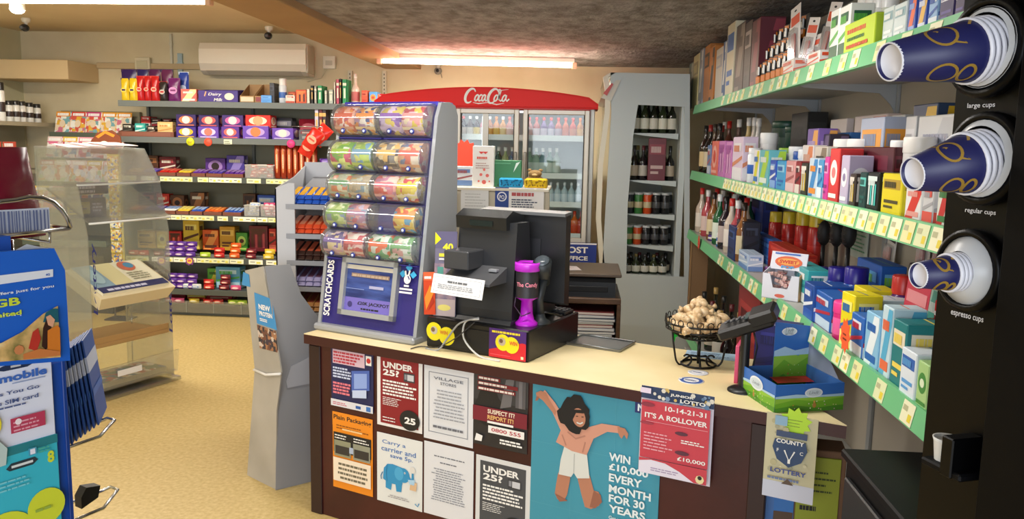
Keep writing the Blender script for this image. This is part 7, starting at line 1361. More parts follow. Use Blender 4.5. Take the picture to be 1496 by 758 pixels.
X, y, z, w_, h = rpos('low', 1306, 1338, 408, .11); o = blister(w_, h, '#c8344c', '#e89098', '#7cb8a8'); o.location = (X, y, z); o.rotation_euler = (math.radians(-5), 0, R90); A = None; tag(o, 'crimson carded pack in front of the grey bottle on the near lower shelf', 'blister pack')
rc('low', 1340, 1366, 420, '#b8d8d0', '#58b0a0', '#e0ece8', 'pale teal bag box at the near end behind the teal boxes', style=3, dx=.2, d=.1); rc('low', 1356, 1366, 440, '#c82c2c', '#e8e8e8', '#801818', 'small red box at the near end of the lower shelf', style=1, dx=.14, d=.05)
# orange tag and lip cards
def starX(px, py, r, c, label, X=SX-.018, asp=1):
    d = onX(px, py, X); pts = []
    for i in range(18): t = math.pi*2*i/18; rr = r if i % 2 == 0 else r*.74; pts.append((rr*math.cos(t), rr*asp*math.sin(t)))
    mb = MB().prism(pts, -.001, 0, 'y', M(c, .5)); A = Art(mb, (-r*.4, -.001, -r*.3), (1, 0, 0), (0, 0, 1), r*.8, r*.6); A.para(0, 0, 1, 1, 2, M('#803018', .5), .4, 3); return tag(mb.build('price_star', None, d, R90), label, 'price tag')
starX(1235, 490, .042, '#f0602c', 'orange star price tag on the lip of the near lower shelf', asp=1.2); starX(1021, 354, .045, '#e84a34', 'red orange star price tag on the far lower shelf lip')
# wine shelf
for r_, dx in enumerate((.04, .14)):
    for i in range(6):
        X = SX+dx; px = 1008+i*11+r_*6; y = slX((X, 0, ZW), (0, 1, 0), px).y
        if y > SY1-.05: continue
        k = (i+r_) % 3; put(('wn', k), lambda: bottle(.038, .30, ['#141a12', '#1a1214', '#10140f'][k], ['#d8d4c8', '#a89878', '#c8c0b0'][k], ['#b89858', '#20201e', '#5c1820'][k], .4, None, 'wine_bottle'), (X+.03, y, ZW+.001), 0, '%s wine bottle on the shelf under the far lower right shelf' % ['gold capped', 'black capped', 'maroon capped'][k], 'bottle', 'wine bottles on the under shelf')
rc('wine', 1070, 1100, 420, '#8c1c20', '#b03838', '#601014', 'dark red wine box on the under shelf behind the snack basket', style=0, dx=.03, d=.1)
p = slX((SX-.0, 0, .8), (0, 1, 0), 1008); mb = MB().box((0, -.012, 0), (.12, .012, ZLo-.055-ZW), M('#8a6a48', .7), .002).box((.0, -.016, 0), (.012, .016, ZLo-.056-ZW), M('#9a7850', .7), .002); tag(mb.build('wooden_divider', None, (SX+.0, min(p.y, SY1-.1), ZW+.001)), 'brown wooden upright divider in front of the far wine bottles', 'divider')

# ---- sweet display box on the lower shelf edge
q0 = slX((SX-.03, 0, ZLo+.001), (0, 1, 0), 1128); CWd = .14; cz5 = ZLo+.001
hb5 = slY((q0.x, q0.y, cz5), (0, 0, 1), 372).z-cz5
e = empty('sweet_display_box', (SX+.0, q0.y+.02, cz5), math.radians(-38), 'open white card display box with red and white sweets on the lower right shelf', 'display box'); wc = M('#dcdce6', .5)
hf5 = hb5*.55; mb = MB().prism([(-CWd/2, 0), (CWd/2, 0), (CWd/2, hf5), (CWd*.3, hf5), (CWd*.2, hf5*.45), (-CWd*.2, hf5*.45), (-CWd*.3, hf5), (-CWd/2, hf5)], 0, .003, 'y', wc); A = Art(mb, (-CWd/2, 0, 0), (1, 0, 0), (0, 0, 1), CWd, hf5); A.disc(.5, .15, .14, M('#d86858', .5), asp=.35); mb.build('front_wall', e)
for s in (-1, 1): MB().prism([(0.003, 0), (.10, 0), (.10, hb5*.75), (.003, hf5)], s*CWd/2-.0015, s*CWd/2+.0015, 'x', wc if s < 0 else M('#b89468', .6)).build('side_wall', e)
mb = MB().box((-CWd/2, .10, 0), (CWd/2, .103, hb5*.6), wc); mb.prism([(.10, hb5*.6), (.055, hb5*.62), (.07, hb5), (.074, hb5), (.06, hb5*.64), (.103, hb5*.63)], -CWd/2, CWd/2, 'x', wc); W3 = V((0, .015, hb5*.38)); A = Art(mb, (-CWd/2, .054, hb5*.62), (1, 0, 0), W3, CWd, W3.length)
A.disc(.5, .45, .38, M('#d86038', .4), asp=.42); A.disc(.5, .47, .3, M('#e8a048', .4), asp=.3); A.txt('SWEET', .5, .36, .2, M('#c83828', .4), w=.5, al='c', bold=.05); A.rect(.1, .86, .8, .95, M('#3868b8', .4)); A.txt('POP', .5, .08, .16, M('#3c9cd0', .4), w=.36, al='c', bold=.05); mb.build('back_header', e)
MB().box((-CWd/2, 0, 0), (CWd/2, .103, .003), wc).build('floor_panel', e)
R = random.Random(9); ce = e.location
for k in range(26):
    lx = R.uniform(-.05, .05); ly = R.uniform(.014, .088); a = math.radians(-38); put('rws', lambda: multipack(.036, .016, .014, '#d8b0a8', '#c83838', '#f0ece8', 'striped_sweet'), (ce.x+lx*math.cos(a)-ly*math.sin(a), ce.y+lx*math.sin(a)+ly*math.cos(a), cz5+.005+.013*(k//4)), 0, 'red and white wrapped sweet in the white card display box', 'sweet', 'sweets in the white display box', rot=(R.uniform(-.3, .3), R.uniform(-.3, .3), R.uniform(0, 3)))
o = carton(.05, .03, .1, '#5c2c70', '#e0c83c', '#281838', None, 4, 'sweet_pack'); o.location = (SX+.0, q0.y+.17, cz5); o.rotation_euler = (0, 0, R90+.3); tag(o, 'purple and yellow pack just left of the white sweet display box', 'box')

# ================================================================ COFFEE MACHINE
blk = M('#040405', .35, 0, 0, .18); blm = M('#070709', .55, 0, 0, .15)
cA = onZ(1240, 657, .85); CX0 = .605; CY1 = cA.y
cb_ = empty('machine_cabinet', (1.05, 1.3, 0), 0, 'black cabinet carrying the coffee machine in the right foreground', 'cabinet')
MB().box((CX0-1.05, .42-1.3, 0), (1.12-1.05, CY1-1.3, .83), blm, .004).build('body', cb_); MB().box((CX0-.01-1.05, .40-1.3, .83), (1.125-1.05, CY1+.01-1.3, .85), M('#050506', .5, 0, 0, .15), .004).build('top', cb_)
MB().box((CX0-.012-1.05, .5-1.3, .03), (CX0-1.05, CY1-.03-1.3, .8), M('#18181a', .45), .003).build('door', cb_)
nP = V((-.94, -.34, 0)).normalized(); tP = V((.34, -.94, 0)).normalized(); angP = math.atan2(tP.y, tP.x)
PC = EYE+ray(1447, 70)*1.22; pc0 = V((PC.x, PC.y, 0))
def panpt(px, py): q = onP(px, py, pc0, nP); return (q-pc0).dot(tP), q.z
PLft = -.062
cm = empty('coffee_machine', (pc0.x, pc0.y, .85), angP, 'tall black coffee machine with three cup dispensers in the right foreground', 'coffee machine')
MB().box((PLft, 0, 0), (.10, .05, 1.15), blk, .004).build('dispenser_panel', cm)
MB().box((.10, -.05, 0), (.42, .36, 1.15), M('#040405', .5, 0, 0, .12), .006).build('machine_body', cm)
MB().box((PLft+.02, .05, .0), (.10, .16, 1.13), blm, .004).build('rear_housing', cm)
# recess column with white cup low down
MB().box((.085, -.03, .0), (.10, 0, .55), M('#08080a', .4), .002).build('side_fin', cm)
names = ['large', 'regular', 'espresso']; blu = M('#1e2054', .42); gold = M('#b08c3c', .4, .2); rimw = M('#dcdce4', .4)
wy = M('#c4c6c8', .35)
def ribbon_cone(mb, pts, wd, L, r0, r1, m, a0):
    """pts: (axial fraction 0..1 from base, angle) ribbon on the cone"""
    n = len(pts); vs = []
    for s in (-1, 1):
        for i, (t, a) in enumerate(pts):
            d = V((pts[min(i+1, n-1)][0]-pts[max(i-1, 0)][0], pts[min(i+1, n-1)][1]-pts[max(i-1, 0)][1])); dt = V((d.x*L, d.y*r1)); dt = dt.normalized() if dt.length > 0 else V((1, 0)); q = V((-dt.y, dt.x))*wd*s
            tt = t+q.x/L; aa = a0+a+q.y/r1; r = r0+(r1-r0)*tt+.0006; vs.append((r*math.cos(aa), -L*(1-tt), r*math.sin(aa)))
    mb.add(vs, [[i, i+1, n+i+1, n+i] for i in range(n-1)], m)
for k, (cx_, cy__, ro, r1, r0, L, ncup, tx_, ty_) in enumerate(((1450, 70, .073, .0455, .0275, .135, 4, 1440, 152), (1446, 232, .069, .044, .0245, .092, 4, 1428, 315), (1423, 395, .063, .027, .0195, .055, 4, 1415, 470))):
    u_, z_ = panpt(cx_, cy__)
    
    zl = z_-.85
    ds = MB().lathe([(ro, 0), (ro*1.02, -.008), (ro, -.016), (ro*.86, -.020), (ro*.84, -.012)], blk, 36, c=(u_, zl), ax='y', caps=False); 
    o = ds.build('dispenser_ring', cm)
    ins = [(ro*.84, -.004), (ro*.80, -.018), (r1*1.08, -.02)] if k < 2 else [(ro*.84, -.004), (ro*.82, -.016), (r1*1.12, -.030)]
    MB().lathe(ins, M('#1a1a1c', .3) if k < 2 else wy, 32, c=(u_, zl), ax='y', caps=False).build('collar', o)
    if k < 2: MB().lathe([(r1*1.30, -.017), (r1*1.10, -.022)], wy, 32, c=(u_, zl), ax='y', caps=False).build('inner_collar', o)
    # writing under the ring
    mbx = MB(); Aw = Art(mbx, (max(u_-.036, PLft+.004), -.0005, zl-ro*1.02-.0155), (1, 0, 0), (0, 0, 1), .072, .0135); Aw.txt(['large cups', 'regular cups', 'espresso cups'][k], .0, .1, .7, M('#d8d8dc', .4), w=[.72, .8, .88][k], bold=.01); mbx.build('lettering', cm)
    # cups
    def cupf():
        mb = MB().lathe([(r0*.86, -L+.006), (r0*.92, -L), (r0, -L), (r1, 0)], blu, 36, ax='y', caps=False)
        o = mb.build('paper_cup')
        MB().lathe([(0, -L+.005), (r0*.90, -L+.005), (r0*.93, -L-.0008), (r0*1.005, -L-.0005), (r0*1.01, -L+.003)], rimw, 32, ax='y', caps=False).build('cup_base', o)
        MB().lathe([(r1, -.004), (r1+.0028, -.004), (r1+.0035, 0), (r1+.0028, .003), (r1, .003)], rimw, 32, ax='y', caps=False).build('rim', o)
        g = MB(); a0 = math.radians(52)
        ribbon_cone(g, [(.52+.16*math.cos(t)*(1), .55*math.sin(t)) for t in [2*math.pi*i/22 for i in range(23)]], .0022, L, r0, r1, gold, a0)
        ribbon_cone(g, [(.34, .9), (.42, .7), (.5, .2), (.62, -.5), (.72, -.6), (.9, .2), (.97, .4)], .002, L, r0, r1, gold, a0)
        ribbon_cone(g, [(.50+.16*math.cos(t), .45*math.sin(t)) for t in [2*math.pi*i/22 for i in range(23)]], .0022, L, r0, r1, gold, math.radians(-48)); ribbon_cone(g, [(.78+.09*math.cos(t), .36*math.sin(t)) for t in [2*math.pi*i/22 for i in range(23)]], .0022, L, r0, r1, gold, math.radians(-48)); g.build('gold_scroll', o); return o
    W0 = V((pc0.x, pc0.y, 0))+tP*u_; first = cupf(); sp_ = .0105 if k < 2 else .007
    for j in range(ncup):
        off = (.014+sp_*(ncup-1)) if k < 2 else (.026+sp_*(ncup-1)); th_ = math.radians([9, 10, 3][k]); dd = off-sp_*j; q = W0+nP*(dd*math.cos(th_)); loc = (q.x, q.y, z_-dd*math.sin(th_))
        if j == 0: o = first; o.location = loc; o.rotation_euler = (th_, 0, angP); tag(o, 'dark blue paper cup with gold scroll, outermost of the %s cup dispenser' % names[k], 'paper cup')
        else:
            dup(first, loc, 0, 'paper cup nested behind the outer cup in the %s cup dispenser' % names[k], 'paper cup', 'nested %s cups' % names[k], rot=(th_, 0, angP))
# white cup on a small ledge low on the panel
u_, z_ = panpt(1408, 672); u_ = max(u_, PLft+.03)
MB().box((u_-.03, -.055, z_-.85-.012), (u_+.05, 0, z_-.85), blm, .003).box((u_+.012, -.058, z_-.85-.012), (u_+.035, -.002, z_-.85+.05), blk, .002).build('cup_ledge', cm)
q = V((pc0.x, pc0.y, 0))+tP*(u_-.006)+nP*.028; mb = MB().lathe([(.017, 0), (.020, .03), (.022, .036), (.019, .036), (.015, .004)], M('#dcdcd8', .35), 24); tag(mb.build('white_cup', None, (q.x, q.y, z_+.0005)), 'small white cup standing on the low ledge of the coffee machine', 'cup')

# ================================================================ LEFT FOREGROUND
# acrylic play stand
q0 = onZ(140, 588, 0); q1 = onZ(250, 555, 0); dA = V((q1.x-q0.x, q1.y-q0.y, 0)); WA = dA.length; aA = math.atan2(dA.y, dA.x); nA = V((-dA.y, dA.x, 0)).normalized()
e = empty('acrylic_stand', (q0.x, q0.y, 0), aA, 'tall clear acrylic lottery play stand with leaflet tray and shelves at the left', 'display stand')
DA = .42; AW = WA*1.05; P0A = V((q0.x, q0.y, 0))
def az(px, py, d=0): return onP(px, py, P0A+nA*d, -nA).z
ztop = 1.43
for x in (0, AW-.006): MB().prism([(0, .03), (DA, .03), (DA, ztop), (DA*.45, ztop-.01), (DA*.15, ztop-.2), (0, .95)], x, x+.006, 'x', ACRYL).build('side_panel', e)
MB().box((0, DA-.006, .03), (AW, DA, ztop), ACRYL).build('back_panel', e)
mb = MB().box((-.02, -.04, 0), (AW+.02, DA+.02, .025), ACRYL, .004); mb.build('base_plate', e)
mb = MB().prism([(DA*.15, ztop-.2), (DA*.45, ztop-.01), (DA, ztop), (DA, ztop+.008), (DA*.44, ztop), (DA*.13, ztop-.2)], 0, AW, 'x', clear('hazy_acrylic', '#eef0ee', .14, .08, .10)); mb.build('curved_hood', e)
mb = MB().prism([(-.02, 1.02), (DA*.8, 1.2), (DA*.8, 1.206), (-.02, 1.026)], .0, AW, 'x', ACRYL); mb.tube([(0, -.02, 1.02), (AW, -.02, 1.02)], .006, M('#d8dad6', .2)); mb.tube([(0, DA*.15, ztop-.2), (AW, DA*.15, ztop-.2)], .006, M('#d8dad6', .2)); mb.build('sloping_shelf', e)
z5 = az(180, 535); z6 = max(.3, z5)
MB().box((.01, .02, .30), (AW-.01, DA-.02, .325), M('#a5814e', .6), .003).box((.01, .02, .325), (AW-.01, .03, .36), M('#a5814e', .6), .002).build('wooden_shelf', e)
mb = MB().prism([(-.03, .06), (-.05, .20), (-.044, .20), (-.024, .066), (DA*.8, .066), (DA*.8, .06)], 0, AW, 'x', ACRYL); A = Art(mb, (AW*.2, -.051, .13), (1, 0, 0), (0, 0, 1), AW*.3, .035); A.rect(0, 0, 1, 1, M('#dcdad4', .5)); mb.build('lower_tray', e)
lb = M('#2c3478', .4); mb = MB()
for x, zc_, L in ((.012, .72, .46), (AW-.03, .50, .42)): A = Art(mb, (x, -.003, zc_-L/2), (1, 0, 0), (0, 0, 1), .04, L); A.txt('Lottery', .9, .02, .03/L*1.1, lb, w=L*.9/.04, rot=math.radians(90), shear=.2); 
mb.build('printed_strip', e)
mb = MB().box((AW*.28, DA-.02, 1.20-.19), (AW*.78, DA-.008, 1.20-.07), M('#22285c', .4)); A = Art(mb, (AW*.28, DA-.02, 1.01), (1, 0, 0), (0, 0, 1), AW*.5, .12); A.rect(.06, .2, .6, .8, M('#a89c5c', .4)); A.para(.1, .3, .56, .7, 3, lb, .5); A.para(.66, .3, .95, .8, 3, M('#a8a8d0', .4)); mb.box((AW*.3, DA-.02, 1.15), (AW*.82, DA-.008, 1.22), M('#38244c', .4)); A = Art(mb, (AW*.3, DA-.02, 1.15), (1, 0, 0), (0, 0, 1), AW*.52, .07); A.para(.12, .15, .88, .85, 2, M('#c0b8d0', .4), .6); A = Art(mb, (AW*.05, DA-.021, 1.128), (1, 0, 0), (0, 0, 1), AW*.9, .02); A.para(0, 0, 1, 1, 1, M('#3848a0', .4), .9, 3); A.rect(.48, .1, .56, .9, M('#b84860', .4)); mb.build('information_card', e)
# papers in the hood
for i in range(3):
    mb = MB().box((-.11, -.09, 0), (.11, .09, .004), M('#e4d4d0', .6)); A = Art(mb, (-.11, -.09, .004), (1, 0, 0), (0, 1, 0), .22, .18); A.para(.1, .1, .9, .9, 7, M('#d88890', .6), .4, i)
    q = P0A+dA.normalized()*(AW*(.3+.2*i))+nA*(DA*.62); tag(mb.build('play_slip', None, (q.x, q.y, ztop+.010+.006*i), rot=(math.radians(5), 0, aA+.1*i-.1)), 'pink printed slip on the hood of the acrylic stand, %s' % ['leftmost', 'middle', 'rightmost'][i], 'slip')
# leaflet tray: box tilted toward the customer
zt6 = az(120, 455); zt7 = az(228, 430)
tq = P0A; zt_front = (zt6+zt7)/2
lt = empty('leaflet_tray', (P0A.x-nA.x*.03, P0A.y-nA.y*.03, 0), aA, 'cream card tray of lottery leaflets held tilted in the acrylic stand', 'leaflet tray'); 
zB = slY(P0A+dA*.2, (0, 0, 1), 452).z; tilt = math.radians(24)
def TL(x, s, t): return V((x, s*math.cos(tilt)-t*math.sin(tilt), zB+s*math.sin(tilt)+t*math.cos(tilt)))
def hexa(mb, x0, x1, s0, s1, t0, t1, m, tap=0):
    vs = [TL(x0+tap, s0+tap, t0), TL(x1-tap, s0+tap, t0), TL(x1-tap, s1, t0), TL(x0+tap, s1, t0), TL(x0, s0, t1), TL(x1, s0, t1), TL(x1, s1, t1), TL(x0, s1, t1)]
    mb.add(vs, [(3, 2, 1, 0), (4, 5, 6, 7), (0, 1, 5, 4), (1, 2, 6, 5), (2, 3, 7, 6), (3, 0, 4, 7)], m)
mb = MB(); hexa(mb, .02, AW-.02, 0, .34, 0, .085, M('#d9cba6', .6), .02); mb.build('card_tray', lt)
mb = MB(); hexa(mb, .05, AW-.05, .03, .33, .08, .10, M('#e4dcc0', .6)); A = Art(mb, TL(.05, .03, .101), (1, 0, 0), TL(0, 1, 0)-TL(0, 0, 0), AW-.1, .30); A.rect(0, .0, .14*2, 1, M('#8ca8b8', .5)); A.rect(.28, .2, .55, 1, M('#d8cc98', .5)); A.rect(.0, .0, 1, .2, M('#24285c', .5)); A.para(.1, .05, .9, .15, 1, M('#c8c8e0', .5), .7); A.disc(.72, .8, .12, M('#c86848', .5)); A.disc(.76, .82, .07, M('#4c8cb0', .5)); A.para(.6, .3, .95, .6, 4, M('#8c8868', .5), .4); A.disc(.14, .6, .1, M('#a8c4cc', .5), asp=2); mb.build('leaflets', lt)
mb = MB(); mb.tube([(.04, .34, zB+.05), (.04, .36, 0)], .004, ACRYL); mb.tube([(AW-.04, .34, zB+.05), (AW-.04, .36, 0)], .004, ACRYL); mb.build('bracket', lt)
for i in range(4):
    x = AW*(.2+.2*i); mb = MB().box((-.055, 0, 0), (.055, .22, .03), M('#b0a888', .6), .002); Art(mb, (-.055, 0, .03), (1, 0, 0), (0, 1, 0), .11, .22).rect(.0, .0, 1, 1, busy(('#c8b088', '#a84c3c', '#3c6c84', '#e0d8c0', '#5c7c58'), 24)); q = P0A+dA.normalized()*x+nA*.0
    tag(mb.build('magazine_pile', None, (q.x, q.y, .067), aA), 'low pile of printed booklets in the bottom tray of the acrylic stand', 'booklets', 'booklet piles in the acrylic stand')

# blue sim card stand
dS = V((.46, .89, 0)).normalized(); aS = math.atan2(dS.y, dS.x); nS = V((dS.y, -dS.x, 0)); qS = EYE+ray(85, 530)*1.2; PS = V((qS.x, qS.y, 0))
def S_(px, py, off=0): q = onP(px, py, PS+nS*off, nS)-PS; return q.dot(dS), q.z
e = empty('sim_card_stand', PS, aS, 'blue cardboard sim card display stand in the left foreground', 'display stand'); blu2 = M('#1d4fae', .4); 
xr = S_(104, 700)[0]; xl = S_(-60, 700)[0]; zt8 = S_(85, 527)[1]
MB().box((xl, 0, 0), (xr, .012, zt8), blu2, .003).build('front_panel', e); MB().box((xl, .012, 0), (xr-.004, .14, zt8-.03), M('#1a3f8c', .5), .003).build('body', e)
MB().box((xr-.006, -.003, .0), (xr, .0, zt8), M('#163a86', .4), .001).build('edge_trim', e)
# header box with photograph
H_ = [S_(-60, 368), S_(62, 360), S_(78, 392), S_(86, 522), S_(-60, 533)]
mb = MB().prism([(a, b_) for a, b_ in H_][::-1], -.03, -.02, 'y', M('#1f5fc4', .35)); 
def hp(px, py): a, b_ = S_(px, py, .03); return a, b_
ox, oz = H_[4]; wH = H_[3][0]-ox; hH = H_[1][1]-oz; A = Art(mb, (ox, -.0305, oz), (1, 0, 0), (0, 0, 1), wH, hH)
def hq(px, py): a, b_ = hp(px, py); return ((a-ox)/wH, (b_-oz)/hH)
A.pol([hq(*p) for p in ((-60, 409), (77, 393), (77, 404), (-60, 424))], M('#dcdfe8', .4)); x_, y_ = hq(66, 403); A.txt('4G', x_, y_, .022, M('#2c5cb0', .4), w=.045, bold=.04)
x_, y_ = hq(-10, 434); x2, y2 = hq(78, 419); A.txt('offers just for you', x_, y_, .035, M('#e0e6f0', .4), w=x2-x_, rot=.02, bold=.02)
yg = M('#c8d83c', .4); x_, y_ = hq(-28, 453); x2, _ = hq(29, 450); A.txt('5GB', x_, y_, .075, yg, w=x2-x_, bold=.03); x_, y_ = hq(-40, 470); x2, _ = hq(31, 470); A.txt('unlimited', x_, y_, .045, yg, w=x2-x_, bold=.03)
for k in range(4): A.disc(*hq(4+k*8, 460), .006, M('#e0e6f0', .4), 8)
A.pol([hq(*p) for p in ((-60, 532), (86, 521), (82, 446), (60, 458), (30, 484), (0, 500), (-60, 515))], noisy('photo_print', '#6c6a34', '#d8b070', 30, .4, c3='#e8d8a8', mid=(.35, .6)))
A.pol([hq(*p) for p in ((60, 470), (64, 456), (74, 450), (82, 450), (83, 470))], M('#1f5c68', .4)); A.pol([hq(*p) for p in ((58, 505), (60, 478), (66, 462), (72, 470), (72, 500), (64, 510))], M('#3a2018', .4)); A.pol([hq(*p) for p in ((64, 462), (70, 459), (77, 466), (74, 477), (67, 474))], M('#d8a080', .4)); A.pol([hq(*p) for p in ((66, 482), (80, 474), (84, 478), (85, 515), (66, 517))], M('#d07828', .4)); A.pol([hq(*p) for p in ((44, 484), (52, 478), (56, 494), (50, 512), (38, 508))], M('#b83428', .4)); A.disc(*hq(24, 510), .05, M('#c88050', .4), 8); A.pol([hq(*p) for p in ((30, 516), (54, 508), (84, 512), (84, 518), (30, 524))], M('#c87840', .4))
mb.build('header_card', e)
mb = MB(); a, b_ = S_(62, 360); mb.prism([(a-.10, b_-.03), (a-.02, b_+.005), (a+.012, b_-.005), (a+.018, b_-.03)], -.0, .003, 'y', M('#d8dce0', .5)); mb.prism([(xl, oz), (a, oz), (a, b_-.02), (xl, b_-.02)], -.018, .0, 'y', blu2); mb.box((xl, .005, b_-.02), (a-.04, .06, b_+.018), M('#2050a8', .4)); mb.build('header_box', e)
# sim packs
def pack(pts, c, art, label, off):
    L2 = [S_(px, py, off) for px, py in pts]; x0 = min(p[0] for p in L2); z0 = min(p[1] for p in L2); w2 = max(p[0] for p in L2)-x0; h2 = max(p[1] for p in L2)-z0
    mb = MB().box((0, -.003, 0), (w2, 0, h2), M(c, .4), .001); art(Art(mb, (0, -.003, 0), (1, 0, 0), (0, 0, 1), w2, h2)); q = PS+dS*x0+nS*off; o = mb.build('sim_pack', None, (q.x, q.y, z0), aS); return tag(o, label, 'sim card pack')
def a_l(A):
    A.pol([(.30, .93), (.42, .955), (.70, .955), (.78, .93), (.70, .905), (.42, .905)], M('#203050', .5)); A.rect(.50, .925, .62, .945, M('#c8c8c8', .5)); A.txt('ca', .16, .80, .065, M('#48b0a0', .4), w=.17, bold=.04); A.txt('mobile', .35, .80, .075, M('#3c68b8', .4), w=.58, bold=.04); A.rect(.5, .775, .9, .785, M('#8c9cc0', .4)); 
    nb = M('#4c5c8c', .4); A.txt('Pay As You Go', .06, .675, .045, nb, w=.76, bold=.02); A.txt('Free SIM card', .16, .60, .04, nb, w=.64, bold=.02); A.para(.1, .565, .8, .585, 1, nb, .7, 4)
    A.disc(.14, .44, .2, M('#e4d832', .4)); A.txt('99p', .04, .405, .06, K_, w=.24, bold=.03); A.rect(.44, .32, .86, .46, M('#b83c58', .4)); A.para(.47, .335, .84, .445, 3, M('#e0a0b0', .4), .4); A.disc(.53, .42, .04, M('#f0e0e4', .4), 10)
    A.pol([(.0, .04), (.35, .05), (.38, .2), (.25, .33), (.1, .3), (0, .3)], M('#b8c8c4', .4)); A.txt('Lite', .04, .14, .06, M('#a888b8', .4), w=.24); A.rect(.62, .07, .72, .14, M('#4c9cb8', .4)); A.rect(.64, .08, .70, .13, M('#e4e4f0', .4)); A.para(.74, .07, .92, .13, 2, M('#48a898', .4), .6)
pack(((-42, 536), (74, 535), (79, 662), (-42, 678)), '#dcdeec', a_l, 'white mobile sim card pack hanging on the blue stand, upper one', .006)
def a_e(A):
    A.rect(0, .93, 1, 1, M('#2c7c84', .4)); A.pol([(.40, .83), (.46, .865), (.72, .865), (.76, .835), (.70, .805), (.44, .805)], M('#283840', .5)); A.rect(.46, .825, .70, .845, M('#d8dcdc', .4)); yl3 = M('#d0d838', .4)
    A.disc(.35, .25, .34, yl3, 28); A.disc(.82, .42, .22, yl3, 24); A.disc(.88, -.0, .16, yl3, 20); A.txt('8', .86, .78, .1, yl3, w=.08, bold=.04); A.txt('12GB', .18, .08, .09, M('#38a8b8', .4), w=.5, bold=.04); A.para(.3, .66, .7, .76, 3, M('#78c8d4', .4), .4); A.para(.68, .4, .95, .44, 1, M('#98b048', .4), .6)
    A.pol([(.0, .73), (.12, .80), (.14, .76), (.04, .68)], yl3)
pack(((-42, 668), (84, 672), (90, 800), (-42, 800)), '#3ab4c8', a_e, 'turquoise sim card pack with yellow discs on the blue stand, lower one', .008)
# folded leaflets on the side rack
rkp = EYE+ray(118, 570)*1.42; 
e2 = empty('leaflet_rack', (rkp.x, rkp.y, 0), aS, 'chrome wire rack of blue folded leaflets behind the sim card stand', 'rack'); zr0 = (EYE+ray(110, 625)*1.42).z; zr1 = (EYE+ray(110, 735)*1.42).z
mb = MB()
for z in (zr0, zr1): mb.tube([(-.10, .02, z-.01), (.02, .02, z-.01), (.045, -.0, z+.002), (.04, -.03, z+.006), (-.0, -.05, z-.008), (-.10, -.05, z-.012)], .003, CHROME)
mb.tube([(-.10, .02, 0), (-.10, .02, zr0+.16)], .006, M('#1c3c80', .4)); mb.box((-.11, -.06, 0), (.04, .06, .01), M('#222222', .5), .003); mb.build('wire_frame', e2)
zL0 = (EYE+ray(100, 632)*1.42).z; zL1 = (EYE+ray(100, 502)*1.42).z
for i in range(9):
    t = i/8; base = EYE+ray(98+i*6.4, 575)*(1.38+.012*i); hh = (zL1-zL0)*(1-.10*t)
    def lf():
        mb = MB().box((-.0015, -.06, 0), (.0015, .04, zL1-zL0), M('#24509c', .4), .0005); A = Art(mb, (-.0015, .04, 0), (0, -1, 0), (0, 0, 1), .1, zL1-zL0); A.rect(0, .62, 1, .8, M('#c0c8dc', .4)); A.rect(0, .34, 1, .42, M('#3868b8', .4))
        A = Art(mb, (.0015, -.06, 0), (0, 1, 0), (0, 0, 1), .1, zL1-zL0); A.rect(0, .62, 1, .8, M('#c0c8dc', .4)); A.rect(0, .34, 1, .42, M('#3868b8', .4)); mb.box((-.0017, -.0605, (zL1-zL0)*.62), (.0017, -.0595, (zL1-zL0)*.8), M('#c0c8dc', .4)); return mb.build('folded_leaflet')
    put('fleaf', lf, (base.x, base.y, zL0+.012*t), 0, 'blue folded leaflet with a white band in the fan beside the sim stand', 'leaflet', 'blue folded leaflets', rot=(0, math.radians(-3-4*t), aS-.68))
mb = MB().prism([(0, 0), (.03, .01), (.035, .03), (.01, .035), (0, .02)], 0, .02, 'y', M('#141414', .5)); q = EYE+ray(118, 715)*1.40; tag(mb.build('clip', None, (q.x, q.y, zr1-.003), aS), 'small black clip on the lower chrome wire of the leaflet rack', 'clip')
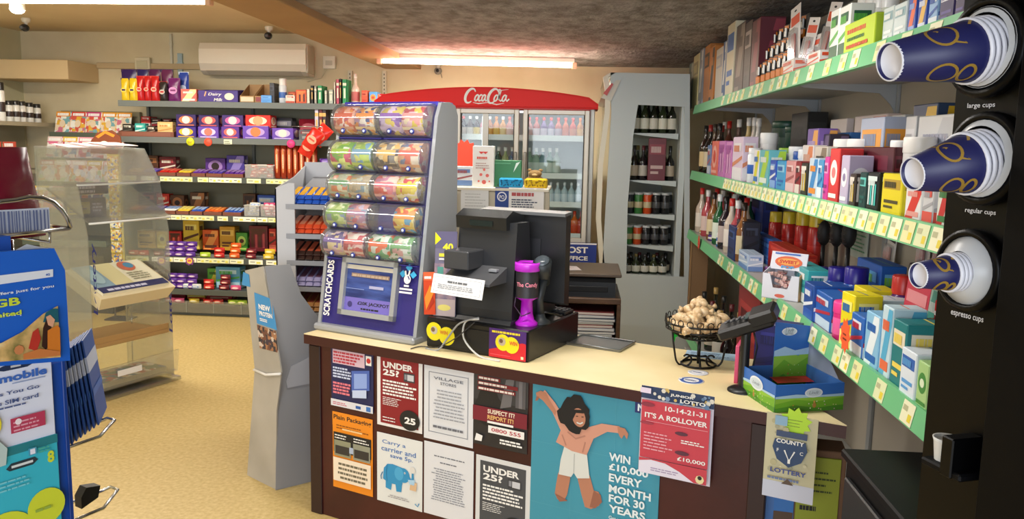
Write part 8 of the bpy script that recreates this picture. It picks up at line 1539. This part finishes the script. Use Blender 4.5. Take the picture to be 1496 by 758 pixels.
# white corner clip
# wire basket with the maroon bag
e3 = empty('wire_basket', PS, aS, 'chrome wire basket on top of the sim card stand', 'basket')
O9 = -.07; B9 = lambda px, py: S_(px, py, O9)
mb = MB(); pts = []
for px, py in ((-60, 300), (-20, 292), (0, 290), (20, 286), (40, 287), (56, 293), (68, 304), (76, 316), (81, 330)): pts.append(B9(px, py))
mb.tube([(a, .03, b_) for a, b_ in pts], .0035, CHROME)
x9 = B9(80, 331)[0]; zr9 = B9(80, 331)[1]; zl9 = B9(-40, 352)[1]; xl9 = B9(-60, 352)[0]
for yy in (.03, .13): mb.tube([(xl9, yy, zr9-.004), (x9, yy, zr9)], .003, CHROME)
mb.tube([(x9, .03, zr9), (x9, .13, zr9)], .003, CHROME)
for xx in (x9-.03, x9-.09, x9-.15): mb.tube([(xx, .03, zr9-.002), (xx, .03, zr9-.018), (xx, .13, zr9-.018), (xx, .13, zr9-.002)], .002, CHROME, 6)
for xx in (x9-.05, x9-.14): mb.tube([(xx, .10, zr9-.018), (xx, .10, zt8-.03)], .004, CHROME)
mb.build('wire_frame', e3)
zb10 = zr9-.014; xb0 = B9(-80, 330)[0]; xb1 = B9(72, 330)[0]; ztp = B9(20, 216)[1]; wB = xb1-xb0
def bagm():
    mb = MB(); nx, nz = 10, 12; hB = ztp-zb10
    for sgn in (-1, 1):
        vs = []
        for j in range(nz+1):
            t = j/nz; xr_ = xb1-(xb1-B9(44, 216)[0])*t
            for i in range(nx+1):
                u = i/nx; k = (math.sin(math.pi*u)**.5)*(math.sin(math.pi*(t*.9+.08))**.6); wr = .003*math.sin(7*u+9*t)+.002*math.sin(17*t+4*u)
                vs.append((xb0+(xr_-xb0)*u-(xb0+xb1)/2, sgn*(.035*k+(wr if 0 < i < nx and 0 < j < nz else 0)), t*hB))
        mb.add(vs, [[j*(nx+1)+i, j*(nx+1)+i+1, (j+1)*(nx+1)+i+1, (j+1)*(nx+1)+i] for j in range(nz) for i in range(nx)], M('#6c1426', .25), True)
    return mb.build('foil_bag')
o = bagm(); cB = PS+dS*((xb0+xb1)/2)+nS*(O9-.01); o.location = (cB.x, cB.y, zb10+.001); o.rotation_euler = (0, 0, aS)
mb = MB(); bx1 = B9(56, 318)[0]-(xb0+xb1)/2; mb.box((bx1-.10, -.041, .008), (bx1, -.038, .045), M('#c8ccd8', .5)); A = Art(mb, (bx1-.10, -.041, .008), (1, 0, 0), (0, 0, 1), .10, .037); R = random.Random(2); x = .05
while x < .93: ww_ = R.uniform(.01, .03); A.rect(x, .1, x+ww_, .95, M('#5a6488', .5)); x += ww_+R.uniform(.01, .03)
mb.build('barcode_label', o); tag(o, 'shiny maroon foil bag with barcode in the chrome basket, left foreground', 'bag')
